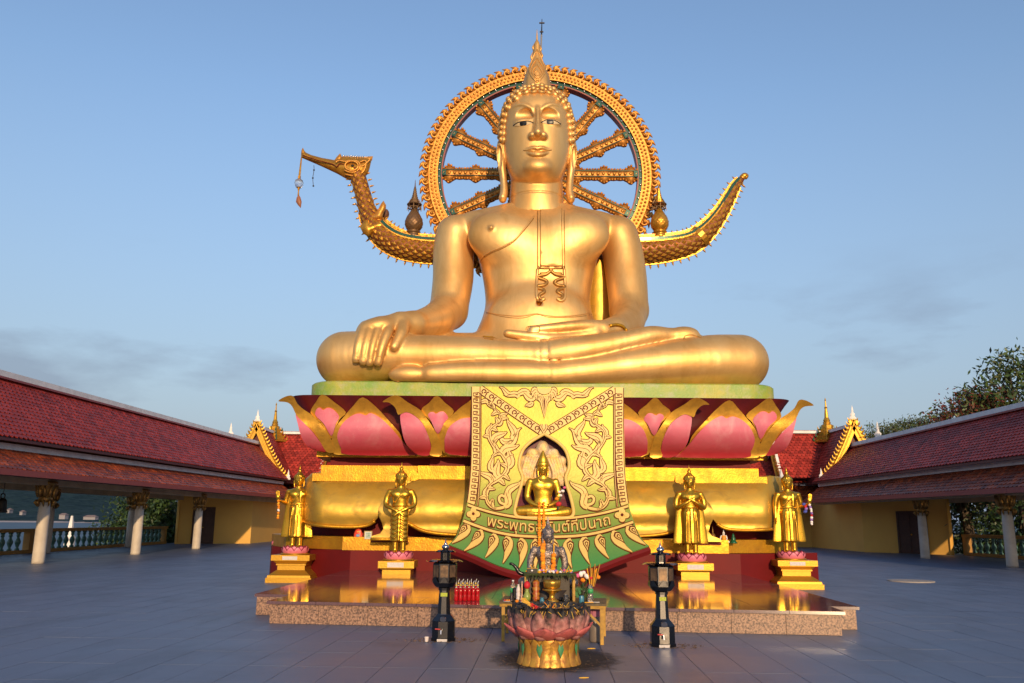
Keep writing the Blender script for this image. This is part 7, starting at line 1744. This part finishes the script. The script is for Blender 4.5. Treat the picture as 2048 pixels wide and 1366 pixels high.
# ================================================================ LOTUS INCENSE POT
M_LP1 = mat('old pink petal', (0.60, 0.30, 0.27), .65, var=.9, vscale=9, c2=(.36, .11, .10), bump=.2, bscale=30)
M_LP2 = mat('red pink petal', (0.52, 0.13, 0.12), .6, var=.9, vscale=8, c2=(.36, .07, .07), bump=.2, dirt=(.8, 9, (.05, .03, .03)))
M_SOOT = mat('soot and ash', (.022, .02, .02), .95, var=.9, vscale=30, c2=(.10, .09, .085), bump=.9, bscale=40)
M_COLG = mat('flaking gold column', (.62, .34, .05), .42, metal=.45, var=.9, vscale=11, c2=(.34, .13, .04), bump=.3); M_PGRN = mat('pot green', (.06, .22, .09), .5)
def soot(m):
    n, l = m.node_tree.nodes, m.node_tree.links; b = n['Principled BSDF']; g = n.new('ShaderNodeNewGeometry'); s_ = n.new('ShaderNodeSeparateXYZ'); nz_ = n.new('ShaderNodeTexNoise'); nz_.inputs['Scale'].default_value = 14; nz_.inputs['Detail'].default_value = 6
    a = n.new('ShaderNodeMath'); a.operation = 'MULTIPLY_ADD'; a.inputs[1].default_value = .42; r = n.new('ShaderNodeMapRange'); r.inputs['From Min'].default_value = .62; r.inputs['From Max'].default_value = .80
    k = n.new('ShaderNodeMix'); k.data_type = 'RGBA'; k.inputs['B'].default_value = (.02, .017, .016, 1); old = b.inputs['Base Color'].links[0].from_socket
    l.new(g.outputs['Position'], s_.inputs[0]); l.new(g.outputs['Position'], nz_.inputs['Vector']); l.new(nz_.outputs['Fac'], a.inputs[0]); l.new(s_.outputs['Z'], a.inputs[2]); l.new(a.outputs[0], r.inputs['Value']); l.new(r.outputs['Result'], k.inputs['Factor']); l.new(old, k.inputs['A']); l.new(k.outputs['Result'], b.inputs['Base Color'])
soot(M_LP1)
pc = gz(1101, 1338); pcx, pcy = pc.x, pc.y + .39
t = thing('lotus_incense_pot', 'big sooty pink lotus incense pot on a gold ribbed foot', 'incense pot', (pcx, pcy, 0))
MB().lathe([(.39, 0), (.395, .02), (.37, .05), (.345, .12), (.34, .24), (.36, .29), (.34, .3)], (pcx, pcy, .002), 32).build('foot', M_COLG, t, smooth=True)
fp = MB(); inflate(fp, spline([(-.062, 0), (.062, 0), (.058, .12), (.07, .2), (.045, .25), (0, .29), (-.045, .25), (-.07, .2), (-.058, .12)], 3, True), lambda x, y, h: (x, -.045 * (1 - y / .15) ** 2 * (1 if y < .15 else .0) - (.05 * ((y - .15) / .14) ** 2 if y > .15 else 0) - h * .7, y), .026, .03, .5); fpm = fp.mesh('foot_petal', M_COLG, True)
fq = MB(); inflate(fq, [(-.05, .16), (0, .05), (.05, .16), (.03, .24), (0, .2), (-.03, .24)], lambda x, y, h: (x, -.03 - h, y), .014, .03, .5); fqm = fq.mesh('green_inlay', M_PGRN, True)
for k in range(18):
    a = 2 * PI * k / 18; inst('foot_petal', fpm, t, (pcx + .352 * cos(a), pcy + .352 * sin(a), .008), (0, 0, a + PI / 2))
    if k % 2 == 0: inst('green_inlay', fqm, t, (pcx + .36 * cos(a + PI / 18), pcy + .36 * sin(a + PI / 18), .06), (0, 0, a + PI / 18 + PI / 2), .8)
MB().lathe([(.30, .28), (.42, .34), (.47, .45), (.46, .56), (.44, .62), (.40, .60), (.37, .57)], (pcx, pcy, 0), 32).build('bowl', M_LP1, t, smooth=True)
def pot_petal(n, r0, z0, z1, out, wdt, m, off, nm='petal', tip=.02):
    for k in range(n):
        a = 2 * PI * (k + off) / n; v = []; f = []; nu, nv = 7, 8
        for j in range(nv + 1):
            tt = j / nv; r = r0 + out * sin(PI * .5 * min(1, tt * 1.25)) + tip * max(0, tt - .7) * 3; z = z0 + (z1 - z0) * tt; w = wdt * (sin(PI * (.16 + .84 * tt)) ** .75 if tt < 1 else 0)
            for i in range(nu):
                u = (i / (nu - 1) - .5) * 2; an = a + u * w / r; rr = r - .045 * u * u
                v.append((pcx + rr * cos(an), pcy + rr * sin(an), z))
        for j in range(nv):
            for i in range(nu - 1): q = j * nu + i; f.append((q, q + 1, q + nu + 1, q + nu))
        o = mk(nm, v, f, m, t, smooth=True); md = o.modifiers.new('thick', 'SOLIDIFY'); md.thickness = .018; md.offset = -1
pot_petal(10, .40, .30, .66, .10, .145, M_LP1, .5, tip=-.01)
pot_petal(10, .43, .29, .63, .10, .13, M_LP1, 0., tip=.0)
pot_petal(10, .33, .27, .44, .205, .185, M_LP2, .25, 'outer_petal', .05)
ab = MB(); rr_ = np.random.default_rng(8); n_, m_ = 40, 8; v, f = [], []
for j in range(m_ + 1):
    for i in range(n_): a = 2 * PI * i / n_; r = .455 * j / m_; v.append((pcx + r * cos(a), pcy + r * sin(a), .60 + .03 * rr_.random() - .05 * (1 - j / m_) + (.02 if j > 6 else 0)))
for j in range(m_):
    for i in range(n_): i2 = (i + 1) % n_; f.append((j * n_ + i, j * n_ + i2, (j + 1) * n_ + i2, (j + 1) * n_ + i))
ab.add(v, f); ab.build('ash_bed', M_SOOT, t)
cr = MB()
for k in range(700):
    a = rr_.uniform(0, 2 * PI); r = .40 + rr_.normal(0, .05); z = .60 + abs(rr_.normal(0, .025)) - (.12 * rr_.random() if r > .44 else 0); s_ = rr_.uniform(.004, .016); x, y = pcx + r * cos(a), pcy + r * sin(a)
    cr.add([(x - s_, y, z), (x, y - s_, z + .004), (x + s_, y, z), (x, y, z + s_)], [(0, 1, 3), (1, 2, 3), (0, 2, 1)])
cr.build('soot_crust', M_SOOT, t, kind='stuff')
for ch in [q for q in bpy.data.objects if q.parent == t]: ch.location.x *= .91; ch.location.y *= .91; ch.scale = (ch.scale.x * .91, ch.scale.y * .91, ch.scale.z)
M_JOSS = mat('joss yellow', (.72, .42, .05), .6); M_JRED = mat('joss red', (.55, .02, .02), .5)
jb = at(1070, 1215, 10.0); t2 = thing('joss_bundle', 'bundle of yellow joss sticks with red ends lying on the lotus pot', 'joss sticks', (jb.x, 10.0, .62))
rj = random.Random(2)
for k in range(26):
    a0, a1 = at(1046 + rj.uniform(-4, 4), 1199 + rj.uniform(-4, 4), 10.1 + rj.uniform(-.03, .03)), at(1064 + rj.uniform(-3, 5), 1212 + rj.uniform(-4, 3), 10.05); MB().tube([a0, a1], .0035, 4).build('stick', M_JOSS, t2)
for k in range(14):
    a0, a1 = at(1062 + rj.uniform(-2, 3), 1210 + rj.uniform(-4, 4), 10.05), at(1080 + rj.uniform(-5, 5), 1219 + rj.uniform(-3, 2), 10.02); MB().tube([a0, a1], .005, 4).build('red_end', M_JRED, t2)
t3 = thing('burnt_joss_sticks', 'scattered burnt joss sticks stuck in the ash of the lotus pot', 'joss sticks', (pcx, pcy, .6))
for k in range(44):
    a = rj.uniform(0, 2 * PI); r = rj.uniform(.05, .43); x, y = pcx + r * cos(a), pcy + r * sin(a); h = rj.uniform(.01, .06); MB().tube([(x, y, .59), (x + rj.uniform(-.09, .09), y + rj.uniform(-.06, .05), .6 + h)], .004, 4).build('stick', (M_JOSS, M_YW, M_JOSS, M_MARI)[k % 4], t3)
for k in range(26):
    a = rj.uniform(-2.6, -.4); r = rj.uniform(.40, .5); x, y = pcx + r * cos(a), pcy + r * sin(a); MB().tube([(x, y, .61), (x + rj.uniform(-.04, .04), y - rj.uniform(.01, .05), .60 - rj.uniform(0, .07))], .0035, 4).build('stick', (M_JOSS, M_YW)[k % 2], t3)
for k in range(5): MB().tube([(pcx - .28 + .015 * k, pcy - .2, .615), (pcx - .14 + .01 * k, pcy - .26, .62)], .01, 5).build('stick', M_JRED, t3)
MB().lathe([(.14, 0), (.15, .01), (.1, .018)], (pcx + .17, pcy - .1, .60), 14).build('wax_puddle', mat('dark red wax', (.2, .01, .025), .3), t3)
# plastic jar behind the table leg
q = gz(1196, 1288); t = thing('pink_jar', 'tall ribbed plastic jar with pink lid standing by the table leg', 'jar', (q.x, q.y + .18, 0))
MB().lathe([(.075, 0), (.08, .02), (.08, .3), (.07, .33)], (q.x - .02, q.y + .18, .003), 16).build('jar', mat('dull plastic', (.25, .2, .16), .4, trans=.3), t, smooth=True); MB().lathe([(.082, .332), (.084, .4), (.07, .41)], (q.x - .02, q.y + .18, .003), 16).build('lid', mat('pink lid', (.4, .13, .2), .5), t)
# soot and grease on the tiles round the pot
def stainmat():
    m = mat('greasy soot stain', (.02, .018, .017), .7); n, l = m.node_tree.nodes, m.node_tree.links; b = n['Principled BSDF']; o = n['Material Output']
    tc_ = n.new('ShaderNodeTexCoord'); ln = n.new('ShaderNodeVectorMath'); ln.operation = 'LENGTH'; nz_ = n.new('ShaderNodeTexNoise'); nz_.inputs['Scale'].default_value = 6; nz_.inputs['Detail'].default_value = 8; nz_.inputs['Roughness'].default_value = .7
    r = n.new('ShaderNodeMapRange'); r.inputs['From Min'].default_value = 1.0; r.inputs['From Max'].default_value = .36; a = n.new('ShaderNodeMath'); a.operation = 'ADD'; r2 = n.new('ShaderNodeMapRange'); r2.inputs['From Min'].default_value = .72; r2.inputs['From Max'].default_value = 1.25; r2.inputs['To Max'].default_value = .92
    tr = n.new('ShaderNodeBsdfTransparent'); mxs = n.new('ShaderNodeMixShader')
    l.new(tc_.outputs['Object'], ln.inputs[0]); l.new(ln.outputs['Value'], r.inputs['Value']); l.new(tc_.outputs['Object'], nz_.inputs['Vector']); l.new(r.outputs['Result'], a.inputs[0]); l.new(nz_.outputs['Fac'], a.inputs[1]); l.new(a.outputs[0], r2.inputs['Value'])
    l.new(r2.outputs['Result'], mxs.inputs['Fac']); l.new(tr.outputs[0], mxs.inputs[1]); l.new(b.outputs[0], mxs.inputs[2]); l.new(mxs.outputs[0], o.inputs['Surface']); return m
so = bpy.data.objects.new('soot_stain', MB().add([(1.1 * cos(a), 1.1 * sin(a), 0) for a in [2 * PI * k / 40 for k in range(40)]], [tuple(range(40))]).mesh('soot_stain', stainmat())); COL.objects.link(so); so.location = (pcx + .1, pcy + .35, .005); so.scale = (.95, 1.25, 1); tag(so, 'black greasy soot stain on the tiles around the lotus pot', 'stain', kind='stuff')
lt = MB(); r_ = np.random.default_rng(15)
for k in range(150):
    a = r_.uniform(0, 2 * PI); d = .42 + abs(r_.normal(0, .16)); w, b = r_.uniform(.004, .02), r_.uniform(0, PI); cx, cy = pcx + d * cos(a), pcy + d * sin(a)
    lt.add([(cx - w * cos(b), cy - w * sin(b), .006), (cx + .004, cy, .012), (cx + w * cos(b), cy + w * sin(b), .006)], [(0, 1, 2)])
tag(lt.build('ash_litter', M_TWIG), 'burnt ash crumbs scattered round the foot of the lotus pot', 'litter', kind='stuff')
for px, py, lab in ((1183, 1299, 'yellow joss stick lying on the tiles beside the lotus pot'), (1168, 1358, 'yellow scrap on the tiles at the picture edge below the lotus pot')):
    q = gz(px, py); t = thing('fallen_scrap', lab, 'scrap', (q.x, q.y, 0)); MB().tube([(q.x - .05, q.y + .01, .009), (q.x, q.y, .012), (q.x + .05, q.y + .03, .009)], [.005, .009, .005], 5).build('stick', M_JOSS, t)
for o_ in bpy.data.objects:
    if o_.parent is None and 'category' in o_ and 'kind' not in o_: o_['kind'] = 'thing'
